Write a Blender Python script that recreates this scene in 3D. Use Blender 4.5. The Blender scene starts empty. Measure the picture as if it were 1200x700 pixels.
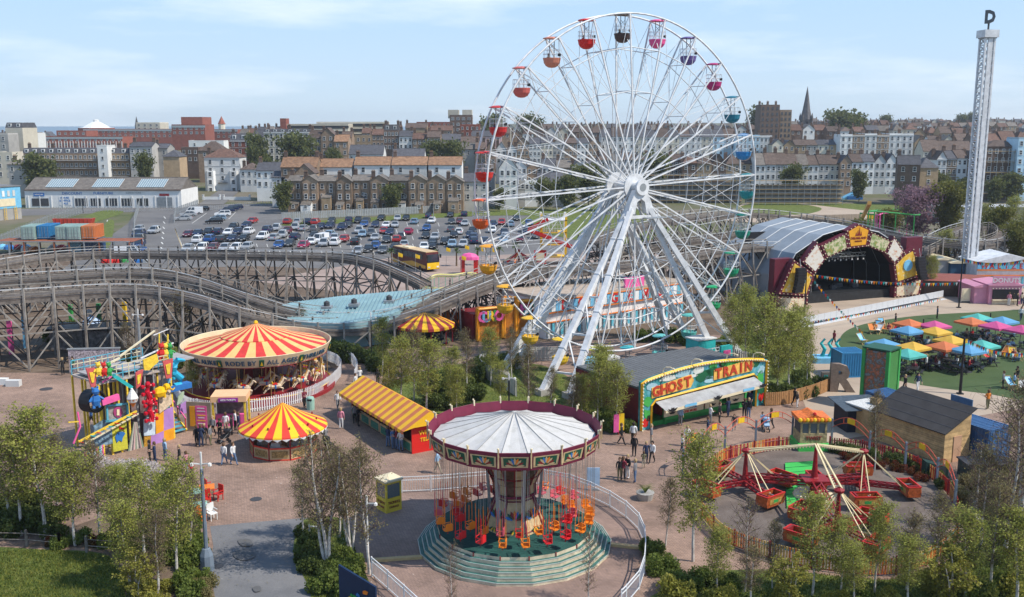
import bpy,math,random
from mathutils import Vector,Matrix,noise
R = random.Random(11)
S = bpy.context.scene
C = S.collection
pi = math.pi
# ---------------- camera ----------------
FPX,YH,CH = 1150.0,145.0,25.0        # focal length (px of 1200), horizon row, camera height
TH = math.atan((350-YH)/FPX)
cd = bpy.data.cameras.new('camera');cam = bpy.data.objects.new('camera',cd);C.objects.link(cam)
cam.location = (0,0,CH);cam.rotation_euler = (pi/2-TH,0,0)
cd.sensor_width = 36;cd.lens = 36*FPX/1200;cd.clip_start = .5;cd.clip_end = 9000
S.camera = cam
# ---------------- sky and sun ----------------
SUN_EL,SUN_AZ = math.radians(50),math.radians(-17)     # azimuth measured from +X (negative: behind the camera)
W = bpy.data.worlds.new('World');S.world = W;W.use_nodes = True
nt = W.node_tree;bg = nt.nodes['Background']
sky = nt.nodes.new('ShaderNodeTexSky');sky.sky_type = 'NISHITA';sky.sun_disc = False
sky.sun_elevation = SUN_EL;sky.sun_rotation = pi/2-SUN_AZ;sky.air_density = 1.0;sky.dust_density = .5;sky.ozone_density = 1.6
tcw = nt.nodes.new('ShaderNodeTexCoord');mpw = nt.nodes.new('ShaderNodeMapping')
mpw.inputs['Scale'].default_value = (1.1,1.1,6.5);mpw.inputs['Rotation'].default_value = (.0,.22,0)
nzw = nt.nodes.new('ShaderNodeTexNoise');nzw.inputs['Scale'].default_value = 2.2;nzw.inputs['Detail'].default_value = 9;nzw.inputs['Roughness'].default_value = .58
crw = nt.nodes.new('ShaderNodeValToRGB');crw.color_ramp.elements[0].position = .51;crw.color_ramp.elements[1].position = .78
mxw = nt.nodes.new('ShaderNodeMix');mxw.data_type = 'RGBA';mxw.inputs[7].default_value = (5.9,6.25,6.6,1)
mlw = nt.nodes.new('ShaderNodeMath');mlw.operation = 'MULTIPLY';mlw.inputs[1].default_value = .8
L = nt.links.new
L(tcw.outputs['Generated'],mpw.inputs[0]);L(mpw.outputs[0],nzw.inputs[0]);L(nzw.outputs[0],crw.inputs[0])
L(crw.outputs[0],mlw.inputs[0]);L(mlw.outputs[0],mxw.inputs[0])
sxw = nt.nodes.new('ShaderNodeSeparateXYZ');grw = nt.nodes.new('ShaderNodeValToRGB');hzw = nt.nodes.new('ShaderNodeMix');hzw.data_type = 'RGBA';hzw.inputs[0].default_value = .9
ge = grw.color_ramp.elements;ge[0].position = 0;ge[0].color = (.47,.595,.72,1);ge[1].position = .9;ge[1].color = (.10,.23,.50,1)
for gp,gc in ((.07,(.42,.58,.77,1)),(.16,(.355,.545,.79,1)),(.35,(.235,.41,.66,1))): q = ge.new(gp);q.color = gc
scw = nt.nodes.new('ShaderNodeVectorMath');scw.operation = 'SCALE';scw.inputs['Scale'].default_value = 7.0
L(tcw.outputs['Generated'],sxw.inputs[0]);L(sxw.outputs[2],grw.inputs[0]);L(grw.outputs[0],scw.inputs[0]);L(scw.outputs[0],hzw.inputs[7]);L(sky.outputs[0],hzw.inputs[6])
L(hzw.outputs[2],mxw.inputs[6]);L(mxw.outputs[2],bg.inputs[0])
bg.inputs[1].default_value = .13
sd = bpy.data.lights.new('sun','SUN');sd.energy = 3.6;sd.angle = math.radians(.6);sd.color = (1,.93,.83)
so = bpy.data.objects.new('sun',sd);C.objects.link(so)
sv = Vector((math.cos(SUN_EL)*math.cos(SUN_AZ),math.cos(SUN_EL)*math.sin(SUN_AZ),math.sin(SUN_EL)))
so.rotation_euler = sv.to_track_quat('Z','Y').to_euler()
S.view_settings.view_transform = 'Standard';S.view_settings.look = 'None';S.view_settings.exposure = .55;S.view_settings.gamma = 1
S.cycles.max_bounces = 5;S.cycles.diffuse_bounces = 2;S.cycles.glossy_bounces = 2;S.cycles.transparent_max_bounces = 6
# ---------------- photo pixel (1200 x 700) -> place ----------------
def ray(px,py):
 x,y = (px-600)/FPX,(350-py)/FPX
 return x,math.cos(TH)+y*math.sin(TH),-math.sin(TH)+y*math.cos(TH)
def P(px,py,z=0.):                       # point on the level plane z seen at a photo pixel
 x,y,k = ray(px,py);t = (z-CH)/k
 return Vector((x*t,y*t,z))
def PD(px,py,D):                         # point at forward distance D
 x,y,k = ray(px,py);t = D/y
 return Vector((x*t,D,CH+k*t))
def ter(x,y):                             # terrain height
 if x < -60 and y > 1050: return -4
 K = ((0,0),(310,0),(400,3.5),(480,6.5),(700,11.5),(1000,17),(1500,24),(2500,27),(9000,27))
 s = .80+.28*min(1,max(0,(x/max(y,1)+.1)/.5))
 for (a,u),(b,v) in zip(K,K[1:]):
  if y <= b: return s*(u+(v-u)*(y-a)/(b-a)) if y > a else 0
 return s*27
# ---------------- materials ----------------
MC = {}
def mat(key,col,rough=.75,metal=0,var=.12,sc=1.5,bump=0,spec=.3,emit=0,trans=0,rnd=0):
 if key in MC: return MC[key]
 m = bpy.data.materials.new(key);m.use_nodes = True;n = m.node_tree;b = n.nodes['Principled BSDF']
 b.inputs['Roughness'].default_value = rough;b.inputs['Metallic'].default_value = metal
 b.inputs['Specular IOR Level'].default_value = spec
 c = (*col,1)
 if var:
  g = n.nodes.new('ShaderNodeNewGeometry');z = n.nodes.new('ShaderNodeTexNoise')
  z.inputs['Scale'].default_value = sc;z.inputs['Detail'].default_value = 5;z.inputs['Roughness'].default_value = .65
  r = n.nodes.new('ShaderNodeValToRGB');e = r.color_ramp.elements
  e[0].position = .3;e[1].position = .72
  e[0].color = (*[max(0,v*(1-var*1.6)) for v in col],1);e[1].color = (*[min(1,v*(1+var)) for v in col],1)
  n.links.new(g.outputs['Position'],z.inputs[0]);n.links.new(z.outputs[0],r.inputs[0]);n.links.new(r.outputs[0],b.inputs['Base Color'])
  if rnd:        # every object of this material keeps its own tone
   oi = n.nodes.new('ShaderNodeObjectInfo');hs = n.nodes.new('ShaderNodeHueSaturation');mr = n.nodes.new('ShaderNodeMapRange');mr.inputs[3].default_value = 1-rnd;mr.inputs[4].default_value = 1+rnd
   n.links.new(oi.outputs['Random'],mr.inputs[0]);n.links.new(mr.outputs[0],hs.inputs['Value']);n.links.new(r.outputs[0],hs.inputs['Color']);n.links.new(hs.outputs[0],b.inputs['Base Color'])
  if bump:
   u = n.nodes.new('ShaderNodeBump');u.inputs['Strength'].default_value = bump;u.inputs['Distance'].default_value = .05
   n.links.new(z.outputs[0],u.inputs['Height']);n.links.new(u.outputs[0],b.inputs['Normal'])
 else: b.inputs['Base Color'].default_value = c
 if trans:
  t = n.nodes.new('ShaderNodeBsdfTranslucent');t.inputs[0].default_value = c;x = n.nodes.new('ShaderNodeMixShader');x.inputs[0].default_value = trans
  if var: n.links.new(r.outputs[0],t.inputs[0])
  o = n.nodes['Material Output'];n.links.new(b.outputs[0],x.inputs[1]);n.links.new(t.outputs[0],x.inputs[2]);n.links.new(x.outputs[0],o.inputs[0])
 MC[key] = m;return m
def pave(key,c1,c2,mortar,bw=.22,bh=.11,big=.25,bsc=.08,msz=.012,rough=.85):   # block paving with soiling
 m = bpy.data.materials.new(key);m.use_nodes = True;n = m.node_tree;b = n.nodes['Principled BSDF'];b.inputs['Roughness'].default_value = rough
 b.inputs['Specular IOR Level'].default_value = .25
 g = n.nodes.new('ShaderNodeNewGeometry');mp = n.nodes.new('ShaderNodeMapping');mp.inputs['Rotation'].default_value = (0,0,.5)
 k = n.nodes.new('ShaderNodeTexBrick');k.inputs['Scale'].default_value = 1;k.inputs['Brick Width'].default_value = bw;k.inputs['Row Height'].default_value = bh
 k.inputs['Mortar Size'].default_value = msz;k.inputs['Color1'].default_value = (*c1,1);k.inputs['Color2'].default_value = (*c2,1);k.inputs['Mortar'].default_value = (*mortar,1)
 z = n.nodes.new('ShaderNodeTexNoise');z.inputs['Scale'].default_value = bsc;z.inputs['Detail'].default_value = 8;z.inputs['Roughness'].default_value = .7
 r = n.nodes.new('ShaderNodeValToRGB');r.color_ramp.elements[0].position = .36;r.color_ramp.elements[1].position = .62
 r.color_ramp.elements[0].color = (1-big,)*3+(1,);r.color_ramp.elements[1].color = (1+big*.35,)*3+(1,)
 x = n.nodes.new('ShaderNodeMix');x.data_type = 'RGBA';x.blend_type = 'MULTIPLY';x.inputs[0].default_value = 1
 n.links.new(g.outputs['Position'],mp.inputs[0]);n.links.new(mp.outputs[0],k.inputs[0]);n.links.new(g.outputs['Position'],z.inputs[0])
 n.links.new(z.outputs[0],r.inputs[0]);n.links.new(k.outputs[0],x.inputs[6]);n.links.new(r.outputs[0],x.inputs[7]);n.links.new(x.outputs[2],b.inputs['Base Color'])
 MC[key] = m;return m
def mottled(key,cols,pos,sc=.3,rough=.9,bump=0,bsc=None,sy=1):     # several tones through one noise ramp
 m = bpy.data.materials.new(key);m.use_nodes = True;n = m.node_tree;b = n.nodes['Principled BSDF'];b.inputs['Roughness'].default_value = rough
 b.inputs['Specular IOR Level'].default_value = .2
 g = n.nodes.new('ShaderNodeNewGeometry');mp = n.nodes.new('ShaderNodeMapping');mp.inputs['Scale'].default_value = (1,sy,1)
 z = n.nodes.new('ShaderNodeTexNoise');z.inputs['Scale'].default_value = sc;z.inputs['Detail'].default_value = 9;z.inputs['Roughness'].default_value = .72
 r = n.nodes.new('ShaderNodeValToRGB');e = r.color_ramp.elements
 while len(e) < len(cols): e.new(.5)
 for i,(c,p) in enumerate(zip(cols,pos)): e[i].position = p;e[i].color = (*c,1)
 n.links.new(g.outputs['Position'],mp.inputs[0]);n.links.new(mp.outputs[0],z.inputs[0]);n.links.new(z.outputs[0],r.inputs[0]);n.links.new(r.outputs[0],b.inputs['Base Color'])
 if bump:
  z2 = n.nodes.new('ShaderNodeTexNoise');z2.inputs['Scale'].default_value = bsc or sc*20;z2.inputs['Detail'].default_value = 4
  u = n.nodes.new('ShaderNodeBump');u.inputs['Strength'].default_value = bump;u.inputs['Distance'].default_value = .08
  n.links.new(g.outputs['Position'],z2.inputs[0]);n.links.new(z2.outputs[0],u.inputs['Height']);n.links.new(u.outputs[0],b.inputs['Normal'])
 MC[key] = m;return m
WHITE = mat('white_steel',(.68,.69,.70),.42,var=.16,sc=1.3)
CREAM = mat('cream_paint',(.72,.62,.42),.55,var=.08)
RED = mat('red_paint',(.55,.025,.02),.45);DRED = mat('dark_red_paint',(.23,.02,.025),.5)
MAROON = mat('maroon_paint',(.17,.02,.05),.55,sc=2);YEL = mat('yellow_paint',(.8,.50,.02),.5)
ORG = mat('orange_paint',(.75,.20,.02),.5);GRN = mat('green_paint',(.04,.30,.07),.5);DGRN = mat('dark_green_paint',(.015,.09,.05),.5)
BLUE = mat('blue_paint',(.03,.16,.45),.5);LBLUE = mat('light_blue_paint',(.18,.48,.70),.5);TEAL = mat('teal_paint',(.03,.42,.42),.5)
PINK = mat('pink_paint',(.80,.12,.35),.5);PURP = mat('purple_paint',(.20,.06,.30),.5);LILAC = mat('lilac_paint',(.45,.25,.60),.5)
BLACK = mat('black_paint',(.015,.015,.018),.5,var=0);GREY = mat('grey_steel',(.32,.34,.35),.45,metal=.3);DGREY = mat('dark_grey_paint',(.06,.06,.065),.6)
WOOD = mat('fence_timber',(.36,.21,.10),.8,var=.25,sc=4,rnd=.2);LWOOD = mat('pale_timber_cladding',(.52,.35,.17),.75,var=.2,sc=2.2,rnd=.22)
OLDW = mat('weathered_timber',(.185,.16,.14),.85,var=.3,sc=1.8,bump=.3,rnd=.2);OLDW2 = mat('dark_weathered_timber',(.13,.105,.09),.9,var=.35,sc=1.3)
GLASS = mat('dark_window_glass',(.03,.04,.05),.08,var=0,spec=.8);SKIN = mat('skin',(.52,.32,.23),.6,var=0)
CONC = mat('concrete',(.38,.36,.33),.85,var=.15,sc=1)
# ---------------- mesh builder ----------------
def rz(a): return Matrix.Rotation(a,4,'Z')
class MB:
 def __init__(s): s.v = [];s.f = [];s.m = [];s.ms = []
 def mi(s,m):
  if m not in s.ms: s.ms.append(m)
  return s.ms.index(m)
 def add(s,vs,fs,m):
  o = len(s.v);s.v += [tuple(v) for v in vs];k = s.mi(m)
  for f in fs: s.f.append(tuple(i+o for i in f));s.m.append(k)
  return s
 def box(s,c,d,m,rot=0,M4=None):
  hx,hy,hz = d[0]/2,d[1]/2,d[2]/2
  vs = [Vector((x,y,z)) for z in (-hz,hz) for x,y in ((-hx,-hy),(hx,-hy),(hx,hy),(-hx,hy))]
  T = Matrix.Translation(c) @ (M4 if M4 else rz(rot))
  return s.add([T @ v for v in vs],[(3,2,1,0),(4,5,6,7),(0,1,5,4),(1,2,6,5),(2,3,7,6),(3,0,4,7)],m)
 def bar(s,p,q,w,m,h=None,n=4,w2=None,up=None):          # prism of n sides between two points (n=4 : w wide, h high)
  p,q = Vector(p),Vector(q);d = q-p
  if d.length < 1e-6: return s
  d.normalize();u = Vector(up) if up else (Vector((0,0,1)) if abs(d.z) < .95 else Vector((0,1,0)))
  a = d.cross(u).normalized();b = a.cross(d).normalized();vs = []
  for pt,ww in ((p,w),(q,w if w2 is None else w2)):
   hh = (h if h else w)*(ww/w)
   for i in range(n):
    if n == 4: cx,cy = ((-.5,-.5),(.5,-.5),(.5,.5),(-.5,.5))[i];vs.append(pt+a*cx*ww+b*cy*hh)
    else: t = 2*pi*i/n;vs.append(pt+a*math.cos(t)*ww/2+b*math.sin(t)*ww/2)
  return s.add(vs,[tuple(range(n-1,-1,-1)),tuple(range(n,2*n))]+[(i,(i+1) % n,(i+1) % n+n,i+n) for i in range(n)],m)
 def tube(s,pts,w,m,n=5,closed=False,w2=None):
  pts = [Vector(p) for p in pts];N = len(pts);vs = [];fs = []
  for i,p in enumerate(pts):
   d = (pts[(i+1) % N]-pts[i-1]) if closed or 0 < i < N-1 else (pts[1]-pts[0] if i == 0 else pts[-1]-pts[-2])
   d.normalize();u = Vector((0,0,1)) if abs(d.z) < .97 else Vector((0,1,0));a = d.cross(u).normalized();b = a.cross(d)
   r = (w+(w2-w)*i/(N-1) if w2 is not None else w)/2
   vs += [p+a*math.cos(2*pi*k/n)*r+b*math.sin(2*pi*k/n)*r for k in range(n)]
  for i in range(N if closed else N-1):
   j = (i+1) % N
   fs += [(i*n+k,i*n+(k+1) % n,j*n+(k+1) % n,j*n+k) for k in range(n)]
  if not closed: fs += [tuple(range(n-1,-1,-1)),tuple((N-1)*n+k for k in range(n))]
  return s.add(vs,fs,m)
 def lathe(s,prof,n,m,c=(0,0,0),a0=0,a1=2*pi,mats=None,sx=1,sy=1):   # profile of (radius, z); mats(k, ring) picks a material
  full = abs(a1-a0-2*pi) < 1e-6;nn = n if full else n+1;vs = []
  for r,z in prof: vs += [(c[0]+r*math.cos(a0+(a1-a0)*k/n)*sx,c[1]+r*math.sin(a0+(a1-a0)*k/n)*sy,c[2]+z) for k in range(nn)]
  o = len(s.v);s.v += vs
  for j in range(len(prof)-1):
   for k in range(n):
    k2 = (k+1) % nn
    s.f.append((o+j*nn+k,o+j*nn+k2,o+(j+1)*nn+k2,o+(j+1)*nn+k));s.m.append(s.mi(mats(k,j) if mats else m))
  return s
 def prism(s,poly,h,m,T=None,z0=0):                       # outline (x, y) extruded along z
  n = len(poly);T = T or Matrix();vs = [T @ Vector((x,y,z0)) for x,y in poly]+[T @ Vector((x,y,z0+h)) for x,y in poly]
  return s.add(vs,[tuple(range(n-1,-1,-1)),tuple(range(n,2*n))]+[(i,(i+1) % n,(i+1) % n+n,i+n) for i in range(n)],m)
 def ball(s,c,r,m,n=8,sc=(1,1,1)):
  pr = [(r*math.sin(pi*i/(n//2)),-r*math.cos(pi*i/(n//2))*sc[2]) for i in range(n//2+1)]
  return s.lathe(pr,n,m,c,sx=sc[0],sy=sc[1])
 def mesh(s,name):
  me = bpy.data.meshes.new(name);me.from_pydata(s.v,[],s.f)
  for m in s.ms: me.materials.append(m)
  me.polygons.foreach_set('material_index',s.m);me.update();return me
 def build(s,name,par=None,smooth=False,label=None):
  me = s.mesh(name)
  if smooth: me.polygons.foreach_set('use_smooth',[True]*len(me.polygons))
  o = bpy.data.objects.new(name,me);C.objects.link(o)
  if par: o.parent = par
  if label: o['label'] = label
  return o
def UP(x=0,y=0,z=0,a=0):   # matrix: local XY outline stands upright, local x along heading a, local y = up, thickness to the front
 return Matrix.Translation((x,y,z)) @ rz(a) @ Matrix.Rotation(pi/2,4,'X')
def part(name,me,par,loc=(0,0,0),rot=(0,0,0),sc=None,label=None):
 o = bpy.data.objects.new(name,me);C.objects.link(o);o.parent = par;o.location = loc;o.rotation_euler = rot
 if sc is not None: o.scale = sc if hasattr(sc,'__len__') else (sc,)*3
 if label: o['label'] = label
 return o
def thing(name,label,cat,loc=(0,0,0),rot=0,group=None):
 o = bpy.data.objects.new(name,None);C.objects.link(o);o.location = loc;o.rotation_euler = (0,0,rot);o.empty_display_size = .2
 o['label'] = label;o['category'] = cat
 if group: o['group'] = group
 return o
def bar1(name,par,p,q,w,m,h=None,n=4,w2=None,label=None): return MB().bar(p,q,w,m,h,n,w2).build(name,par,label=label)
def tag(o,label,cat,group=None):
 o['label'] = label;o['category'] = cat
 if group: o['group'] = group
 return o
def kids(o): return KID.get(o.name,())
KID = {}
def snap(root):                     # remember the children of a finished prototype
 KID.clear()
 for o in bpy.data.objects:
  if o.parent: KID.setdefault(o.parent.name,[]).append(o)
def dup(o,par=None):
 c = o.copy();C.objects.link(c)
 if par: c.parent = par
 for k in kids(o): dup(k,c)
 return c
def put(root,loc,rot,label,group=None,sc=None):
 c = dup(root);c.location = loc;c.rotation_euler = (0,0,rot);c['label'] = label
 if group: c['group'] = group
 if sc: c.scale = (sc,)*3 if not hasattr(sc,'__len__') else sc
 return c
def struct(o): o['kind'] = 'structure';return o
def stuff(o): o['kind'] = 'stuff';return o
def textmesh(txt,size,m,depth=.02,bold=.01,space=1.0):
 cu = bpy.data.curves.new('t','FONT');cu.body = txt;cu.size = size;cu.extrude = depth;cu.offset = bold*size;cu.align_x = 'CENTER';cu.align_y = 'CENTER'
 cu.resolution_u = 2;cu.space_character = space
 o = bpy.data.objects.new('t',cu);me = bpy.data.meshes.new_from_object(o);me.name = 'lettering'
 me.materials.clear();me.materials.append(m);bpy.data.objects.remove(o);bpy.data.curves.remove(cu);return me
def letter(txt,size,m,par,loc,rot,bold=.012,depth=.02,sx=1,label=None,name='lettering'):
 return part(name,textmesh(txt,size,m,depth,bold),par,loc,rot,(sx,1,1),label)
ORD = 'first second third fourth fifth sixth seventh eighth ninth tenth eleventh twelfth thirteenth fourteenth fifteenth sixteenth seventeenth eighteenth nineteenth twentieth'.split()
def ordn(i): return ORD[i] if i < 20 else (('twenty','thirty','forty','fifty','sixty')[i//10-2]+('-'+ORD[i % 10] if (i+1) % 10 else '')) if (i+1) % 10 else ('thirtieth','fortieth','fiftieth','sixtieth')[(i+1)//10-3]
def ordn(i):
 n = i+1
 if n <= 20: return ORD[n-1]
 t,u = divmod(n,10);T = {2: 'twent',3: 'thirt',4: 'fort',5: 'fift',6: 'sixt'}[t]
 return T+'ieth' if u == 0 else T+'y-'+ORD[u-1]
ZS = 0
def sheet(name,pts,z,m,kind='structure'):
 global ZS
 z = ZS = ZS+.0025
 o = MB().add([(p[0],p[1],z) for p in pts],[tuple(range(len(pts)))],m).build(name);o['kind'] = kind;return o
def gpoly(*pp): return [P(x,y) for x,y in pp]
def smooth_path(pts,n=6,closed=False):          # Catmull-Rom through Vectors
 out = [];N = len(pts)
 for i in range(N if closed else N-1):
  p0 = pts[i-1] if (i > 0 or closed) else pts[0];p1 = pts[i];p2 = pts[(i+1) % N];p3 = pts[(i+2) % N] if (i+2 < N or closed) else pts[-1]
  for k in range(n):
   t = k/n;out.append(.5*((2*p1)+(p2-p0)*t+(2*p0-5*p1+4*p2-p3)*t*t+(3*p1-p0-3*p2+p3)*t**3))
 if not closed: out.append(pts[-1].copy())
 return out
def resample(pts,step):
 out = [pts[0].copy()];need = step
 for a,b in zip(pts,pts[1:]):
  l = (b-a).length;t = 0
  while l-t >= need: t += need;out.append(a+(b-a)*(t/l));need = step
  need -= l-t
 return out
# =====================================================  THE SETTING
GM = mottled('rough_ground',[(.05,.07,.02),(.10,.11,.045),(.15,.13,.09),(.20,.17,.13)],[.3,.45,.55,.7],.02)
def terrain():
 ys = [-60,0,40,80,120,160,200,240,280,310,325,340,355,370,385,400,420,440,460,480,510,540,580,620,660,700,760,830,900,1000,1100,1250,1400,1600,1900,2300,2900,4000,6000,8500]
 N = 60;v = [];f = []
 for y in ys:
  for i in range(N+1):
   x = (i/N-.5)*2*(260+max(0,y)*1.1);v.append((x,y,ter(x,y)))
 for j in range(len(ys)-1):
  for i in range(N): a = j*(N+1)+i;f.append((a,a+1,a+N+2,a+N+1))
 return struct(MB().add(v,f,GM).build('ground',smooth=True))
terrain()
SEA = mat('sea_water',(.10,.17,.22),.35,var=.1,sc=.01,spec=.5)
struct(MB().add([(-9000,1000,-.4),(-40,1000,-.4),(-40,8900,-.4),(-9000,8900,-.4)],[(0,1,2,3)],SEA).build('sea'))
PLAZA = pave('brick_paving',(.37,.245,.185),(.28,.185,.14),(.165,.125,.10),.26,.13,.42,.16)
TARMAC = mottled('worn_tarmac',[(.10,.10,.105),(.145,.145,.15),(.18,.178,.18),(.205,.20,.20)],[.28,.45,.6,.75],.22,bump=.3)
ASPH = mottled('car_park_asphalt',[(.10,.098,.098),(.135,.13,.128),(.165,.158,.152),(.19,.18,.172)],[.3,.45,.58,.72],.05,bump=.2,bsc=6)
SAND = mottled('buff_concrete',[(.30,.24,.18),(.38,.30,.23),(.42,.34,.26),(.46,.38,.30)],[.3,.45,.6,.75],.12,bump=.2)
GRASS = mottled('mown_grass',[(.055,.08,.018),(.095,.125,.026),(.135,.16,.038),(.18,.18,.06)],[.32,.46,.56,.7],.9,bump=.6,bsc=14)
TURF = mottled('artificial_turf',[(.045,.07,.025),(.06,.095,.035),(.07,.105,.04),(.085,.115,.05)],[.3,.45,.6,.75],.25,bump=.3,bsc=20)
SOIL = mottled('bare_soil',[(.07,.05,.035),(.12,.085,.06),(.17,.125,.09),(.21,.16,.12)],[.3,.45,.58,.72],.35,bump=.5,bsc=7)
DECKP = mottled('ride_enclosure_paving',[(.09,.075,.065),(.13,.105,.09),(.17,.14,.12),(.21,.17,.145)],[.3,.45,.6,.75],.5,bump=.3)
LINE = mat('road_marking_paint',(.62,.61,.56),.7,var=.2,sc=1)
YLINE = mat('worn_yellow_line_paint',(.55,.42,.22),.7,var=.3,sc=1)
sheet('plaza_paving',[(-110,20),(120,20),(120,118),(60,122),(-20,112),(-110,108)],.004,PLAZA)
sheet('ground_under_the_coaster',[(-130,100),(-20,96),(-14,108),(60,122),(120,140),(120,215),(10,215),(-130,185)],.003,SOIL)
sheet('car_park',gpoly((70,318),(150,262),(163,243),(240,236),(318,233),(340,263),(560,250),(600,250),(680,262),(780,300),(560,322),(300,312)),.008,ASPH)
sheet('road',gpoly((-60,256),(-60,246),(150,243),(210,241),(330,230),(600,232),(600,238),(335,240),(240,246),(150,249)),.012,ASPH)
def hill_strip(name,pp,m,dz=.15,n=14):      # a lane lying on the sloping hill
 a,b = pp;vs = [];fs = []
 for i in range(n+1):
  for q in (a,b):
   p = Vector(q[0]).lerp(Vector(q[1]),i/n);vs.append((p.x,p.y,ter(p.x,p.y)+dz))
 for i in range(n): fs.append((2*i,2*i+1,2*i+3,2*i+2))
 o = MB().add(vs,fs,m).build(name);o['kind'] = 'structure'
hill_strip('side_street',(((-98,306),(-118,440)),((-90,306),(-111,440))),ASPH)
sheet('asphalt_path',[P(*p) for p in ((232,740),(250,640),(246,617),(300,612),(362,607),(350,640),(366,700),(372,740))],.010,TARMAC)
PINKP = mottled('pinkish_paving',[(.24,.18,.15),(.30,.225,.19),(.35,.27,.23),(.38,.30,.26)],[.3,.45,.6,.75],.15)
sheet('coach_forecourt',gpoly((300,330),(470,300),(560,300),(760,292),(820,330),(560,372),(420,345)),.012,PINKP)
sheet('stage_apron',gpoly((860,372),(905,358),(1000,352),(1080,342),(1260,330),(1300,500),(1200,478),(1080,500),(960,520),(930,440),(862,392)),.008,SAND)
def disc(name,pp,z,m):
 return sheet(name,[(p.x,p.y) for p in smooth_path([P(*q) for q in pp],8,True)],z,m)
disc('artificial_turf_lawn',((983,403),(1000,384),(1060,372),(1150,366),(1260,364),(1330,410),(1260,470),(1150,461),(1060,448),(1000,430)),.014,TURF)
disc('lawn',((-60,648),(60,645),(128,652),(170,690),(190,760),(40,770),(-90,740)),.012,GRASS)
disc('shrub_bed',((30,640),(150,600),(232,628),(250,690),(252,760),(170,760),(130,655),(60,640)),.010,SOIL)
disc('lawn',((352,614),(375,606),(405,612),(418,650),(440,700),(455,760),(380,760),(362,690),(344,650)),.010,GRASS)
disc('lawn',((425,470),(480,440),(560,425),(640,430),(700,470),(690,492),(640,496),(560,490),(470,480)),.012,GRASS)
disc('lawn',((770,745),(800,680),(900,668),(1040,680),(1120,655),(1150,610),(1140,560),(1220,540),(1330,600),(1330,760)),.012,GRASS)
disc('lawn',((860,400),(905,385),(935,400),(950,440),(940,466),(900,468),(880,440)),.012,GRASS)
disc('shrub_bed',((975,545),(985,520),(1040,535),(1100,550),(1120,575),(1090,562),(1030,545)),.012,SOIL)
# swing-ride enclosure and twist-ride enclosure
disc('swing_ride_enclosure',((438,592),(500,574),(600,568),(690,576),(740,602),(752,640),(735,690),(690,745),(480,745),(440,680),(428,630)),.010,pave('enclosure_paving',(.33,.225,.18),(.27,.185,.15),(.17,.125,.11),.26,.13,.32,.2))
disc('twist_ride_enclosure',((826,560),(850,537),(900,528),(985,528),(1060,545),(1105,580),(1112,620),(1070,655),(980,668),(900,660),(845,625)),.012,DECKP)
# curved slabbed path at lower right
cp = smooth_path([P(*q) for q in ((1115,570),(1150,600),(1158,632),(1130,668),(1060,690))],7)
b = MB();PB = mat('pale_path_slabs',(.30,.27,.25),.85,var=.2)
for i in range(len(cp)-1):
 d = (cp[i+1]-cp[i]);n = Vector((-d.y,d.x,0)).normalized()*.65;a = cp[i]+d*.03;e = cp[i+1]-d*.03
 b.add([v+Vector((0,0,.03)) for v in (a-n,e-n,e+n,a+n)]+[v+Vector((0,0,.0)) for v in (a-n,e-n,e+n,a+n)],[(0,1,2,3),(4,5,1,0),(6,7,3,2)],PB)
struct(b.build('path'))
# far green with its buff paths
sheet('gravel_path',gpoly((850,259),(866,242),(880,232),(960,229),(1100,234),(1110,248),(1040,258),(900,262)),.012,SAND)
disc('green',((862,246),(885,238),(925,238),(962,244),(945,251),(890,252)),.02,GRASS)
disc('green',((928,236),(955,230.5),(1010,230.5),(1090,234),(1110,243),(1050,249),(985,244)),.02,GRASS)
disc('grass_bank',((335,262),(420,256),(560,248),(640,246),(680,252),(560,253.5),(420,261),(345,265)),.02,GRASS)
disc('grass_bank',((610,262),(650,246),(720,240),(790,262),(760,282),(690,284)),.02,GRASS)
disc('grass_verge',((92,258),(120,247),(145,249),(110,262),(88,275),(70,276)),.02,GRASS)
disc('grass_verge',((118,272),(128,258),(134,262),(128,290),(118,288)),.02,GRASS)
# markings of the car park
b = MB()
def line(p,q,w,m=LINE,z=.02): b.bar(P(*p)+Vector((0,0,z)),P(*q)+Vector((0,0,z)),w,m,.006)
for i in range(9): y = 254+i*6;line((186-i*.6+6,y),(187-i*.6+7,y+2.4),.25)
for (xa,ya,xb,yb) in ((268,257,276,249),(225,262,242,250),(205,268,216,294)): line((xa,ya),(xb,yb),.15)
for (y,xa,xb) in ((261,440,640),(269,330,620),(277,300,560),(286,215,620),(294,230,470)):
 x = xa
 while x < xb: line((x,y),(x+1.5,y+4.5),.12);x += 12.2
for i in range(12): line((126-i*.4,258+i*3.2),(125.4-i*.4,260+i*3.2),.2)
struct(b.build('painted_bay_lines'))
b = MB();line((205,268),(214,292),.2,YLINE);struct(b.build('painted_edge_line'))
# drain covers and patches on the paving
b = MB()
for (x,y,r) in ((54,456,.6),(255,664,.35),(640,548,.4),(720,590,.35),(300,585,.4)):
 p = P(x,y,.015);b.lathe([(r,0),(r,.01),(0,.01)],12,DGREY,p)
struct(b.build('drain_covers'))
PATCH = mottled('dark_damp_patches',[(.09,.09,.092),(.11,.11,.112),(.12,.12,.12)],[.3,.5,.7],1)
for pp in (((274,648),(290,644),(300,652),(288,658),(276,655)),((279,634),(292,633),(296,640),(284,641)),((296,690),(304,688),(306,693),(299,695))): disc('tarmac_patch',pp,.014,PATCH)
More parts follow.
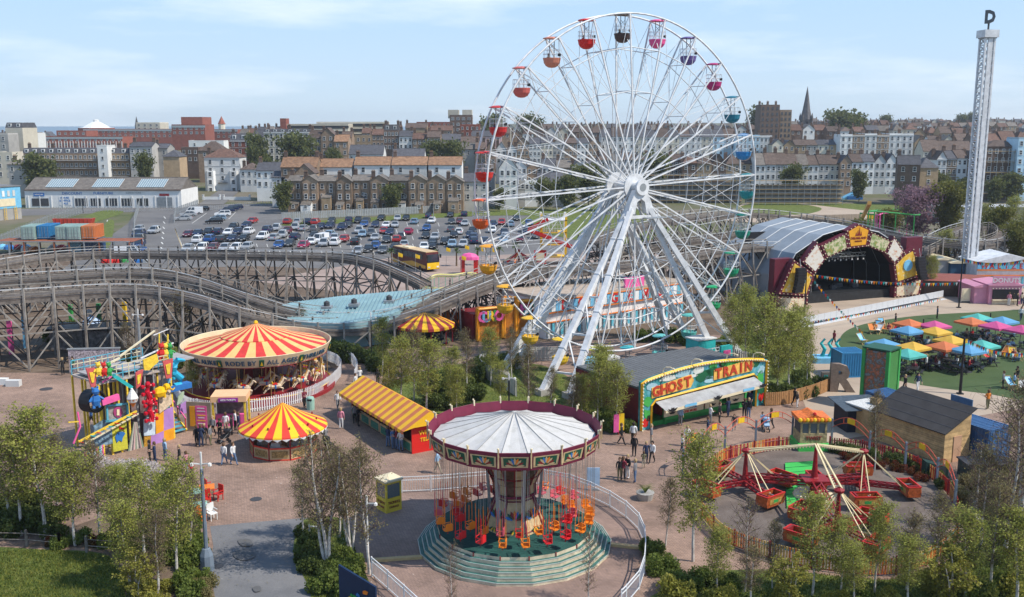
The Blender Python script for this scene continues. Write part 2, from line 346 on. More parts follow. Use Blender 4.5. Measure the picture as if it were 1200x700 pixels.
# =====================================================  BIG WHEEL
PHI = math.radians(31)
WC = PD(733,218,102);HZ = WC.z;WR = 17.15
HY = 1.5
wh = thing('ferris_wheel','giant white observation wheel with twenty-four coloured gondolas on splayed white legs','ferris wheel',(WC.x,WC.y,0),PHI)
def wp(a,r,y): return Vector((r*math.sin(a),y,HZ+r*math.cos(a)))      # a clockwise from the top
NG = 24;A0 = math.radians(-2.5);YR = 1.15
for y in (-YR,YR):
 MB().tube([wp(2*pi*i/96,WR,y) for i in range(96)],.2,WHITE,6,True).build('rim',wh,True)
for r,w in ((WR*.81,.10),(WR*.56,.09)):
 for y,yy in ((-1,r),(1,r)):
  yv = y*(HY+(YR-HY)*r/WR)
  MB().tube([wp(A0+2*pi*(i)/NG,r,yv) for i in range(NG)],w,WHITE,4,True).build('inner_ring',wh)
for i in range(NG):
 a = A0+2*pi*i/NG
 for y in (-1,1):
  b = MB();b.bar(wp(a,.8,y*HY),wp(a,WR,y*YR),.13,WHITE,.13)
  b.build('spoke',wh)
 an = A0+2*pi*(i+1)/NG
 for r in (WR,WR*.81,WR*.56):
  yv = HY+(YR-HY)*r/WR;bar1('spoke_crossbar',wh,wp(a,r,-yv),wp(a,r,yv),.08,WHITE)
 bar1('inner_strut',wh,wp(a,WR*.56,-(HY+(YR-HY)*.56)),wp(a,WR*.81,HY+(YR-HY)*.81),.05,WHITE);bar1('outer_strut',wh,wp(a,WR,-YR),wp(a,WR*.81,HY+(YR-HY)*.81),.05,WHITE);bar1('hub_strut',wh,wp(a,1.2,HY),wp(a,WR*.56,-(HY+(YR-HY)*.56)),.05,WHITE)
 bar1('diagonal_strut',wh,wp(a,WR*.81,-(HY+(YR-HY)*.81)),wp(a,WR,YR),.06,WHITE)
 for y in (-1,1):
  ya = y*(HY+(YR-HY)*.56);bar1('bracing_cable',wh,wp(a,1,y*HY),wp(an+.02,WR*.81,y*(HY+(YR-HY)*.81)),.03,GREY)
  bar1('bracing_cable',wh,wp(an,WR*.56,ya),wp(a,WR,y*YR),.035,WHITE);bar1('bracing_cable',wh,wp(a,WR*.56,ya),wp(an,WR,y*YR),.035,WHITE)
b = MB();M0 = Matrix.Translation((0,0,HZ)) @ Matrix.Rotation(pi/2,4,'X')
def discx(b,r,y0,y1,m,n=24,r0=0):
 pr = [(r0,-y1),(r,-y1),(r,-y0),(r0,-y0)];o = MB();o.lathe(pr,n,m);b.add([M0 @ Vector(v) for v in o.v],o.f,m)
discx(b,.55,-2.6,2.6,WHITE);b.build('axle',wh,True)
for y in (-HY,HY):
 b = MB();discx(b,1.35,y-.12,y+.12,WHITE,24,.5);b.build('hub_flange',wh)
b = MB();discx(b,.8,-2.9,-2.6,WHITE,24,.35);discx(b,.4,-2.92,-2.7,GREY,16);b.build('hub_cover',wh)
# legs: two pairs at the front, two at the back, each a square steel box that tapers
FEET = [((668,467),-2.5,-1),((636,463),-2.1,-1),((867,419),-2.5,1),((838,420),-2.1,1),((588,439),2.5,-1),((606,431),2.1,-1),((806,400),2.5,1),((782,391),2.1,1)]
WI = (Matrix.Translation((WC.x,WC.y,0)) @ rz(PHI)).inverted();LG_ = []
for (fx,fy),ty,s in FEET:
 p = WI @ P(fx,fy);p.z = .35;q = Vector((s*1.15,ty,HZ-2.2));LG_.append((p,q));b = MB();b.bar(p,q,.58,WHITE,.58,w2=.46);leg = b.build('leg',wh)
 b = MB();b.bar(p+Vector((0,0,-.35)),p+Vector((0,0,.25)),1.1,CONC,1.1,up=(1,0,0));b.build('foot_plate',leg)
 for t in (.22,.42,.62,.82): c = p.lerp(q,t);d = (q-p).normalized()*.05;bar1('joint_flange',leg,c-d,c+d,.70-.14*t,WHITE)
for k in range(0,8,2):
 (p1,q1),(p2,q2) = LG_[k],LG_[k+1]
 for t in (.1,.3,.5): bar1('leg_brace',wh,p1.lerp(q1,t),p2.lerp(q2,t),.18,WHITE);bar1('leg_brace',wh,p1.lerp(q1,t),p2.lerp(q2,t+.18),.12,WHITE)
for y in (-2.3,2.3):   # A-shaped bearing head
 b = MB();b.prism([(-1.65,-2.7),(-.75,-2.7),(-.5,-1.5),(0,-1.15),(.5,-1.5),(.75,-2.7),(1.65,-2.7),(1.35,-1.6),(.7,-.3),(-.7,-.3),(-1.35,-1.6)],.7,WHITE,Matrix.Translation((0,y+.35,HZ)) @ Matrix.Rotation(pi/2,4,'X'))
 b.build('bearing_head',wh)
for y in (-2.6,2.6): bar1('cross_beam',wh,(-2.2,y,HZ-3.0),(2.2,y,HZ-3.0),.3,WHITE)
b = MB()
b.box((0,-4.9,HZ-2.9),(2.4,.9,.08),GREY)
for x in (-1.2,0,1.2): b.bar((x,-5.3,HZ-2.9),(x,-5.3,HZ-1.9),.05,WHITE)
b.bar((-1.2,-5.3,HZ-1.9),(1.2,-5.3,HZ-1.9),.05,WHITE);b.build('service_platform',wh)
b = MB()
for x in (-.35,.35): b.bar((x-4.4,-5.2,6.),(x,-4.9,HZ-3),.06,WHITE)
b.build('ladder',wh)
# gondolas
CABC = [('dark_brown_paint',(.06,.035,.03)),('bright_pink_paint',(.75,.09,.28)),('violet_paint',(.13,.09,.28)),('magenta_paint',(.42,.03,.16)),('petrol_paint',(.02,.17,.25)),
  ('royal_blue_paint',(.02,.19,.46)),('deep_teal_paint',(.01,.22,.24)),('sea_green_paint',(.01,.20,.15)),('emerald_paint',(.01,.26,.13)),('mid_green_paint',(.02,.33,.12)),('pale_teal_paint',(.10,.42,.38)),
  ('aqua_paint',(.12,.45,.45)),('turquoise_paint',(.05,.38,.42)),('lime_yellow_paint',(.55,.55,.06)),('lemon_paint',(.78,.52,.03)),('golden_paint',(.74,.44,.03)),('amber_paint',(.74,.38,.02)),('deep_amber_paint',(.74,.33,.02)),
  ('vermilion_paint',(.62,.10,.02)),('scarlet_paint',(.55,.03,.02)),('crimson_paint',(.50,.03,.03)),('faded_red_paint',(.55,.12,.10)),('salmon_paint',(.55,.20,.13)),('fire_red_paint',(.60,.02,.02))]
CABN = ['dark brown','bright pink','violet','magenta','petrol blue','royal blue','deep teal','sea green','emerald','mid green','pale teal','aqua','turquoise','lime yellow','lemon yellow','golden yellow','amber','deep amber','vermilion','scarlet','crimson','faded red','salmon','fire red']
CABP = ['at the very top','just right of the top','upper right with a violet canopy','high on the right','against the sky at right','level with the church spire','at the far right above hub height','at the far right below hub height','low right above the stage tent','low right before the trestle','near the bottom right','near the ghost train roof','at the bottom right of the loading deck','at the bottom of the wheel','by the loading deck at left','in front of the orange facade','above the orange facade','over the coaster curve at left','in front of the parked cars','at the far left over the terraces','at the upper left over rooftops','upper left against the sky','high on the left','just left of the top']
def cab_part(kind):
 b = MB();m = MC['fire_red_paint']
 if kind == 'tub':
  b.lathe([(.0,-2.98),(.35,-2.94),(.66,-2.78),(.88,-2.48),(.95,-2.12),(.98,-2.1),(.98,-2.0),(.9,-2.0),(.9,-2.08),(.5,-2.3),(0,-2.35)],16,m)
 elif kind == 'canopy':
  b.lathe([(0,.12),(.55,.08),(1.02,-.04),(1.06,-.12),(.95,-.1),(0,-.02)],16,m,sy=.8)
 elif kind == 'cage':
  for k in range(16): a = 2*pi*k/16;b.bar((.93*math.cos(a),.93*math.sin(a),-2.05),(.93*math.cos(a),.93*math.sin(a),-1.2),.03,WHITE,n=3)
  for z in (-1.2,-1.62): b.tube([(.93*math.cos(2*pi*k/16),.93*math.sin(2*pi*k/16),z) for k in range(16)],.045,WHITE,4,True)
 elif kind == 'hanger':
  for s in (-1,1): b.bar((s*.3,0,0),(s*.3,0,-2.3),.07,GREY);b.bar((s*.3,0,-.6),(-s*.3,0,-1.1),.04,GREY)
  b.bar((0,-1.1,0),(0,1.1,0),.1,GREY)
 else: b.box((.38,-.86,-1.72),(.38,.05,.28),BLACK,-.0)
 return b.mesh(kind)
for k,c in CABC: mat(k,c,.4,var=.06)
CM = {k: cab_part(k) for k in ('tub','canopy','cage','hanger','number_plate')}
for i in range(NG):
 a = A0+2*pi*i/NG;p = wh.matrix_basis @ wp(a,WR,0);p = Matrix.Translation((WC.x,WC.y,0)) @ rz(PHI) @ wp(a,WR,0)
 g = thing('gondola',f'{CABN[i]} gondola hanging {CABP[i]}','gondola',p,PHI,'gondolas of the big wheel')
 g.scale = (.9,.9,.95)
 for k in CM:
  o = part(k,CM[k],g)
  if k in ('tub','canopy'): o.material_slots[0].link = 'OBJECT';o.material_slots[0].material = MC[CABC[i][0]]
GOND = lambda i: Matrix.Translation((WC.x,WC.y,0)) @ rz(PHI) @ wp(A0+2*pi*i/NG,WR,0)
# =====================================================  WOODEN ROLLER COASTER
co = thing('wooden_roller_coaster','long weathered timber roller coaster on trestles curving across behind the rides','roller coaster',(0,0,0))
SILV = mat('silver_handrail',(.62,.63,.63),.45,metal=.2,var=.15);RAILM = mat('running_rail_steel',(.30,.27,.25),.4,metal=.5)
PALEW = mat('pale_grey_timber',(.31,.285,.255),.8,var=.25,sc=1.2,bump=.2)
CNT = {};REST = {}
def piece(name,p,q,w,m,h=None,cap=300):
 CNT[name] = CNT.get(name,0)+1
 if CNT[name] <= cap: MB().bar(p,q,w,m,h).build(name,co)
 else: REST.setdefault(name,MB()).bar(p,q,w,m,h)
def track(pts,wd=1.5,sp=2.9,gz=0,near=True,wall=True,braces=True):
 pth = smooth_path([P(x,y,z) for x,y,z in pts],10);sm = resample(pth,.95);N = len(sm)
 def fr(i):
  d = (sm[min(i+1,N-1)]-sm[max(i-1,0)]);d.z = 0;d.normalize();return Vector((-d.y,d.x,0))
 nn = [fr(i) for i in range(N)]
 ribbon = lambda off,z0,z1,th,m,name: rib(name,sm,nn,off,z0,z1,th,m)
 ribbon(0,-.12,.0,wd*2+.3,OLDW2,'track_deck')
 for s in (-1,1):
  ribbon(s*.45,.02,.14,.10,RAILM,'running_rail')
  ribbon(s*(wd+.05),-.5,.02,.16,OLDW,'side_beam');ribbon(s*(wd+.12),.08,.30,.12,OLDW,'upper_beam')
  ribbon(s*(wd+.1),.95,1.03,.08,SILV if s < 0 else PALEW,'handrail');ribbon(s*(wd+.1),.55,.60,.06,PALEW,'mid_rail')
 st = max(1,round(sp/.95));prev = None;k = 0
 for i in range(0,N,st):
  c,n = sm[i],nn[i];hgt = c.z-gz
  cur = []
  for s in (-1,1):
   t = c+n*s*(wd+.2);f = Vector((t.x,t.y,gz));f += n*s*min(.9,hgt*.09)
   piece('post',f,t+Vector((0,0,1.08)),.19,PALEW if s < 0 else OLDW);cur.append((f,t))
   if hgt > 4.5: piece('raker',f+n*s*1.2,f.lerp(t,.75),.16,OLDW)
  if hgt > 2:
   nl = max(1,int(hgt/2.6))
   for j in range(nl):
    a,b2 = (j+.15)/nl,(j+.98)/nl
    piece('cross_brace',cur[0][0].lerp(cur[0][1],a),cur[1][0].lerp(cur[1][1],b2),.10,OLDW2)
    if j: piece('cap_beam',cur[0][0].lerp(cur[0][1],j/nl),cur[1][0].lerp(cur[1][1],j/nl),.16,OLDW)
  if prev and braces and hgt > 1.6:
   nl = max(1,int(hgt/3.6+.5))
   for s in (0,1):
    for j in range(nl):
     a,b2 = j/nl,(j+1)/nl
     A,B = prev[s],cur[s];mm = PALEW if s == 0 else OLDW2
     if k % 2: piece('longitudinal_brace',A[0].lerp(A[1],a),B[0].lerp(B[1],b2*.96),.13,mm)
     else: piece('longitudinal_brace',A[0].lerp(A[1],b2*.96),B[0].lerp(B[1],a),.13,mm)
     if j: piece('girt',A[0].lerp(A[1],j/nl),B[0].lerp(B[1],j/nl),.13,mm)
  prev = cur;k += 1
def rib(name,sm,nn,off,z0,z1,th,m):
 v = [];f = []
 for c,n in zip(sm,nn):
  for o,z in ((off-th/2,z0),(off+th/2,z0),(off+th/2,z1),(off-th/2,z1)): q = c+n*o;v.append((q.x,q.y,q.z+z))
 for i in range(len(sm)-1):
  a = 4*i
  f += [(a+j,a+(j+1) % 4,a+4+(j+1) % 4,a+4+j) for j in range(4)]
 f += [(3,2,1,0),tuple(4*(len(sm)-1)+j for j in range(4))]
 MB().add(v,f,m).build(name,co)
# front loop first (pieces show largest), then the rest
track([(-45,352,7.3),(60,345,7.3),(130,341,7.3),(190,343,7.0),(240,353,6.2),(290,370,4.6),(335,382,3.0),(390,386,2.2),(440,382,2.2),(490,367,3.2),(540,346,4.6),(590,328,5.8),(640,319,6.4),(700,315,6.6),(760,309,6.8),(820,298,7.2),(880,290,7.4),(950,292,6.5)])
track([(-45,333,8.0),(60,326,8.0),(150,321,8.0),(200,324,7.6),(250,336,6.4),(300,353,4.8),(345,367,3.2),(400,373,2.4),(450,369,2.6),(500,353,3.8),(545,335,5.2),(590,318,6.4),(640,309,7.0)])
track([(-45,318,6.5),(40,304,6.5),(100,299,6.5),(150,298,6.5),(250,299,6.5),(330,300,6.5),(400,302,6.3),(440,309,5.8),(475,323,4.5),(505,338,3.0)])
track([(690,285,8.6),(740,268,9.6),(790,258,10.2),(840,253,10.2),(890,252,9.6),(940,257,8.4),(1000,266,7.2),(1060,279,6.0),(1110,286,5.4),(1150,287,5.2),(1178,279,5.4),(1176,270,6.0),(1150,266,6.4),(1120,273,6.2),(1085,290,5.0),(1050,306,4.0)])
track([(700,300,6.0),(760,290,6.5),(830,280,7.0),(900,272,7.0),(980,282,5.6)])
for k,b in REST.items(): stuff(b.build(k,co))
# =====================================================  TOWN
def cm(n,c,**k): return mat(n,c,rnd=.2,**k)
BRN = cm('brown_stock_brick',(.29,.205,.14),var=.2,sc=.8);BRN2 = cm('dark_brown_brick',(.15,.10,.075),var=.2,sc=.8);REDB = cm('red_brick',(.27,.085,.055),var=.15,sc=.5)
TAN = cm('tan_brick',(.36,.26,.16),var=.15,sc=.8);GREYR = cm('grey_render',(.40,.385,.36),var=.12,sc=.4);CRM = cm('cream_render',(.58,.53,.43),var=.1,sc=.4)
WHT = cm('white_render',(.68,.68,.66),var=.07,sc=.5);PBL = cm('pale_blue_render',(.40,.56,.66),var=.06,sc=.5);PPK = cm('pale_pink_render',(.58,.40,.38),var=.06,sc=.5)
SLATE = cm('slate_roofing',(.085,.085,.095),var=.25,sc=1.2);BTILE = cm('brown_roof_tiles',(.115,.082,.066),var=.3,sc=1.2);OTILE = cm('orange_roof_tiles',(.27,.155,.09),var=.3,sc=1.2)
GTILE = cm('lichened_grey_roof',(.16,.14,.12),var=.25,sc=.9);FELT = cm('grey_flat_roofing',(.20,.20,.20),var=.15,sc=.6);RTILE = cm('red_brown_roof_tiles',(.145,.082,.06),var=.3,sc=1.2)
WN = dict(brown=BRN,darkbrown=BRN2,red=REDB,tan=TAN,grey=GREYR,cream=CRM,white=WHT,blue=PBL,pink=PPK)
RN = dict(slate=SLATE,browntile=BTILE,orange=OTILE,grey=GTILE,flat=FELT,redtile=RTILE)
LOOKW = dict(brown='brown brick',darkbrown='dark brown',red='red brick',tan='tan brick',grey='grey',cream='cream',white='white',blue='pale blue',pink='pale pink')
LOOKR = dict(slate='slate-roofed',browntile='brown-roofed',orange='orange-roofed',grey='grey-roofed',flat='flat-roofed',redtile='rust-roofed')
REG = []
def reg(o,look,row,px): REG.append((row,px,o,look))
def relabel():
 rows = {}
 for r,px,o,l in REG: rows.setdefault(r,[]).append((px,o,l))
 for r,it in rows.items():
  it.sort(key=lambda t: t[0])
  for i,(px,o,l) in enumerate(it): o['label'] = f'{l}, {ordn(i)} from left {r}';o['group'] = o.get('group') or r
WMS = {}
def winmesh(w,h,fr='w'):
 k = (w,h,fr)
 if k not in WMS:
  f = {'w': WHT,'d': DGREY,'g': GREY}[fr];b = MB();t = .09
  b.box((0,-.03,-h/2+t/2),(w+.2,.14,t+.04),f);b.box((0,-.02,h/2-t/2),(w,.08,t),f)
  for s in (-1,1): b.box((s*(w/2-t/2),-.02,0),(t,.078,h-2*t),f)
  b.box((0,-.01,0),(w-2*t,.05,h-2*t),GLASS);b.box((0,-.015,0),(w-2*t,.075,.07),f)
  if w > 1.3: b.box((0,-.016,0),(.07,.07,h-2*t),f)
  WMS[k] = b.mesh('window')
 return WMS[k]
CHM = {}
def chimney(roof,x,y,z,h=1.5,m=None):
 m = m or BRN2;k = (m.name,h)
 if k not in CHM:
  b = MB();b.box((0,0,h/2-.6),(1.1,.6,h+1.2),m);b.box((0,0,h+.05),(1.25,.75,.12),m)
  for i in (-1,0,1): b.lathe([(.12,h),(.10,h+.5),(.07,h+.5)],6,OTILE,(i*.33,0,.06))
  CHM[k] = b.mesh('chimney')
 part('chimney',CHM[k],roof,(x,y,z))
def bld(px0,px1,ye,D,wm,rm,roof='gable',rh=2.4,rows=2,cols=3,dep=8,look=None,row='',cat='house',name='house',rot=0,chim=1,win=(1.0,1.5),fr='w',door=False,trim=None,label=None,wallh=None,over=.3,par=.5,y0=None):
 a,b_ = PD(px0,ye,D),PD(px1,ye,D);w = b_.x-a.x;cx = (a.x+b_.x)/2;ze = a.z;zb = ter(cx,D)-1.5;zb = min(zb,ze-2.5);H = ze-zb
 w2 = LOOKW.get(wm);nm = label or f'{look or (w2+" "+LOOKR[rm]+" "+cat)}'
 t = thing(name,nm,cat,(cx,D,zb),rot)
 if not label: reg(t,nm,row,(px0+px1)/2)
 W_,R_ = WN[wm],RN[rm];b = MB();hw = w/2
 if roof == 'front':
  b.prism([(-hw,0),(hw,0),(hw,H),(0,H+rh),(-hw,H)],dep,W_,Matrix.Translation((0,dep,0)) @ Matrix.Rotation(pi/2,4,'X'))
 elif roof in ('gable','mansard'):
  ins = .25 if roof == 'gable' else 0
  b.box((0,dep/2,H/2),(w,dep,H),W_)
  if roof == 'gable': b.prism([(0,0),(dep,0),(dep/2,rh)],w,W_,Matrix.Translation((-hw,0,H)) @ Matrix(((0,0,1,0),(1,0,0,0),(0,1,0,0),(0,0,0,1))))
 else: b.box((0,dep/2,H/2),(w,dep,H),W_)
 if trim:
  tm = WN.get(trim,WHT);b.box((0,-.1,H-.18),(w+.1,.2,.36),tm)
  for r in range(1,3): b.box((0,-.05,H-r*2.9),(w,.1,.16),tm)
 b.build('wall',t)
 r = MB();th = .14
 if roof == 'gable':
  sl = math.hypot(dep/2+over,rh*(1+2*over/dep));an = math.atan2(rh,dep/2)
  for s in (-1,1):
   c = Vector((0,dep/2-s*(dep/4+over/2),H+rh/2-over*rh/dep+.10));r.box(c,(w+.3,sl,th),R_,M4=Matrix.Rotation(s*an,4,'X'))
  r.box((0,dep/2,H+rh+.14),(w+.2,.3,.16),R_)
 elif roof == 'front':
  sl = math.hypot(hw+over,rh*(1+over/hw));an = math.atan2(rh,hw)
  for s in (-1,1): r.box((s*(hw/2+over/2),dep/2,H+rh/2-over*rh/w+.10),(sl,dep+.5,th),R_,M4=Matrix.Rotation(s*an,4,'Y'))
 elif roof == 'hip':
  o = over;rl = max(.1,(w-dep)/2) if w > dep else .1;k = H+.05
  yl = 0 if w > dep else (dep-w)/2
  vs = [(-hw-o,-o,k),(hw+o,-o,k),(hw+o,dep+o,k),(-hw-o,dep+o,k),(-rl,dep/2-yl,k+rh),(rl,dep/2-yl,k+rh),(rl,dep/2+yl,k+rh),(-rl,dep/2+yl,k+rh)]
  r.add(vs,[(0,1,5,4),(1,2,6,5),(2,3,7,6),(3,0,4,7),(4,5,6,7),(3,2,1,0)],R_)
 elif roof == 'mansard':
  i = rh*.45;k = H+.02;vs = [(-hw,0,k),(hw,0,k),(hw,dep,k),(-hw,dep,k),(-hw+i*.4,i,k+rh),(hw-i*.4,i,k+rh),(hw-i*.4,dep-i,k+rh),(-hw+i*.4,dep-i,k+rh)]
  r.add(vs,[(0,1,5,4),(1,2,6,5),(2,3,7,6),(3,0,4,7),(4,5,6,7),(3,2,1,0)],R_)
  nd = max(1,int(w/3))
  rf = r
  for q in range(nd):
   x = (q+.5)/nd*w-hw;r.box((x,i*.35+.3,k+rh*.48),(1.3,.9,rh*.62),WHT);r.box((x,i*.35-.16,k+rh*.48),(.8,.04,rh*.42),GLASS)
 else:
  r.box((0,dep/2,H+.06),(w-.3,dep-.3,.12),R_);m = W_
  r.box((0,.12,H+par/2+.02),(w,.24,par),m)
  for s in (-1,1): r.box((s*(hw-.12),dep/2,H+par/2+.02),(.24,dep-.5,par),m)
 ro = r.build('roof',t)
 for q in range(chim):
  x = (hw-.5)*(-1 if q == 0 else 1) if chim < 3 else (q/(chim-1)-.5)*(w-1)
  chimney(ro,x*(.98),dep/2,H+(rh if roof in ('gable','mansard') else .6 if roof == 'flat' else rh*.6))
 wmsh = winmesh(win[0],win[1],fr)
 for j in range(rows):
  for i in range(cols):
   z = H-.7-win[1]/2-j*2.85;x = (i+.5)/cols*w-hw
   if z < 2: continue
   part('window',wmsh,t,(x,-.03,z))
 if door:
  d = MB();d.box((0,-.06,1.05),(1,.1,2.1),DGRN if door == 1 else BLUE);d.build('door',t)
 return t
# --- far left: blocks
bld(-14,9,158,372,'grey','flat','flat',rows=3,cols=2,row='among the blocks at the far left edge',cat='apartment block',chim=0)
t = bld(6,26,150,385,'cream','slate','mansard',rh=2,rows=0,cols=0,dep=12,label='tall blank cream block with a dark mansard roof at the far left edge',cat='apartment block',name='apartment_block',chim=0)
bld(25,44,157,470,'white','flat','flat',rows=2,cols=3,label='small white flat-roofed block beside the tall blank cream block',cat='apartment block',name='apartment_block',chim=0)
bld(-6,14,180,345,'cream','flat','flat',rows=3,cols=2,row='low at the far left edge',chim=0)
bld(9,37,193,330,'grey','grey','gable',rh=1.2,rows=2,cols=3,row='low at the far left edge',cat='house')
def flats(px0,px1,ye,D,wm,n,label):
 t = bld(px0,px1,ye,D,wm,'slate','mansard',rh=1.9,rows=3,cols=n,dep=9,label=label,cat='apartment block',name='apartment_block',chim=4,win=(.9,1.3))
 a,b_ = PD(px0,ye,D),PD(px1,ye,D);w = b_.x-a.x;zb = t.location.z;H = a.z-zb
 for j in range(3):
  z = H-2.55-j*2.85
  if z < 1: break
  b = MB();b.box((0,-.75,z),(w,1.5,.18),CONC);b.build('walkway',t)
  b = MB();b.box((0,-1.46,z+.95),(w,.05,.06),GREY)
  k = -w/2
  while k < w/2: b.box((k,-1.46,z+.5),(.04,.04,.9),GREY);k += .9
  b.build('railing',t)
flats(26,113,180,365,'brown',16,'long brown brick block of flats with white-railed walkways and slate mansard')
bld(113.5,125,172,358,'white','flat','flat',rows=4,cols=1,dep=8,label='narrow white stair tower standing between two parts of the flats',cat='tower',name='stair_tower',chim=0,win=(.8,1.2))
flats(125.5,151,180,362,'tan',5,'short tan block of flats to the right of the white stair tower')
bld(151.5,178,172,360,'grey','slate','gable',rh=1.5,rows=3,cols=4,label='tall grey rendered house with scattered windows beside the tan flats',chim=2)
bld(178.5,196,174,366,'grey','slate','gable',rh=1.5,rows=3,cols=2,row='between the flats and the side street')
bld(191,210,184,340,'tan','slate','hip',rh=2.2,rows=0,cols=0,label='windowless tan brick block with hipped slate roof at the side street',chim=0)
bld(212,232,174,402,'darkbrown','flat','flat',rows=2,cols=3,label='dark brown brick shop building at the top of the side street',chim=0,cat='shop',name='shop_building')
bld(232,262,177,385,'brown','browntile','hip',rh=3.6,rows=1,cols=2,label='brown house with steep hipped roof behind the white villa',chim=0)
bld(221,262,166,470,'white','flat','flat',rows=1,cols=3,label='low white building behind the steep brown roof',chim=0,cat='shop',name='shop_building')
# villa
v = bld(239,280.5,185,352,'white','redtile','hip',rh=3.0,rows=3,cols=3,dep=9,label='white three-storey villa with bay windows above the car park',trim='white',chim=1,win=(1.1,1.6))
for s in (-1,1):
 b = MB();b.prism([(-1.6,0),(-1.1,-1.1),(1.1,-1.1),(1.6,0)],8.6,WHT);b.build('bay',v).location = (s*4.1,0,0)
 for j in range(3): part('window',winmesh(1.2,1.6),v,(s*4.1,-1.13,1.9+j*2.8))
b = MB();b.box((0,-.5,4.4),(3.4,1.0,.12),DGREY);b.box((0,-1,5.2),(3.4,.05,.05),DGREY)
for i in range(12): b.box((-1.65+i*.3,-1,4.8),(.04,.04,.8),DGREY)
b.build('balcony',v)
bld(281,303,199,348,'white','browntile','hip',rh=2.2,rows=2,cols=3,label='small white house with brown hipped roof right of the villa',chim=1)
t = bld(269,301,165,405,'red','slate','mansard',rh=2.8,rows=3,cols=4,label='red brick house with white trim and slate mansard behind the villa',trim='white',chim=1)
# hospital group
h = [(45,143,161,640,'red',14,.6,'long low red brick hospital wing with white upright fins'),(66,101,154,700,'red',5,.5,'plain red brick block at the left end of the hospital'),
     (98,202,152,720,'red',16,.5,'long red brick hospital range under a grey roof strip'),(159,187,144.5,760,'cream',4,.6,'cream concrete tower block rising behind the red hospital'),
     (201,240,147.5,640,'red',6,.8,'squat red brick hospital tower with grey upper band'),(212,237,138,660,'red',0,.4,'red brick plant room on top of the hospital tower'),(240,278,152.5,700,'red',6,.5,'red brick hospital wing right of the squat tower')]
for px0,px1,ye,D,wm,n,par,lb in h:
 o = bld(px0,px1,ye,D,wm,'flat','flat',rows=2 if n else 0,cols=n,dep=20,label=lb,cat='hospital',name='hospital_block',chim=0,win=(1.6,1.7),par=par)
 if n > 5:
  w = (px1-px0)*D/FPX;z = PD(px0,ye,D).z-o.location.z;b = MB();b.box((0,-.1,z-.5),(w,.25,1.3),mat('blue_grey_band',(.33,.37,.38),.6));b.build('fascia',o)
 if 'fins' in lb:
  for i in range(30): b = MB() if i == 0 else b;b.box((-27+i*1.85,-.3,4.4),(.35,.5,5.5),WHT)
  stuff(b.build('fins',o))
def roofthing(name,label,cat,px,D,f,grp=None):
 a = PD(px,150,D);t = thing(name,label,cat,(a.x,D,ter(a.x,D)));f(t,lambda y: PD(px,y,D).z-ter(a.x,D));return t
def cone(t,Z): b = MB();b.lathe([(14,Z(170)),(14,Z(150)),(10.5,Z(149.5)),(3,Z(143)),(2.2,Z(143)),(2.2,Z(140.5)),(0,Z(140))],8,WHT,mats=lambda k,j: REDB if j == 0 else WHT);b.build('roof',t)
roofthing('pavilion','white shallow pyramid roof over a hospital pavilion','pavilion',113,760,cone)
def turr(t,Z): b = MB();b.lathe([(2.6,Z(175)),(2.6,Z(146)),(3,Z(145.5)),(1.6,Z(141)),(0,Z(136))],8,REDB,mats=lambda k,j: REDB if j > 1 else CRM);b.build('shaft',t)
roofthing('turret','slim pale turret with red cap on the skyline behind the hospital','turret',260,760,turr)
def spr(t,Z): b = MB();b.lathe([(1.6,Z(165)),(1.6,Z(147)),(0,Z(136))],6,SLATE);b.build('shaft',t)
roofthing('church_spire','tiny dark needle spire beside the cream hospital block','spire',160.5,800,spr)
def chs(t,Z): b = MB();b.box((0,0,Z(150)),(4,4,Z(143)*.3),CRM);b.build('stack',t)
roofthing('chimney_stack','pale square chimney stack on the skyline left of the car park deck','chimney',333,620,chs)
# --- middle distance (px 300 - 600)
hot = bld(309,362,155,400,'cream','slate','mansard',rh=1.2,rows=4,cols=9,dep=12,label='pale four-storey hotel with rows of tall white-framed windows',cat='hotel',name='hotel',chim=3,trim='white',win=(1.1,2.0))
bld(362.5,384,162,398,'tan','browntile','gable',rh=3,rows=3,cols=3,row='in the row right of the pale hotel')
bld(376,391,158,396,'brown','browntile','front',rh=2.6,rows=3,cols=2,row='in the row right of the pale hotel')
bld(391.5,408,166,392,'brown','orange','gable',rh=2.5,rows=3,cols=2,row='in the row right of the pale hotel')
bld(296,309,160,420,'grey','slate','gable',rh=2.5,rows=2,cols=2,row='in the row left of the pale hotel')
dk = None
for i,(a,b_,y,lb) in enumerate(((335,408,146,'left'),(372,452,143.5,'right'))):
 o = bld(a,b_,y,560+i*18,'cream','flat','flat',rows=0,cols=0,dep=18,label=f'beige concrete car park deck on the skyline, {lb} half',cat='car park',name='parking_deck',chim=0,par=.3)
 w = (b_-a)*(560+i*18)/FPX;z = PD(a,y,560).z-o.location.z
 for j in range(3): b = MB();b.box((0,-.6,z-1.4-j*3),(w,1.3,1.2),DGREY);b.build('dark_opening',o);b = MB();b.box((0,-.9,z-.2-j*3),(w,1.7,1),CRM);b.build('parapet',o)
bld(328,335,140,556,'red','flat','flat',rows=0,cols=0,dep=8,label='red brick stair tower at the left end of the car park deck',cat='tower',name='stair_tower',chim=0)
bld(488,528,144,620,'red','flat','flat',rows=1,cols=8,dep=14,label='long low red building on the skyline left of the tall block',cat='shop',name='shop_building',chim=0)
t = bld(527,553,136,520,'darkbrown','flat','flat',rows=4,cols=4,dep=12,label='tall dark brick block with cream top on the skyline',cat='apartment block',name='apartment_block',chim=0,win=(1.5,1.4))
for a,c in ((-4,5.5),(3.2,5)): b = MB();b.box((a,6,PD(540,132,520).z-t.location.z-.8),(c,9,4.4),CRM);b.build('plant_room',t)
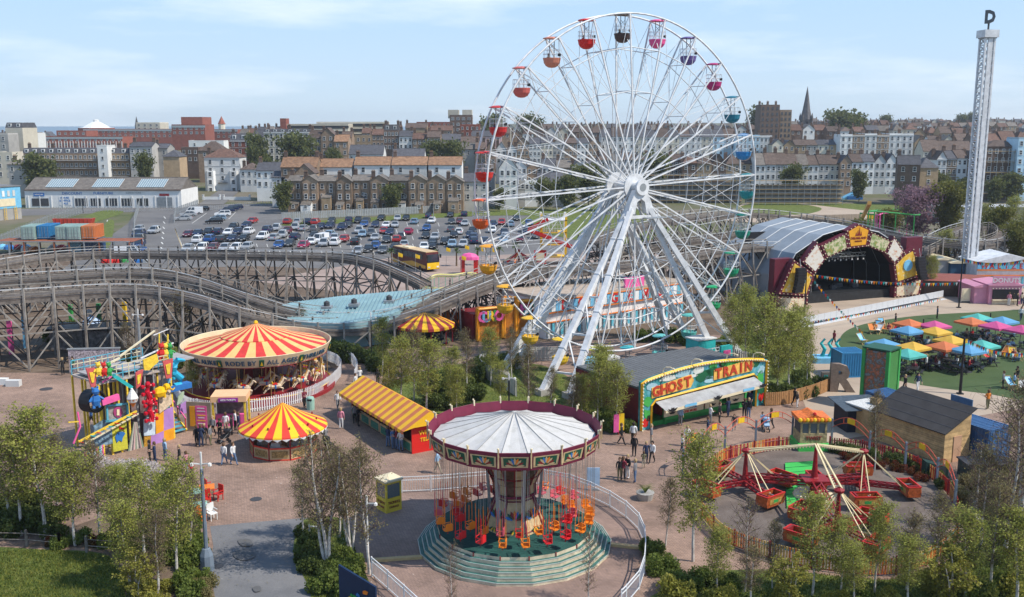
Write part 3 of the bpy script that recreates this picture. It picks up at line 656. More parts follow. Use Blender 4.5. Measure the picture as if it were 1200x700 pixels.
bld(539,562,147,505,'red','flat','flat',rows=3,cols=4,dep=10,label='red and blue fronted block tucked beneath the tall dark block',cat='apartment block',name='apartment_block',chim=0)
MID = [(400,412,161,440,'brown','browntile','gable',2),(410,436,160,460,'tan','flat','flat',4),(424,434,156,500,'brown','redtile','gable',2),(436,450,158,445,'brown','redtile','gable',3),(449.5,467,153,430,'darkbrown','slate','mansard',4),(467.5,483,160,428,'white','slate','gable',3),
       (483.5,500,163,426,'brown','redtile','gable',3),(500.5,516,161,424,'brown','browntile','gable',4),(516,540,164,430,'grey','slate','gable',5),(540,561,167,425,'brown','browntile','gable',4),(553,588,160,440,'pink','slate','gable',4),(452,470,152,520,'brown','browntile','gable',0),(475,500,150,540,'tan','browntile','gable',0),(505,530,153,500,'brown','redtile','gable',3)]
for a,b_,y,D,w,r,rf,n in MID: bld(a,b_,y,D,w,r,rf,rh=2.4,rows=3,cols=n,row='in the row below the parking deck',chim=2)
bld(409,449,181,365,'white','slate','gable',rh=3.2,rows=1,cols=7,dep=9,label='long low white building with dark slate roof behind the white terrace',chim=0,cat='shop',name='shop_building')
bld(460,497,185,350,'white','slate','gable',rh=3,rows=0,cols=0,dep=8,label='long slate roofed building just above the white terrace roofs',chim=1,cat='shop',name='shop_building')
bld(516,560,175,385,'grey','grey','gable',rh=2.4,rows=1,cols=6,dep=9,label='long grey roofed shed above the right end of the white terrace',chim=0,cat='shed',name='long_shed')
# white terrace with orange roofs, brick backs in front
for i,(a,b_) in enumerate(((371,412),(415,457),(459,500),(502,541))):
 t = bld(a,b_,193.5 if i else 196,305,'white','orange','gable',rh=2.3,rows=4,cols=(2,2,2,2)[i],dep=9,row='in the white terrace above the brick backs',look='white orange-roofed block',chim=1,win=(1.1,1.6),name='terraced_house')
 for x in (-.7,.7): part('window',winmesh(1.2,1.4),t,(x*3.2,-.03,PD(a,208,305).z-t.location.z))
bld(329,371,196,300,'brown','orange','gable',rh=2.8,rows=2,cols=4,dep=9,label='brown brick house with long orange roof left of the white terrace',chim=2,name='terraced_house')
bld(345,368,203,292,'brown','browntile','front',rh=2.6,rows=1,cols=2,dep=7,label='brown gabled wing with one arched window at the terrace corner',chim=0)
bld(300,330,200,318,'white','slate','gable',rh=2.4,rows=2,cols=4,row='in the pair left of the long orange roof',chim=1)
bld(318,334,208,300,'white','slate','gable',rh=1.6,rows=3,cols=1,row='in the pair left of the long orange roof',chim=0)
xs = [337,353,372,393,412,433,455,478,500,522,543]
for i,(a,b_) in enumerate(zip(xs,xs[1:])):
 ye = 212.5+R.uniform(-.8,.8);front = i % 2 == 1 or i == 8
 t = bld(a+.2,b_-.2,ye,281-(1.6 if front else 0),'brown','grey','front' if front else 'gable',rh=1.5 if front else 1.4,rows=3,cols=2,dep=8,row='in the brick terrace by the car park',look='brown brick '+('gabled house' if front else 'flat-backed house'),chim=1,win=(1.0,1.5),name='terraced_house')
 k = R.random();w = R.uniform(2,3);x = R.uniform(-1,1);mm = R.choice([BRN,BRN,WHT,TAN]);hh = R.uniform(2.8,5.2)
 e = MB();e.prism([(0,0),(-2.6,0),(-2.6,hh-.9),(0,hh)],w,mm,Matrix.Translation((x-w/2,0,1.5)) @ Matrix(((0,0,1,0),(1,0,0,0),(0,1,0,0),(0,0,0,1))));e.build('rear_extension',t)
 e = MB();e.box((x,-1.3,hh+1.2),(w+.2,2.9,.12),GTILE,M4=Matrix.Rotation(.33,4,'X'));e.build('extension_roof',t)
 part('window',winmesh(.9,1.1),t,(x,-2.63,3.4))
 if mm != BRN: part('window',winmesh(.9,.9),t,(x+.4*w,-.03,hh+2.5))
 for q in (0,1): b = MB();b.bar((-(b_-a)/8+.4+q*2.4,-.1,2),(-(b_-a)/8+.4+q*2.4,-.1,10),.09,BLACK);b.build('drainpipe',t)
bld(543.5,572,213,284,'grey','slate','gable',rh=2.2,rows=2,cols=3,row='in the short row right of the brick backs',chim=1)
bld(556,580,205,300,'grey','slate','front',rh=2.6,rows=2,cols=2,row='in the short row right of the brick backs',chim=1)
bld(585,606,197,290,'white','slate','front',rh=3.8,rows=3,cols=3,dep=9,label='tall white gabled house with arched windows left of the wheel hub',chim=0)
# discount shop
sh = thing('shop_building','long low white furniture shop with blue lettering and glazed roof panels','shop',(PD(120,220,296).x,296,0))
w = PD(211.5,220,296).x-PD(28,220,296).x;hw = w/2
b = MB();b.box((0,8,2.7),(w,16,5.4),WHT);b.build('wall',sh)
b = MB();b.box((0,3.6,6.95),(w,7.9,.2),GTILE,M4=Matrix.Rotation(math.radians(24),4,'X'));b.box((0,11.3,6.95),(w,9,.2),GTILE,M4=Matrix.Rotation(math.radians(-22),4,'X'));b.box((0,7.4,8.7),(w,.5,.3),GTILE)
for s in (-1,1): b.prism([(0,0),(16,0),(7.5,3.3)],.3,GTILE,Matrix.Translation((s*(hw-.2)-.15,0,5.35)) @ Matrix(((0,0,1,0),(1,0,0,0),(0,1,0,0),(0,0,0,1))))
rf = b.build('roof',sh);b = MB();b.box((0,-.2,5.35),(w,.3,.35),BRN2);b.build('gutter',sh)
SKYL = mat('patent_glazing',(.22,.30,.33),.25,var=.1,spec=.6)
for px in (67,121.5,174):
 x = PD(px,220,296).x-sh.location.x;b = MB();b.box((0,0,0),(8.2,5.4,.14),SKYL)
 for k in range(13): b.box((-4.1+k*8.2/12,0,.06),(.08,5.4,.1),WHITE)
 o = b.build('skylight',rf);o.location = (x,3.7,7.18);o.rotation_euler = (math.radians(24),0,0)
SH = lambda px: PD(px,220,296).x-sh.location.x
for px,ww,m in ((46,5,DGREY),(94,3.8,GLASS),(111,3.2,GLASS),(129.5,3.6,GLASS),(148,3.6,GLASS),(166,3.6,GLASS)):
 b = MB();b.box((SH(px),-.04,1.7),(ww,.1,2.3),m);o = b.build('shop_window',sh)
 if m is GLASS:
  b = MB()
  for k in range(5): b.box((SH(px)-ww/2+k*ww/4,-.11,1.7),(.09,.06,2.3),WHT)
  b.build('glazing_bars',o)
b = MB();b.box((SH(192),-.04,1.6),(4.6,.1,3.1),GREY)
for k in range(9): b.box((SH(192),-.1,.4+k*.34),(4.6,.03,.04),DGREY)
b.build('roller_shutter',sh)
b = MB();b.box((SH(192),-.05,3.9),(2.9,.1,.7),DRED);b.build('sign',sh)
b = MB();b.box((SH(45),-.05,4.0),(3.2,.1,1.0),BLUE);s_ = b.build('sign',sh);letter('FURNITURE',.5,WHT,s_,(SH(45),-.11,4.0),(pi/2,0,0))
b = MB();b.box((SH(75),-.03,2.1),(3.6,.06,2.7),WHT);s_ = b.build('sign',sh)
for i,tx in enumerate(('HOUSE','& OFFICE','SALE')): letter(tx,.8,BLUE,s_,(SH(75),-.08,3.0-i*.85),(pi/2,0,0))
letter('DISCOUNT',1.05,BLUE,sh,(SH(84),-.03,4.3),(pi/2,0,0),sx=1.15);letter('FURNITURE',1.0,BLUE,sh,(SH(120.5),-.03,4.35),(pi/2,0,0),sx=1.15);letter('SUPERSTORE',.8,GREY,sh,(SH(156),-.03,4.45),(pi/2,0,0),bold=0)
for i in range(14):
 b = MB();b.box((-hw+1+i*(w-2)/13,-.08,1.8),(.3,.16,3.6),WHT);b.build('pilaster',sh)
# blue warehouse at the left edge
bw = thing('warehouse','bright blue painted building with yellow ladders at the left edge','warehouse',(*PD(26,250,262).xy,0),math.radians(-68))
b = MB();b.box((-14,9,5.8),(28,18,5.6),LBLUE);b.build('upper_wall',bw);b = MB();b.box((-14,9,1.5),(27.8,17.8,3.0),GREYR);b.build('lower_wall',bw)
b = MB();b.box((-14,9,8.75),(28.4,18.4,.3),FELT);b.build('roof',bw)
bw.rotation_euler = (0,0,math.radians(62));
for i in range(8): b = MB();b.box((-2-i*1.5,-.05,6.9),(.7,.1,1.5),WHT);b.build('window',bw)
b = MB();b.box((-4,-.06,4.6),(4.5,.1,2),CREAM);b.build('mural_panel',bw)
for x in (-2,-5):
 b = MB()
 for s in (-.3,.3): b.bar((x+s,-.3,0),(x+s,-.3,3.4),.08,YEL)
 for k in range(8): b.bar((x-.3,-.3,.3+k*.4),(x+.3,-.3,.3+k*.4),.06,YEL)
 b.build('ladder',bw)
# --- behind the wheel and to the right
def terr(px0,px1,n,ye,D,cols_,roofs,rf,row,rows=3,nw=2,rh=2.3,win=(1.0,1.5),jit=.6,chim=1,dep=9,trim=None,dj=0):
 w = (px1-px0)/n
 for i in range(n): bld(px0+i*w+.1,px0+(i+1)*w-.1,ye+R.uniform(-jit,jit),D+R.uniform(-dj,dj),R.choice(cols_),R.choice(roofs),R.choice(rf),rh=rh*R.uniform(.85,1.15),rows=rows,cols=nw,dep=dep,row=row,chim=chim,win=win,trim=trim)
terr(606,704,7,168,430,['white','grey','brown','cream'],['slate','browntile'],['gable','front'],'in the upper terrace behind the wheel',nw=3)
terr(600,705,6,196,330,['white','white','grey','brown'],['slate','grey'],['gable','front'],'in the lower terrace behind the wheel',rows=3,nw=3,dj=5)
terr(600,660,4,213,300,['white','cream','grey'],['slate','flat'],['gable','flat'],'in the lowest houses left of the wheel hub',rows=2,nw=3,chim=0)
terr(704,862,12,160.5,440,['white','blue','white','cream','white'],['slate','browntile'],['gable'],'in the pale terrace behind the wheel spokes',rows=3,nw=2,trim='white',rh=3.3)
terr(862,905,3,160,436,['white','blue','white'],['flat','slate'],['flat'],'in the pale terrace right of the wheel',rows=3,nw=3,trim='white')
terr(905,985,6,170,430,['cream','tan','grey','cream'],['browntile','slate'],['gable','front'],'in the cream terrace below the church spire',rows=2,nw=2)
terr(985,1071,6,158.5,425,['white','white','brown','white'],['flat','slate'],['flat'],'in the tall terrace beside the spire',rows=4,nw=2,trim='white',win=(1.1,1.7))
terr(1082,1140,3,177,410,['brown','cream','brown'],['browntile','redtile'],['hip','gable'],'in the row left of the tower',rows=1,nw=3,rh=4)
terr(700,800,7,188,350,['brown','darkbrown','grey'],['browntile','grey'],['gable','hip'],'in the row behind the hub',rows=2,nw=3)
terr(800,885,5,192,345,['brown','darkbrown','tan'],['browntile','redtile'],['gable','front','hip'],'in the row right of the hub',rows=2,nw=2,rh=3.2)
terr(885,985,8,193,340,['white','white','cream','grey'],['browntile','grey'],['gable'],'in the cottages behind the scaffold',rows=3,nw=2,rh=3.3)
terr(985,1052,5,190,338,['brown','red','white','brown'],['browntile','slate'],['gable','front'],'in the row by the gabled houses',rows=3,nw=2)
bld(1053,1078,193,305,'darkbrown','slate','gable',rh=2.6,rows=2,cols=2,label='dark brown gabled house standing nearest the funfair field',chim=1,rot=-.3)
bld(1078,1100,197,310,'tan','slate','hip',rh=3,rows=2,cols=1,label='tan house with steep slate roof beside the dark gabled house',chim=1)
terr(1098,1146,4,186,330,['brown','white','red'],['browntile','slate'],['gable','front'],'in the lower row beside the tower',rows=2,nw=2,trim='white')
bld(1194,1216,163,318,'blue','flat','flat',rows=5,cols=3,label='tall blue-grey block at the far right edge',chim=0,cat='apartment block',name='apartment_block')
terr(1140,1225,5,165,420,['brown','cream','white','darkbrown'],['browntile','redtile'],['gable','hip'],'in the row behind the drop tower',rows=2,nw=2,rh=3.4)
def skyline(px0,px1,y,D,row,n,ws=('brown','darkbrown','cream','tan','white'),jit=1.4,rh=3.2,rows=1):
 w = (px1-px0)/n;p = px0
 for i in range(n):
  a = p+R.uniform(0,w*.12);p += w
  bld(a,p-R.uniform(-.1,w*.1),y+R.uniform(-jit,jit),D*R.uniform(.98,1.02),R.choice(ws),R.choice(['browntile','browntile','slate','grey','redtile']),R.choice(['gable','gable','front','hip']),rh=rh*R.uniform(.7,1.1),rows=rows,cols=max(2,int(w*D/FPX/3.2)),dep=9,row=row,chim=R.choice([1,2]),win=(1.1,1.4))
skyline(557,735,156,560,'in the rooftops left behind the wheel',13)
skyline(560,740,150,700,'on the skyline left behind the wheel',12,jit=1)
skyline(735,890,153,560,'in the rooftops right behind the wheel',11)
skyline(740,890,149.5,720,'on the skyline right behind the wheel',10,jit=1)
skyline(925,1075,153,540,'in the rooftops around the church spire',10)
skyline(1070,1210,157,540,'in the rooftops around the drop tower',9)
skyline(925,1075,147,760,'on the skyline right of the spire',14,jit=1)
skyline(1070,1215,149,760,'on the skyline around the drop tower',13,jit=1)
skyline(950,1215,142.5,1250,'on the most distant ridge at right',30,jit=1,rh=3,rows=0)
skyline(1072,1200,166,470,'in the middle rooftops at the drop tower',8,rows=2)
skyline(280,330,156,560,'on the skyline left of the pale hotel',5)
skyline(-10,60,160,700,'on the skyline at the far left',6,ws=('white','grey','cream'))
skyline(556,606,176,380,'in the roofs beside the gabled house',4,rows=2)
# castle-like block, church spire
CST = WN['darkbrown']
cb = bld(892,914,124,520,'darkbrown','flat','flat',rows=6,cols=4,dep=12,label='tall dark castle-like block on the skyline left of the spire',cat='apartment block',name='apartment_block',chim=3,win=(1.0,1.5),fr='d')
bld(914.3,928,130,524,'brown','flat','flat',rows=6,cols=3,dep=12,label='lower brown wing with lift shaft beside the castle-like block',cat='apartment block',name='apartment_block',chim=0,fr='d')
cs = roofthing('church','grey stone church tower with tall pointed spire on the skyline','church',944,560,lambda t,Z: (
 MB().box((0,0,Z(140)/2),(5.6,5.6,Z(140)),mat('dark_church_stone',(.13,.12,.115),.9,var=.25)).build('tower',t),
 MB().lathe([(3.4,Z(140.2)),(2.1,Z(128)),(.9,Z(112)),(0,Z(101))],8,mat('spire_stone',(.15,.14,.14),.9,var=.25)).build('spire',t),
 [MB().lathe([(.7,Z(141)),(.6,Z(137)),(0,Z(132))],6,MC['dark_church_stone'],(sx*2.6,sy*2.6,0)).build('pinnacle',t) for sx in (-1,1) for sy in (-1,1)],
 [MB().box((0,-2.85,Z(146)),(1.2,.1,3.2),BLACK).build('belfry_opening',t)]))
# scaffolded block and scaffold fence
def scaffold(t,w,h,d,nx,nz,m=GREY):
 for i in range(nx+1): bar1('standard',t,(-w/2+i*w/nx,0,0),(-w/2+i*w/nx,0,h),.12,m)
 for j in range(nz):
  z = (j+1)*h/nz-.3;bar1('ledger',t,(-w/2,0,z),(w/2,0,z),.12,m);b = MB();b.box((0,d/2,z-.4),(w,d,.10),LWOOD if m is GREY else m);b.build('deck_board',t)
t = bld(1157,1196,172,322,'darkbrown','browntile','hip',rh=2,rows=4,cols=5,label='brown block wrapped in scaffolding to the right of the drop tower',cat='apartment block',name='apartment_block',chim=0)
q = thing('scaffolding','scaffolding with pale boards on the brown block right of the tower','scaffolding',(PD(1176,180,319).x,319,0));scaffold(q,11,PD(0,175,319).z,1.4,6,5)
for px,w,ww,lb in ((800,140,38,'long grey scaffold wall behind the wheel'),(925,115,30,'long grey scaffold wall beside the green at right')):
 q = thing('scaffold_wall',lb,'scaffolding',(PD(px,225,312).x,312 if ww == 38 else 306,0));scaffold(q,ww,PD(0,203 if ww == 38 else 208,312).z,1.2,ww//2,6)
 b = MB();b.box((0,1.4,3.4),(ww,.2,6.4 if ww == 38 else 5.6),mat('grey_netting',(.17,.18,.18),.9,var=.25,sc=1));b.build('debris_netting',q)
# =====================================================  CAR PARK
CC = dict(silver=(.45,.47,.49),white=(.75,.76,.77),black=(.018,.018,.02),blue=(.02,.10,.32),red=(.38,.02,.02),grey=(.13,.14,.15),navy=(.015,.03,.09),maroon=(.15,.012,.03),pale_blue=(.25,.38,.50),crimson=(.45,.01,.08),dark_grey=(.05,.055,.06))
for k,c in CC.items(): mat('car_paint_'+k,c,.25,metal=.25 if k not in ('white','red') else 0,var=0,spec=.6)
def carmesh(kind):
 L_,W_ = 4.15,1.72;m = MC['car_paint_silver'];Z = Matrix.Rotation(pi/2,4,'X')
 prof = dict(hatch=([(-2.05,.35),(2.02,.35),(2.08,.62),(1.95,.78),(1.05,.92),(-2.0,.95),(-2.08,.7)],[(-1.95,.93),(1.1,.9),(.35,1.40),(-1.45,1.42)],1.44),
    estate=([(-2.2,.38),(2.15,.38),(2.22,.7),(2.1,.86),(1.15,1.0),(-2.12,1.05),(-2.22,.75)],[(-2.1,1.02),(1.25,.98),(.5,1.56),(-1.8,1.6)],1.62),
    saloon=([(-2.25,.34),(2.2,.34),(2.28,.6),(2.15,.76),(1.1,.90),(-1.5,.92),(-2.2,.88),(-2.28,.6)],[(-1.75,.9),(1.2,.88),(.4,1.36),(-1.05,1.38)],1.40),
    van=([(-2.3,.35),(2.3,.35),(2.36,.8),(2.0,1.15),(-2.3,1.2)],[(-.1,1.15),(2.0,1.12),(1.4,1.9),(-.1,1.95)],1.97))[kind]
 b = MB();b.prism(prof[0],W_,m,Matrix.Translation((0,W_/2,0)) @ Z)
 g = MB();P1 = prof[1];n = len(P1);vs = [Vector((x,-.80 if z < 1.25 else -.62,z)) for x,z in P1]+[Vector((x,.80 if z < 1.25 else .62,z)) for x,z in P1]
 g.add(vs,[tuple(range(n)),tuple(range(2*n-1,n-1,-1))]+[((i+1) % n,i,i+n,(i+1) % n+n) for i in range(n)],GLASS)
 x0,x1 = P1[3][0],P1[2][0];b.box(((x0+x1)/2,0,prof[2]-.02),(abs(x1-x0)+.1,1.3,.06),m)
 for s in (-1,1):
  for (xa,za),(xb,zb) in ((P1[0],P1[3]),(P1[1],P1[2]),(((P1[0][0]+P1[1][0])/2,P1[0][1]),((x0+x1)/2,prof[2]-.03))): b.bar((xa,s*.80,za),(xb,s*.63,zb),.08,m)
  b.box((.75,s*.95,.98),(.18,.16,.12),m)
 if kind == 'van': b.box((-1.2,0,1.55),(2.2,1.66,.82),m)
 w = MB();w.lathe([(0,-.1),(.31,-.1),(.31,.1),(0,.1)],12,BLACK);w.lathe([(0,.102),(.18,.102),(.18,.1)],8,GREY);w.lathe([(0,-.102),(.18,-.102)],8,GREY)
 h = MB();h.box((0,0,0),(.1,.34,.16),WHT);t = MB();t.box((0,0,0),(.08,.3,.2),RED);p = MB();p.box((0,0,0),(.04,.5,.12),WHT)
 return b.mesh('body'),g.mesh('cabin_windows'),w.mesh('wheel'),h.mesh('headlight'),t.mesh('tail_light'),p.mesh('number_plate'),prof[0]
CARM = {k: carmesh(k) for k in ('hatch','estate','saloon','van')}
KN = dict(hatch='hatchback',estate='estate car',saloon='saloon car',van='van')
def car(px,py,col,kind,rot,row,cat='car'):
 p = P(px,py+2.5);M_ = CARM[kind];nm = f'{col.replace("_", " ")} {KN[kind]}'
 t = thing('parked_car' if kind != 'van' else 'parked_van',nm,'car' if kind != 'van' else 'van',(p.x,p.y,.02),rot,'vehicles in the car park')
 o = part('body',M_[0],t);o.material_slots[0].link = 'OBJECT';o.material_slots[0].material = MC['car_paint_'+col]
 part('cabin_windows',M_[1],t)
 for x in (-1.3,1.3):
  for y in (-.78,.78): part('wheel',M_[2],t,(x,y,.31),(pi/2,0,0))
 xf,xb = max(q[0] for q in M_[6]),min(q[0] for q in M_[6])
 for y in (-.6,.6): part('headlight',M_[3],t,(xf-.07,y,.66));part('tail_light',M_[4],t,(xb+.06,y,.76))
 part('number_plate',M_[5],t,(xf-.0,0,.5));reg(t,nm,row,px)
cars = {
 'in the back row under the brick terrace': "337,260,red 349,260,silver 361,260,navy 370,261,red 376,266,navy 389,259,dark_grey 409,258,navy 420,259,black 429,259,grey 447,256,black 466,256,silver 476,256,black 486,260,pale_blue 502,253,navy 506,259,white 528,252,black 544,251,navy",
 'in the second row of the car park': "314,270,navy 324,268,silver 337,271,maroon 346,267,silver 356,268,silver 369,269,grey 387,265,navy 401,267,navy 408,264,dark_grey 427,263,blue 440,264,navy 453,264,white 463,264,silver 500,268,blue 529,260,dark_grey 539,260,maroon",
 'in the third row of the car park': "308,278,white 322,279,silver 331,276,silver 346,278,navy 368,277,black 387,275,pale_blue 393,279,silver 403,281,red 421,271,silver 425,275,pale_blue 435,274,grey 450,271,red 457,273,navy 479,272,crimson 499,277,black 510,278,silver 529,269,grey 532,276,black 538,272,white 551,276,navy",
 'in the fourth row of the car park': "327,288,blue 340,286,dark_grey 356,288,crimson 365,284,white 380,286,silver 393,285,white 416,284,black 440,279,silver 453,282,dark_grey 465,281,red 471,278,grey 507,285,dark_grey 521,284,black 530,287,pale_blue 543,287,silver 555,283,navy",
 'in the front row beside the coach': "420,295,silver 432,293,black 440,289,blue 449,294,grey 463,291,black 474,287,silver 497,290,white 507,289,black",
 'in the front left block of the car park': "221,275,maroon 232,274,navy 245,273,black 256,272,navy 268,273,white 279,272,navy 292,272,white 233,282,white 247,281,blue 260,281,dark_grey 273,280,navy 286,280,black 221,292,silver 237,292,white 250,291,maroon 264,291,silver 277,291,white 290,290,silver 274,267,black 289,264,navy 296,259,red",
 'in the short block beside the road entrance': "215,256,silver 221,251,silver 237,245,black 251,260,black 256,256,pale_blue 261,251,white 266,247,navy 271,245,navy 277,243,navy",
 'in the column along the left fence': "163,269,silver 163,275,navy 163,281,dark_grey 163,287,navy 163,293,blue",
 'in the right end of the car park': "554,271,black 565,265,navy 578,263,navy 588,261,red 598,263,pale_blue 577,270,white 591,273,navy 592,278,silver 590,282,pale_blue 610,281,maroon 615,269,navy 616,272,navy 628,277,grey 555,280,navy 568,283,navy 605,256,dark_grey 545,262,silver 620,262,blue"}
RC = random.Random(5)
for row,st in cars.items():
 for s in st.split():
  x,y,c = s.split(',');x,y = float(x),float(y)
  rot = -pi/2+.02+RC.uniform(-.07,.07)+(0 if RC.random() < .7 else pi)
  if 'entrance' in row: rot = pi+.25
  car(x,y,c,RC.choice(['hatch','hatch','saloon','estate']),rot,row)
car(228,248.5,'white','van',pi+.25,'in the short block beside the road entrance');car(376,282,'white','van',-pi/2-.3,'between two rows of the car park')
car(181,271,'silver','estate',-pi/2,'driving along the entrance lane')
car(150,298,'white','van',.2,'parked just behind the coaster at left')
# coach
ct = thing('coach','black and yellow tour coach parked at the front of the car park','coach',P(487,314),-pi/2+.62)
b = MB();Z = Matrix.Rotation(pi/2,4,'X');b.prism([(-6,.4),(6,.4),(6,2.2),(5.7,3.35),(-5.8,3.35),(-6,3.0)],2.5,mat('coach_dark_livery',(.10,.02,.02),.3,var=.2),Matrix.Translation((0,1.25,0)) @ Z);b.build('body',ct)
b = MB();b.box((-.1,0,3.40),(11.4,2.3,.12),mat('coach_roof_cream',(.62,.42,.2),.4));b.box((-2,0,3.5),(2,1.5,.16),CREAM);b.build('roof_panel',ct)
for s in (-1,1):
 for i in range(6): b = MB();b.box((-4.9+i*1.75,s*1.26,2.55),(1.65,.05,1.0),GLASS);b.build('side_window',ct)
 b = MB();b.prism([(-5.8,.6),(5.6,.6),(5.6,1.1),(1,1.5),(-3,.95),(-5.8,1.4)],.03,mat('coach_gold_stripe',(.6,.33,.05),.4),Matrix.Translation((0,s*1.27+.015,0)) @ Z);b.build('side_stripe',ct)
 for x in (-3.6,3.8): b = MB();b.lathe([(0,-.12),(.48,-.12),(.48,.12),(0,.12)],14,BLACK);part('wheel',b.mesh('wheel'),ct,(x,s*1.18,.48),(pi/2,0,0))
 b = MB();b.box((6.3,s*1.3,2.7),(.3,.2,.6),BLACK);b.build('wing_mirror',ct)
b = MB();b.box((5.95,0,2.35),(.2,2.3,1.3),GLASS,M4=Matrix.Rotation(-.14,4,'Y'));b.build('windscreen',ct)
b = MB();b.box((6.03,0,1.05),(.1,2.4,1.1),YEL);b.build('front_panel',ct)
for s in (-1,1): b = MB();b.box((6.1,s*.85,.85),(.06,.4,.25),WHT);b.build('headlight',ct)
# fences round the yard and the car park (palisade)
def pales(name,label,pts,h,m,gap,w=.07,rails=(.25,.85),cat='fence',row=None,post=None,individual=True,th=.05,top=None):
 t = thing(name,label,cat,(pts[0].x,pts[0].y,0));o0 = Vector((pts[0].x,pts[0].y,0));sm = resample(pts,gap)
 n = 0;rest = MB();pm = {}
 for i,(a,c) in enumerate(zip(sm,sm[1:])):
  an = math.atan2(c.y-a.y,c.x-a.x)
  if individual and n < 300:
   if 0 not in pm: q = MB();q.box((0,0,h/2+.05),(w,th,h),m);pm[0] = q.mesh('pale')
   part('pale',pm[0],t,a-o0,(0,0,an));n += 1
  else: rest.box(a-o0+Vector((0,0,h/2+.05)),(w,th,h),m,an)
 if rest.v: stuff(rest.build('pale',t))
 k = max(1,round(2.4/gap));pp = sm[::k]+[sm[-1]]
 for r in rails:
  b = MB();b.tube([p-o0+Vector((0,0,r*h)) for p in pp],.06,top or m,4);b.build('rail',t)
 for p in pp: bar1('post',t,p-o0,p-o0+Vector((0,0,h+.08)),.11,post or m)
 return t
GALV = mat('galvanised_palisade',(.36,.38,.39),.5,metal=.3,var=.1)
pales('palisade_fence','galvanised palisade fence between the car park lane and the yard',[P(157,300),P(158,262),P(163,245)],2.2,GALV,.5)
pales('palisade_fence','galvanised palisade fence round the short block by the road',[P(204,262),P(206,252),P(232,242)],2.0,GALV,.5)
pales('palisade_fence','long grey fence along the foot of the brick terrace',[P(331,258),P(345,257.5),P(420,254),P(500,250),P(560,246)],2.0,GALV,.5,.38)
pales('palisade_fence','grey fence climbing between blue warehouse and container yard',[P(-20,297),P(56,263),P(98,250)],2.2,GALV,.6)
pales('roadside_fence','low metal fence along the road edge above the car park',[P(60,248),P(150,248.5),P(205,247)],1.4,GALV,.8)
pales('roadside_fence','thin railing along the road right of the entrance',[P(240,247.5),P(300,241),P(335,240)],1.3,GALV,.8)
# villa garden wall
g = thing('garden_wall','white garden wall with gate piers in front of the villa','wall',(*PD(265,230,322).xy,0));
for a,c in ((-7.4,-2.2),(-.6,7.6)): bar1('wall_panel',g,(a,0,.7),(c,0,.7),.3,WHT,1.4)
for x in (-7.5,-2,-.8,7.7): b = MB();b.box((x,0,1),(.5,.5,2.0),WHT);b.box((x,0,2.05),(.62,.62,.12),WHT);b.build('gate_pier',g)
# shipping containers
def contmesh(L_,m):
 W_,H_ = 2.44,2.55;b = MB();b.box((0,0,H_/2),(L_-.1,W_-.1,H_-.1),m);n = int(L_/.28)
 for i in range(n):
  x = -L_/2+.15+(i+.25)*(L_-.3)/n
  for s in (-1,1): b.box((x,s*(W_/2-.03),H_/2),(.14,.06,H_-.3),m)
  b.box((x,0,H_-.03),(.14,W_-.2,.06),m)
 return b.mesh('shell')
def framemesh(L_,m):
 W_,H_ = 2.44,2.55;b = MB()
 for s in (-1,1):
  for z in (.08,H_-.06): b.box((0,s*(W_/2-.05),z),(L_,.14,.16),m)
  for x in (-1,1): b.box((x*(L_/2-.08),s*(W_/2-.07),H_/2),(.17,.17,H_-.25),m)
 for x in (-1,1):
  for z in (.08,H_-.06): b.box((x*(L_/2-.08),0,z),(.15,W_-.35,.14),m)
 return b.mesh('corner_frame')
def container(label,p,rot,m,L_=6.06,name='shipping_container',cat='container',doors=True,lock=GREY):
 t = thing(name,label,cat,p,rot);part('shell',contmesh(L_,m),t);part('corner_frame',framemesh(L_,m),t)
 if doors:
  for s in (-1,1):
   b = MB();b.box((L_/2+.01,s*.57,1.27),(.06,1.1,2.25),m)
   for z in (.6,1.27,1.95): b.box((L_/2+.05,s*.57,z),(.03,.95,.1),m)
   d = b.build('door',t)
   for q in (.25,.85): bar1('locking_bar',d,(L_/2+.09,s*q,.2),(L_/2+.09,s*q,2.4),.05,lock,n=5)
 return t
CT = {k: mat('container_'+k,c,.5,var=.12,sc=.6) for k,c in dict(sage=(.30,.42,.38),blue=(.03,.20,.42),orange=(.58,.19,.06),sky=(.17,.38,.50),navy=(.045,.10,.22),red=(.5,.05,.03)).items()}
for px,py,z,c,lb in ((32.5,296,2.7,'sage','sage green container, left one of the raised pair in the yard'),(51,295,2.7,'blue','blue container with white marks beside the left sage one'),
  (72.5,296,2.7,'sage','sage green container, left one of the raised trio'),(86,296,2.7,'sage','sage green container in the middle of the raised trio'),(103,295.5,2.7,'orange','orange container at the right end of the raised trio'),
  (86,299,0,'sky','sky blue container on the ground just behind the coaster'),(104,299,0,'navy','navy container on the ground just behind the coaster')):
 p = P(px,py-2 if z == 0 else py+1,0);p.z = z;p.y += 3;t = container(lb,p,-pi/2+.10,CT[c])
st = thing('steel_staging','rusty steel staging carrying the raised containers in the yard','staging',(P(70,300).x,P(70,300).y,0))
RUST = mat('rusty_steel',(.30,.10,.05),.8,var=.3)
for x in [-13+i*2.9 for i in range(10)]:
 for y in (1,7.5): bar1('post',st,(x,y,0),(x,y,2.55),.22,RUST if int(x) % 2 else GREY)
for y in (1,7.5): bar1('beam',st,(-13,y,2.6),(13.2,y,2.6),.2,GREY)
for i in range(9): bar1('cross_brace',st,(-13+i*2.9,1,.2),(-13+(i+1)*2.9,1,2.5),.06,GREY)
bar1('guard_rail',st,(-13,-.6,3.6),(13.2,-.6,3.6),.06,GREY)
b = MB();b.box((0,4.6,2.52),(27,6.6,.06),RUST);b.build('deck',st)
t = thing('skip','long open red skip lying in the yard grass','skip',P(87,262),.05);b = MB()
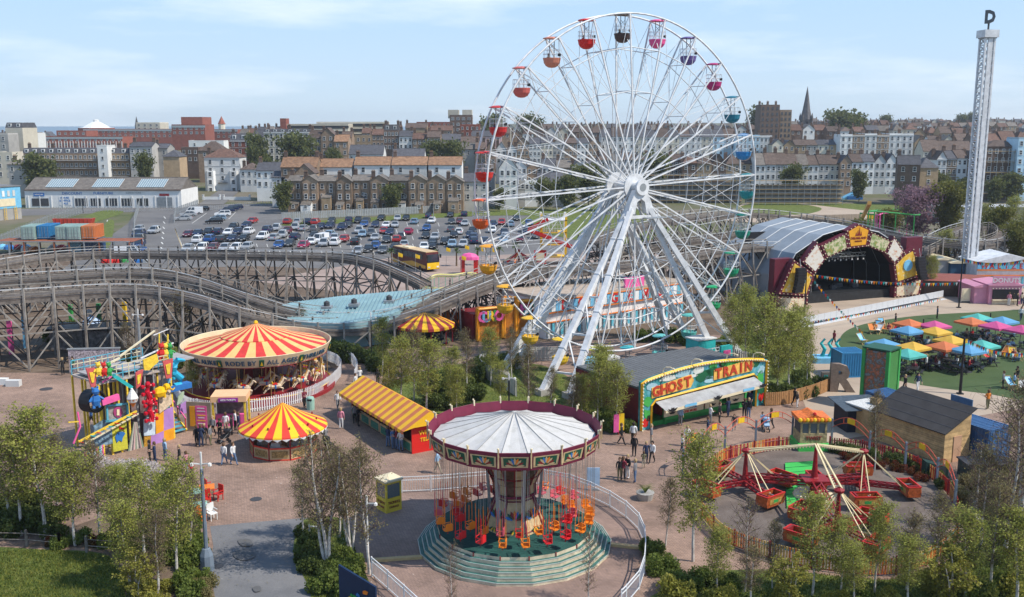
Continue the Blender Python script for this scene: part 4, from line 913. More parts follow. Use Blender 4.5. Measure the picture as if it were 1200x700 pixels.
b.prism([(-4.6,0),(4.6,0),(5,1.3),(-5,1.3)],2.2,CT['red'],Matrix.Translation((0,1.1,0)) @ Z);b.build('body',t)
b = MB();b.box((0,0,1.31),(9.2,1.8,.05),SOIL);b.build('load',t)
for i in range(9): b = MB();b.box((-4+i,-1.14,.65),(.15,.1,1.25),CT['red']);b.build('rib',t)
def tarp(px,py,cs,lb,r=1.4):
 p = P(px,py);t = thing('tarpaulin_heap',lb,'heap',p);
 for i,c in enumerate(cs):
  b = MB();b.lathe([(r*.75,0),(r*.7,.5),(r*.4,.9),(0,1.0)],7,c,((i-len(cs)/2+.5)*r*1.2,R.uniform(-.4,.4),0));b.build('bundle',t)
tarp(17,292,[LBLUE,BLUE,DRED,LBLUE],'heap of blue and red wrapped ride parts at the left edge');tarp(36,294,[WHT,ORG],'small heap of white and orange ride parts')
tarp(73,292,[WHT,RED,WHT],'stack of red and white striped ride parts')
for px,py,cs,lb in ((130,308,[RED,RED,RED],'row of red ride cars between the coaster tracks'),(146,307.5,[GRN],'green ride car between the coaster tracks'),(166,308,[BLUE,GREY],'blue and grey ride cars between the coaster tracks')): tarp(px,py,cs,lb,.9)
# palms, yellow banners and the children's coaster by the coach
PALMG = mat('palm_frond',(.10,.14,.05),.7,var=.25,trans=.2);BARK = mat('palm_bark',(.16,.11,.07),.9,var=.2)
def palmmesh():
 tr = MB();tr.tube([(0,0,0),(.05,0,1.2),(0,0,2.6)],.34,BARK,7,w2=.24);fr = MB();R2 = random.Random(3)
 for i in range(38):
  a = R2.uniform(0,2*pi);e = R2.uniform(-.3,1.2);l = R2.uniform(.9,1.3);d = Vector((math.cos(a)*math.cos(e),math.sin(a)*math.cos(e),math.sin(e)));n = Vector((-math.sin(a),math.cos(a),0))
  p0 = Vector((0,0,2.6));p1 = p0+d*l*.6;p2 = p0+d*l+Vector((0,0,-.3));fr.add([p0,p1-n*.13,p2,p1+n*.13],[(0,1,2,3)],PALMG)
 return tr.mesh('trunk'),fr.mesh('fronds')
PT,PF = palmmesh()
for i,(px,py,lb) in enumerate(((511,314,'palm tree immediately right of the coach'),(535,312,'palm tree before the red gateway'),(560,311,'palm tree right of the red gateway'),(585,309,'palm tree behind the lower wheel rim'),(459,312,'palm tree left of the coach'),(604,305,'palm tree near the star-shaped ride'))):
 t = thing('palm_tree',lb,'palm tree',P(px,py),i*1.3,'short palms by the coach');part('trunk',PT,t,sc=1.0);part('fronds',PF,t,sc=(1,1,1))
for i,(px,py) in enumerate(((467,319),(487,321),(523,312),(545,309),(564,312),(577,313),(541,323))):
 t = thing('banner_flag','yellow pennant','flag',P(px,py),0,'yellow pennants');reg(t,'small yellow pennant on a pole','by the palms beside the coach',px)
 bar1('pole',t,(0,0,0),(0,0,3.4),.06,GREY,n=5);b = MB();b.add([(0,0,3.4),(.8,.05,3.1),(.75,0,2.5),(0,0,2.7)],[(0,1,2,3)],YEL);b.build('flag',t)
kc = thing('childrens_coaster','small childrens coaster with pale yellow track beside the red gateway','roller coaster',P(540,330))
PY = mat('pale_yellow_steel',(.62,.58,.22),.5);PM = mat('mint_green_steel',(.35,.55,.42),.5)
o0 = P(540,330)
def rel(x,y,z): return P(x,y,z)-Vector((o0.x,o0.y,0))
kp = [(495,332,1.2),(503,326,2.4),(512,322,2.8),(530,322,2.4),(548,320,2.4),(560,322,1.8),(556,332,1.2),(530,336,1.0),(510,338,.9)]
sm = smooth_path([rel(*q) for q in kp],7,True)
for dz,dn in ((0,-.35),(0,.35)):
 MB().tube([p+Vector((0,dn,dz)) for p in sm],.13,PY,5,True).build('track_rail',kc)
MB().tube([p+Vector((0,0,-.3)) for p in sm],.2,PY,5,True).build('track_spine',kc)
for p in sm[::3]: bar1('support',kc,(p.x,p.y,0),(p.x,p.y,p.z-.3),.13,PM)
for i,c in enumerate((YEL,RED,YEL)): b = MB();q = sm[40+i*2] if len(sm) > 46 else sm[i];b.prism([(-.6,0),(.6,0),(.75,.6),(-.6,.7)],.8,c,Matrix.Translation((q.x,q.y+.4,q.z+.1)) @ Z);b.build('coaster_car',kc)
t = thing('gateway','red and pink arched gateway of the childrens coaster','gate',P(550,321));
for s in (-1.1,1.1): b = MB();b.box((s,0,1.2),(.7,.9,2.4),RED);b.build('pillar',t)
b = MB();b.lathe([(1.7,2.4),(1.6,2.9),(1.0,3.4),(0,3.6)],10,PINK,sy=.5);b.build('arch_top',t)
b = MB();b.box((0,-.5,2.6),(2.2,.1,.5),YEL);b.build('sign',t)
# star-shaped small ride and the helter-skelter tower with its red slide
t = thing('small_star_ride','small folded ride with red and orange arms behind the wheel rim','ride',P(608,309));
for i in range(10): a = i*pi/5;bar1('arm',t,(0,0,2.2),(2.6*math.cos(a),2.6*math.sin(a),.5),.2,(RED,ORG,CREAM)[i % 3],w2=.3)
bar1('mast',t,(0,0,0),(0,0,2.6),.4,DRED,n=8)
hs = thing('slide_tower','tall yellow and white slide tower with zigzag red slide behind the wheel','slide tower',P(648,309))
for x in (-2.2,2.2):
 for y in (-1.6,1.6): bar1('column',hs,(x,y,0),(x,y,9.2),.4,YEL if y < 0 else WHT)
for z in (1.4,3.6,5.8,8): b = MB();b.box((0,0,z),(4.8,3.6,.16),YEL if z < 6 else WHT);b.build('floor',hs)
for j in range(10): bar1('mesh_post',hs,(-2.2+j*.49,-1.7,5.8),(-2.2+j*.49,-1.7,9.2),.06,WHT)
for z in (6.5,7.2,8.6,9.2): bar1('mesh_rail',hs,(-2.3,-1.7,z),(2.3,-1.7,z),.07,WHT)
for (a,c) in (((-4.5,-2.2,6.2),(-1.0,-2.4,8.0)),((-4.6,-2.4,6.2),(3.6,-2.8,3.0))):
 b = MB();b.bar(a,c,1.0,RED,.2);b.bar(Vector(a)+Vector((0,-.5,.3)),Vector(c)+Vector((0,-.5,.3)),.1,RED,.5);b.bar(Vector(a)+Vector((0,.5,.3)),Vector(c)+Vector((0,.5,.3)),.1,RED,.5);b.build('slide',hs)
b = MB();b.box((-2.4,-2.2,1.4),(2.2,.8,2.6),RED);b.box((-2.4,-2.62,1.6),(1.5,.05,1.4),CREAM);b.build('pay_booth',hs)
# lamp columns of the car park
for px,py,tp,lb in ((358,292,243,'tall slim grey lamp column in the middle of the car park'),(508,262,243,'thin lamp column near the back of the car park')):
 p = P(px,py);t = thing('lamp_post',lb,'lamp post',p);h = PD(px,tp,p.y).z;bar1('pole',t,(0,0,0),(0,0,h),.22,GREY,n=6,w2=.12);bar1('arm',t,(0,0,h),(1.1,0,h+.1),.08,GREY);b = MB();b.box((1.3,0,h+.1),(.7,.3,.12),WHT);b.build('lamp_head',t)
# =====================================================  SWING RIDE
def ring_pts(r,z,n,a0=0): return [Vector((r*math.cos(a0+2*pi*k/n),r*math.sin(a0+2*pi*k/n),z)) for k in range(n)]
SC = Vector((.15,55.9,0));NS = 18;AS = -pi/2-pi/NS
sw = thing('chair_swing_ride','large chair swing ride with white canvas top, painted boards and stepped green platform','swing ride',SC)
DECK = pave('green_boarded_deck',(.025,.10,.085),(.02,.08,.07),(.01,.045,.04),6,.16,.35,.6,.014);STEPW = mat('worn_cream_riser',(.66,.56,.40),.7,var=.22,sc=2)
TREAD = mat('green_step_tread',(.045,.15,.13),.6,var=.2,sc=2);NOSE = mat('pale_step_nosing',(.42,.46,.42),.5)
for j in range(6):
 r = 5.85-j*.24;z0,z1 = j*.2,(j+1)*.2
 p0,p1,pi_ = ring_pts(r,z0,NS,AS),ring_pts(r,z1,NS,AS),ring_pts(r-.26 if j < 5 else 0,z1,NS,AS)
 for k in range(NS):
  k2 = (k+1) % NS
  if j < 5:
   b = MB();b.add([p0[k],p0[k2],p1[k2],p1[k]],[(0,1,2,3)],STEPW);b.add([p1[k],p1[k2],pi_[k2],pi_[k]],[(0,1,2,3)],TREAD);b.bar(p1[k]+Vector((0,0,.012)),p1[k2]+Vector((0,0,.012)),.04,NOSE);b.build('step',sw)
  elif k == 0:
   b = MB();b.add(p1,[tuple(range(NS))],DECK)
   for q in range(NS): b.add([p0[q],p0[(q+1) % NS],p1[(q+1) % NS],p1[q]],[(0,1,2,3)],STEPW)
   b.build('deck',sw)
for k in range(NS): c = ring_pts(4.66,0,NS,AS)[k];bar1('deck_bracket',sw,c+Vector((0,0,.98)),c+Vector((0,0,1.24)),.07,DRED)
# central column: flared base, drum, inverted bell
CRP = mat('cream_show_panel',(.56,.41,.23),.5,var=.15,sc=3);MIR = mat('brown_mirror_panel',(.12,.065,.045),.25,var=.3,sc=4)
def petals(b,T,n,r0,r1,a0,a1,cols,wd=.16):      # fan of petals painted on a show panel, in its plane
 for i in range(n):
  a = a0+(a1-a0)*i/(n-1);d = (math.cos(a),math.sin(a));q = (-d[1],d[0]);m_ = (r0+r1*1.4)/2.4;w = wd*r1
  pl = [(d[0]*r0,d[1]*r0),(d[0]*m_+q[0]*w,d[1]*m_+q[1]*w),(d[0]*r1,d[1]*r1),(d[0]*m_-q[0]*w,d[1]*m_-q[1]*w)]
  b.add([T @ Vector((x,y,.03)) for x,y in pl],[(0,3,2,1)],cols[i % len(cols)])
cn = MB();n8 = 8;A8 = pi/8
cn.lathe([(1.9,1.2),(1.85,1.35),(1.15,3.1),(1.2,3.2)],8,CRP,a0=A8,a1=A8+2*pi);cn.lathe([(1.0,3.1),(1.02,3.3),(1.42,3.3),(1.42,3.45)],8,MAROON,a0=A8,a1=A8+2*pi);cc = cn.build('column_base',sw)
for z_,r_ in ((1.36,1.86),(2.2,1.53),(3.05,1.19)): MB().tube(ring_pts(r_,z_,8,A8),.09,MAROON,4,True).build('band',cc)
for k in range(8):
 a = A8+2*pi*k/8;bar1('corner_moulding',cc,(1.9*math.cos(a),1.9*math.sin(a),1.2),(1.15*math.cos(a),1.15*math.sin(a),3.2),.10,MAROON)
 a += pi/8;r = 1.63*math.cos(pi/8);c = Vector((r*math.cos(a)*1.02,r*math.sin(a)*1.02,2.0));tilt = math.atan2(.7*.92,1.75)
 T = Matrix.Translation(c) @ rz(a+pi/2) @ Matrix.Rotation(pi/2-tilt,4,'X') @ Matrix.Scale(1.25,4);b = MB()
 petals(b,T,7,.08,.52,.15*pi,.85*pi,[DRED,DGRN,BLUE,ORG]);b.build('fan_motif',cc);b = MB();T2 = T @ Matrix.Translation((0,-.35,0));petals(b,T2,5,.05,.3,1.2*pi,1.8*pi,[DGRN,YEL]);b.build('fan_motif',cc)
dr = MB();dr.lathe([(1.22,3.4),(1.25,3.42),(1.25,4.0),(1.3,4.02)],16,CRP,mats=lambda k,j: MIR if k % 2 else CRP);dr.build('drum',sw)
for k in range(16): a = 2*pi*k/16;bar1('drum_mullion',sw,(1.27*math.cos(a),1.27*math.sin(a),3.4),(1.27*math.cos(a),1.27*math.sin(a),4.05),.07,DRED)
bl = MB();bl.lathe([(1.32,4.05),(1.5,4.5),(1.5,4.52),(2.0,5.3),(2.0,5.32),(2.9,6.25)],16,CRP,mats=lambda k,j: MIR if (k+j) % 2 else CRP);be = bl.build('bell',sw)
for k in range(16):
 a = 2*pi*k/16;u = Vector((math.cos(a),math.sin(a),0))
 b = MB();b.tube([u*1.35+Vector((0,0,4.05)),u*1.53+Vector((0,0,4.5)),u*2.03+Vector((0,0,5.3)),u*2.93+Vector((0,0,6.25))],.08,DRED,4);b.build('rib',be)
for z,r in ((4.5,1.53),(5.3,2.03)): b = MB();b.tube(ring_pts(r,z,16),.09,DRED,4,True);b.build('band',be)
for a in (-pi/2+.28,-pi/2-.55,.6,pi-.6): bar1('support_leg',sw,(1.75*math.cos(a),1.75*math.sin(a),1.2),(2.2*math.cos(a),2.2*math.sin(a),6.2),.17,GREY)
CANV = mottled('weathered_white_canvas',[(.34,.32,.29),(.44,.43,.40),(.50,.49,.47),(.54,.53,.51)],[.2,.36,.5,.7],1.6)
cv = MB();nn_ = 36;pr = []
vs = [(0,0,8.28)]
for j in range(1,9):
 for k in range(nn_*2):
  a = pi*k/nn_;t = j/8;rr = 4.78*t;fold = (.05 if k % 4 == 0 else 0)*(.5+t);vs.append((rr*math.cos(a),rr*math.sin(a),8.28-1.42*t**.9+fold))
n2 = nn_*2;cv.add(vs,[(0,1+k,1+(k+1) % n2) for k in range(n2)]+[(1+(j-1)*n2+k,1+j*n2+k,1+j*n2+(k+1) % n2,1+(j-1)*n2+(k+1) % n2) for j in range(1,8) for k in range(n2)],CANV)
cvo = cv.build('canvas_top',sw)
for k in range(18): a = 2*pi*k/18;MB().tube([(4.78*t*math.cos(a),4.78*t*math.sin(a),8.325-1.42*t**.9+.05*t) for t in (.03,.35,.7,1)],.035,mat('canvas_seam_grey',(.30,.29,.28),.8),3).build('canvas_seam',cvo)
b = MB();b.lathe([(2.9,6.25),(4.75,6.45),(4.8,6.8)],18,MIR,a0=AS,a1=AS+2*pi);b.build('soffit',sw)
# rounding boards: eighteen panels
def board():
 b = MB();r0,r1 = 4.95,5.18;w0 = 2*r0*math.sin(pi/NS)-.04;w1 = 2*r1*math.sin(pi/NS)-.02;H_ = 1.02;y0 = -r0*math.cos(pi/NS);y1 = -r1*math.cos(pi/NS);t = .07
 vs = [(-w0/2,y0,6.38),(w0/2,y0,6.38),(w1/2,y1,6.38+H_),(-w1/2,y1,6.38+H_)];v2 = [(x,y+t,z) for x,y,z in vs]
 b.add(vs+v2,[(0,1,2,3),(7,6,5,4),(1,0,4,5),(3,2,6,7),(0,3,7,4),(2,1,5,6)],MAROON)
 an = math.atan2(r1-r0,H_);T = Matrix.Translation((0,(y0+y1)/2-.01,6.38+H_/2)) @ Matrix.Rotation(pi/2+an,4,'X')
 b.add([T @ Vector(p) for p in ((-.72,-.34,.015),(.72,-.34,.015),(.76,.34,.015),(-.76,.34,.015))],[(0,1,2,3)],CRP)
 b.add([T @ Vector(p) for p in ((-.6,-.26,.022),(.6,-.26,.022),(.64,.27,.022),(-.64,.27,.022))],[(0,1,2,3)],DGRN)
 T3 = T @ Matrix.Translation((0,-.26,0));petals(b,T3,9,.1,.55,.04*pi,.96*pi,[CRP,DRED,CRP,ORG,CRP,BLUE])
 return b.mesh('rounding_board')
bm_ = board();fm = MB();fm.box((0,-5.16,7.1),(.07,.10,1.05),MAT_ := CRP);fm.ball((0,-5.24,7.68),.07,CREAM,6);fm.box((0,-5.12,7.42),(.09,.07,.5),CREAM);fm = fm.mesh('finial')
for k in range(NS): part('rounding_board',bm_,sw,(0,0,0),(0,0,2*pi*k/NS));part('finial',fm,sw,(0,0,0),(0,0,2*pi*(k+.5)/NS))
b = MB();b.tube(ring_pts(5.16,7.42,NS,AS),.06,MAROON,4,True);b.build('crown_rail',sw)
# seats
SEATC = {'orange': mat('seat_orange',(.80,.22,.02),.4,var=0),'red': mat('seat_red',(.60,.02,.025),.4,var=0),'pink': mat('seat_pink',(.62,.10,.14),.4,var=0)}
def seatmeshes():
 m = SEATC['orange'];a = MB();a.prism([(-.24,-.2),(.24,-.2),(.28,.02),(.22,.22),(-.22,.22),(-.28,.02)],.06,m);a.box((0,-.02,-.12),(.05,.05,.24),DRED)
 k = MB();k.prism([(-.22,0),(.22,0),(.2,.36),(.1,.42),(-.1,.42),(-.2,.36)],.04,m,Matrix.Translation((0,.22,.04)) @ Matrix.Rotation(pi/2,4,'X'))
 r = MB();
 for s in (-1,1):
  for y in (-.18,.18): r.bar((s*.25,y,.02),(s*.22,y*.9,1.5),.024,m,n=4)
  r.bar((s*.25,-.2,.32),(s*.25,.2,.32),.035,m)
 g = MB();g.bar((-.25,-.2,.36),(.25,-.2,.36),.04,m)
 c = MB()
 for s in (-1,1):
  for y in (-.16,.16): c.bar((s*.22,y,1.5),(s*.18,y,4.5),.018,GREY,n=3)
 return {'seat': a.mesh('seat'),'backrest': k.mesh('backrest'),'hanger_tubes': r.mesh('hanger_tubes'),'lap_bar': g.mesh('lap_bar'),'chains': c.mesh('chains')}
SM_ = seatmeshes();RS = random.Random(4)
for ring,(r,n,z) in (('outer',(4.55,22,1.85)),('inner',(3.5,20,2.0))):
 for k in range(n):
  a = 2*pi*k/n+(.1 if ring == 'inner' else 0)+RS.uniform(-.03,.03);cl = 'orange' if (k//2) % 2 == 0 else ('red' if RS.random() < .7 else 'pink')
  p = SC+Vector((r*math.cos(a),r*math.sin(a),z+RS.uniform(-.05,.05)));t = thing('swing_seat','','swing seat',p,a+RS.uniform(-.15,.15),f'hanging swing seats of the {ring} ring')
  for kk,me in SM_.items():
   o = part(kk,me,t)
   if kk != 'chains': o.material_slots[0].link = 'OBJECT';o.material_slots[0].material = SEATC[cl]
  reg(t,f'{cl} swing seat hanging',f'in the {"near" if math.sin(a) < 0 else "far"} half of the {ring} ring',p.x)
WRAIL = mat('white_railing',(.70,.71,.72),.45,var=.06)
def hoopfence(name,label,pts,h=1.1,gap=.16,bw=.035,m=WRAIL,post=.07):     # panels of thin upright bars, each panel a part
 t = thing(name,label,'fence',(pts[0].x,pts[0].y,0));o0 = Vector((pts[0].x,pts[0].y,0));sm = resample(pts,2.0)
 if (pts[-1]-sm[-1]).length > .5: sm.append(pts[-1])
 for a,c in zip(sm,sm[1:]):
  b = MB();d = c-a;n = max(2,int(d.length/gap))
  for z in (.15,h*.8,h): b.bar(a-o0+Vector((0,0,z)),c-o0+Vector((0,0,z)),.045,m)
  for i in range(n): q = a+d*((i+.5)/n)-o0;b.bar(q+Vector((0,0,.15)),q+Vector((0,0,h)),bw,m,n=3)
  b.build('panel',t)
 for p in sm: bar1('post',t,p-o0,p-o0+Vector((0,0,h+.06)),post,m)
 return t
hoopfence('white_railing','white railing behind the swing ride from the yellow booth round to the right',smooth_path([P(*q) for q in ((471,578),(500,577),(560,572),(620,568),(665,574),(704,590),(730,605),(752,628),(756,660),(750,690),(728,716))],5),1.15)
hoopfence('white_railing','white railing at the bottom edge left of the swing ride',smooth_path([P(*q) for q in ((436,676),(452,690),(476,712),(500,735))],5),1.15)
for i,(a,c) in enumerate((((437,659),(495,655)),((713,640),(760,645)))): tag(bar1('timber_beam',None,P(*a)+Vector((0,0,.1)),P(*c)+Vector((0,0,.1)),.28,mat('yellowish_timber',(.55,.40,.2),.8),.2),'yellowish timber beam lying on the ground '+('left of the swing ride' if i == 0 else 'right of the swing ride'),'beam')
# =====================================================  GALLOPER CAROUSEL
GC = Vector((-24.4,91.6,0));ga = thing('carousel','big galloping horse carousel under a red and yellow striped tilt','carousel',GC)
CRY = mat('canvas_buff_yellow',(.72,.47,.17),.6,var=.1,sc=1.5);CRR = mat('canvas_red',(.62,.045,.035),.6,var=.12,sc=1.5);CRYIN = mat('canvas_buff_lining',(.68,.50,.32),.7,var=.1)
FLR = mat('dark_red_floor',(.26,.02,.025),.45,var=.12)
b = MB();b.lathe([(7.25,0),(7.25,.3),(6.9,.3),(6.9,.62),(0,.62)],48,FLR,mats=lambda k,j: FLR if j != 1 else DRED);b.build('platform',ga)
b = MB();b.tube(ring_pts(6.85,.66,48),.1,YEL,4,True);b.build('platform_edge_stripe',ga)
NP = 20
for ring,(ra,za,rb,zb,sh_) in (('inner',(0.05,6.3,3.3,5.22,0)),('outer',(3.3,5.14,6.55,4.2,1))):
 for k in range(NP*2):
  a0 = 2*pi*(k+.5*sh_)/(NP*2);a1 = a0+2*pi/(NP*2);b = MB();m = (CRY,CRR)[k % 2]
  b.lathe([(ra,za),((ra+rb)/2,(za+zb)/2-.05),(rb,zb),(rb,zb-.08)],2,m,a0=a0,a1=a1);b.build('canvas_gore',ga)
b = MB();b.ball((0,0,6.35),.22,YEL,8);b.build('finial',ga)
b = MB();b.lathe([(6.6,3.5),(7.0,4.55),(6.9,4.55),(6.55,3.6)],60,CRYIN);fs_ = b.build('rounding_board',ga)
for z,r in ((3.5,6.62),(4.55,6.97)): b = MB();b.tube(ring_pts(r,z,60),.07,CREAM if z > 4 else DRED,4,True);b.build('moulding',fs_)
def bent_text(txt,size,m,par,r,z,a,lean=0,sp=1.1,depth=.03):
 me = textmesh(txt,size,m,depth,.014,sp)
 for v in me.vertices:
  x,y,d = v.co;th = a+x/r;rr = r+d+y*lean;v.co = (rr*math.cos(th),rr*math.sin(th),z+y)
 o = bpy.data.objects.new('lettering',me);C.objects.link(o);o.parent = par
for i,tx in enumerate(('THRILLING','ALL AGES','RODE BY','ALL ALIKE','ENJOYED','BY YOUNG','AND OLD','ALWAYS')):
 if i < 4 or 1: bent_text(tx,.62,mat('navy_lettering',(.03,.09,.16),.5,var=0),fs_,6.83,3.95,(-pi/2+1.07-i*.55+.07) if i < 4 else (-pi/2+1.07-i*pi/4.6),.35)
for i in range(11): a = -pi/2+.86-i*.55;b = MB();T = Matrix.Translation((6.83*math.cos(a),6.83*math.sin(a),3.96)) @ rz(a+pi/2) @ Matrix.Rotation(pi/2+.33,4,'X');b.prism([(-.22,-.34),(.22,-.34),(.22,.34),(-.22,.34)],.08,DGRN,T);b.prism([(-.12,-.2),(.12,-.2),(0,.22)],.1,YEL,T);b.build('corner_shield',fs_)
b = MB();b.lathe([(1.9,.62),(1.9,3.8)],12,DRED,mats=lambda k,j: MIR if k % 2 else DRED);b.lathe([(2.0,3.2),(3.2,4.3)],12,CRP);b.build('centre_drum',ga)
b = MB();b.lathe([(3.2,4.3),(6.55,3.6)],40,DRED);b.build('ceiling',ga)
BRASS = mat('brass_pole',(.55,.38,.16),.3,metal=.7,var=.1);HORSE = mat('painted_cream_horse',(.68,.54,.38),.4,var=.25,sc=5);GILT = mat('gilt_mane',(.50,.26,.06),.4,var=.2,sc=8)
def horse():
 h = MB();h.lathe([(0,-.72),(.2,-.62),(.27,-.3),(.24,.1),(.28,.42),(.2,.62),(0,.7)],8,HORSE);T = Matrix.Rotation(pi/2,4,'Y');h.v = [tuple(T @ Vector(v)) for v in h.v]
 h.tube([(.5,0,.08),(.78,0,.45),(.88,0,.75)],.3,HORSE,7,w2=.2);h.tube([(.84,0,.78),(1.08,0,.66),(1.2,0,.56)],.2,HORSE,6,w2=.12)
 for y in (-.12,.12):
  h.tube([(.5,y,-.15),(.85,y,-.28),(.78,y,-.62)],.13,HORSE,5,w2=.07);h.tube([(-.5,y,-.1),(-.85,y,-.35),(-1.1,y,-.62)],.15,HORSE,5,w2=.07)
  h.tube([(.88,y*.6,.85),(.9,y*.6,.98)],.06,HORSE,4,w2=.02)
 m = MB();m.tube([(.42,0,.3),(.66,0,.62),(.78,0,.9)],.12,GILT,5);m.tube([(-.68,0,.1),(-.95,0,.05),(-1.15,0,-.3)],.14,GILT,5,w2=.04)
 s = MB();s.box((0,0,.22),(.5,.42,.14),RED);s.box((-.22,0,.34),(.08,.36,.2),YEL);s.box((.05,0,-.02),(.12,.56,.4),BLUE)
 p = MB();p.bar((0,0,-1.0),(0,0,2.3),.06,BRASS,n=6)
 return h.mesh('horse'),m.mesh('mane_and_tail'),s.mesh('saddle'),p.mesh('pole')
HM = horse();RH = random.Random(8)
for r,n in ((6.1,14),(5.1,14),(4.0,12)):
 for k in range(n):
  a = 2*pi*k/n+r;z = 1.75+RH.uniform(-.22,.25);o = part('horse',HM[0],ga,(r*math.cos(a),r*math.sin(a),z),(0,RH.uniform(-.1,.1),a+pi/2),.92)
  for me in HM[1:]: part(me.name.split('.')[0],me,o)
for k in range(14): a = 2*pi*k/14+.2;bar1('column',ga,(6.55*math.cos(a),6.55*math.sin(a),.6),(6.55*math.cos(a),6.55*math.sin(a),3.6),.08,BRASS,n=6)
PICK = mat('white_picket',(.74,.74,.75),.5,var=.05)
pales('picket_fence','white picket fence curving round the front of the big carousel',smooth_path([P(*q) for q in ((205,462),(212,474),(225,482),(262,486),(305,482),(345,474),(374,463),(393,449),(400,437),(394,428),(376,421))],5),1.15,PICK,.22,.09)
pales('picket_fence','outer white picket fence of the queue right of the carousel',smooth_path([P(*q) for q in ((376,415),(395,418),(412,427),(419,438),(416,448))],5),1.2,PICK,.22,.09)
pales('picket_fence','pale fence panels behind the carousel below the coaster curve',smooth_path([P(*q) for q in ((372,408),(400,405),(440,402),(470,398))],4),1.6,mat('pale_grey_picket',(.36,.34,.32),.7),.25,.1)
# =====================================================  SMALL ROUNDABOUT
rb = thing('small_roundabout','small roundabout with red and yellow striped pointed canopy beside the stall','roundabout',(*P(330,527).xy,0),0);rb.location = (-17.7,73.0,0)
SY = mat('stripe_yellow',(.82,.50,.02),.55,var=.06);SR = mat('stripe_red',(.66,.05,.03),.55,var=.08)
for k in range(32):
 b = MB();a0 = 2*pi*k/32;m = (SY,SR)[k % 2];b.lathe([(.04,3.85),(1.7,2.85),(3.35,2.05),(3.38,1.93)],1,m,a0=a0,a1=a0+2*pi/32)
 q = [(3.385*math.cos(a0+t*pi/16),3.385*math.sin(a0+t*pi/16)) for t in (0,.5,1)];b.add([(q[0][0],q[0][1],1.94),(q[1][0],q[1][1],1.94),(q[2][0],q[2][1],1.94),(q[1][0],q[1][1],1.74)],[(0,1,3),(1,2,3)],WHITE);b.build('canvas_gore',rb)
for k in range(10):
 a = 2*pi*k/10+.1;a2 = a+2*pi/10;p,q = Vector((2.55*math.cos(a),2.55*math.sin(a),0)),Vector((2.55*math.cos(a2),2.55*math.sin(a2),0))
 bar1('post',rb,p,p+Vector((0,0,2.6)),.1,DRED);n_ = Vector(((p+q).x,(p+q).y,0)).normalized();b = MB()
 b.bar(p+Vector((0,0,.5)),q+Vector((0,0,.5)),.05,CRP,.85);e = (q-p)*.12;b.bar(p+e+n_*.03+Vector((0,0,.5)),q-e+n_*.03+Vector((0,0,.5)),.05,mat('ochre_scrollwork',(.38,.25,.10),.6,var=.5,sc=9),.5);b.bar(p+Vector((0,0,.06)),q+Vector((0,0,.06)),.09,SR,.1);b.bar(p+Vector((0,0,.95)),q+Vector((0,0,.95)),.09,SR,.1);b.build('base_panel',rb)
b = MB();b.lathe([(2.4,.1),(0,.1)],20,DGREY);b.lathe([(.6,.1),(.5,2.4),(.7,2.8)],8,CRP);b.build('turntable',rb)
for k in range(8): a = 2*pi*k/8;b = MB();b.prism([(-.55,.2),(.55,.2),(.62,.7),(.2,.8),(.1,1.15),(-.5,1.15),(-.6,.7)],.5,GREY if k % 2 else WHITE,Matrix.Translation((1.7*math.cos(a),1.7*math.sin(a),.1)) @ rz(a+pi/2) @ Matrix.Translation((0,.25,0)) @ Matrix.Rotation(pi/2,4,'X'));b.build('ride_car',rb)
# =====================================================  STRIPED GAME STALL
A_,B_,C_ = P(482.5,532),P(505,526),P(412,487);dx = (A_-C_);LS = dx.length;ha = math.atan2(dx.y,dx.x)
stl = thing('game_stall','long game stall with yellow and orange striped awning and red end wall','stall',(C_.x,C_.y,0),ha);WS = 2.7;SO = mat('stripe_terracotta',(.55,.16,.06),.6,var=.08);SYY = mat('stripe_golden',(.80,.45,.02),.6,var=.05)
NSR = 24
for k in range(NSR):
 x0,x1 = -.5+(LS+1)*k/NSR,-.5+(LS+1)*(k+1)/NSR;m = (SYY,SO)[k % 2];b = MB()
 b.add([(x0,-.9,2.05),(x1,-.9,2.05),(x1,WS/2,3.3),(x0,WS/2,3.3),(x1,WS+.3,2.3),(x0,WS+.3,2.3)],[(0,1,2,3),(3,2,4,5)],m)
 b.add([(x0,-.91,2.05),(x1,-.91,2.05),(x1,-.93,1.85),((x0+x1)/2,-.93,1.78),(x0,-.93,1.85)],[(0,4,3,2,1)],m);b.build('awning_stripe',stl)
RW = mat('bright_red_board',(.62,.02,.015),.5,var=.05)
b = MB();b.prism([(-.0,0),(WS,0),(WS,2.3),(WS/2,3.2),(0,2.4)],.08,RW,Matrix.Translation((LS,0,0)) @ Matrix(((0,0,1,0),(1,0,0,0),(0,1,0,0),(0,0,0,1))));ew = b.build('end_wall',stl)
letter('WIN A',.5,SYY,ew,(LS+.1,WS/2,1.55),(pi/2,0,pi/2));letter('TEDDY',.42,SYY,ew,(LS+.1,WS/2,1.0),(pi/2,0,pi/2))
b = MB();b.prism([(-.9,2.05),(WS/2,3.28),(WS+.3,2.3),(WS,2.2),(0,2.2)],.04,SYY,Matrix.Translation((LS+.46,0,0)) @ Matrix(((0,0,1,0),(1,0,0,0),(0,1,0,0),(0,0,0,1))));b.build('awning_gable',stl)
b = MB();b.box((LS/2,WS,1.1),(LS,.1,2.2),DRED);b.build('back_wall',stl);b = MB();b.box((.05,WS/2,1.1),(.1,WS,2.2),DRED);b.build('side_wall',stl);b = MB();b.box((LS/2,WS/2,.05),(LS,WS,.1),DGREY);b.build('floor',stl)
TQ = mat('painted_teal_scroll',(.05,.22,.16),.5,var=.4,sc=6)
for k in range(6): b = MB();x = (k+.5)*LS/6;b.box((x,.05,.45),(LS/6-.08,.1,.9),CRP);b.box((x,-.01,.45),(LS/6-.5,.04,.6),TQ);b.build('counter_panel',stl)
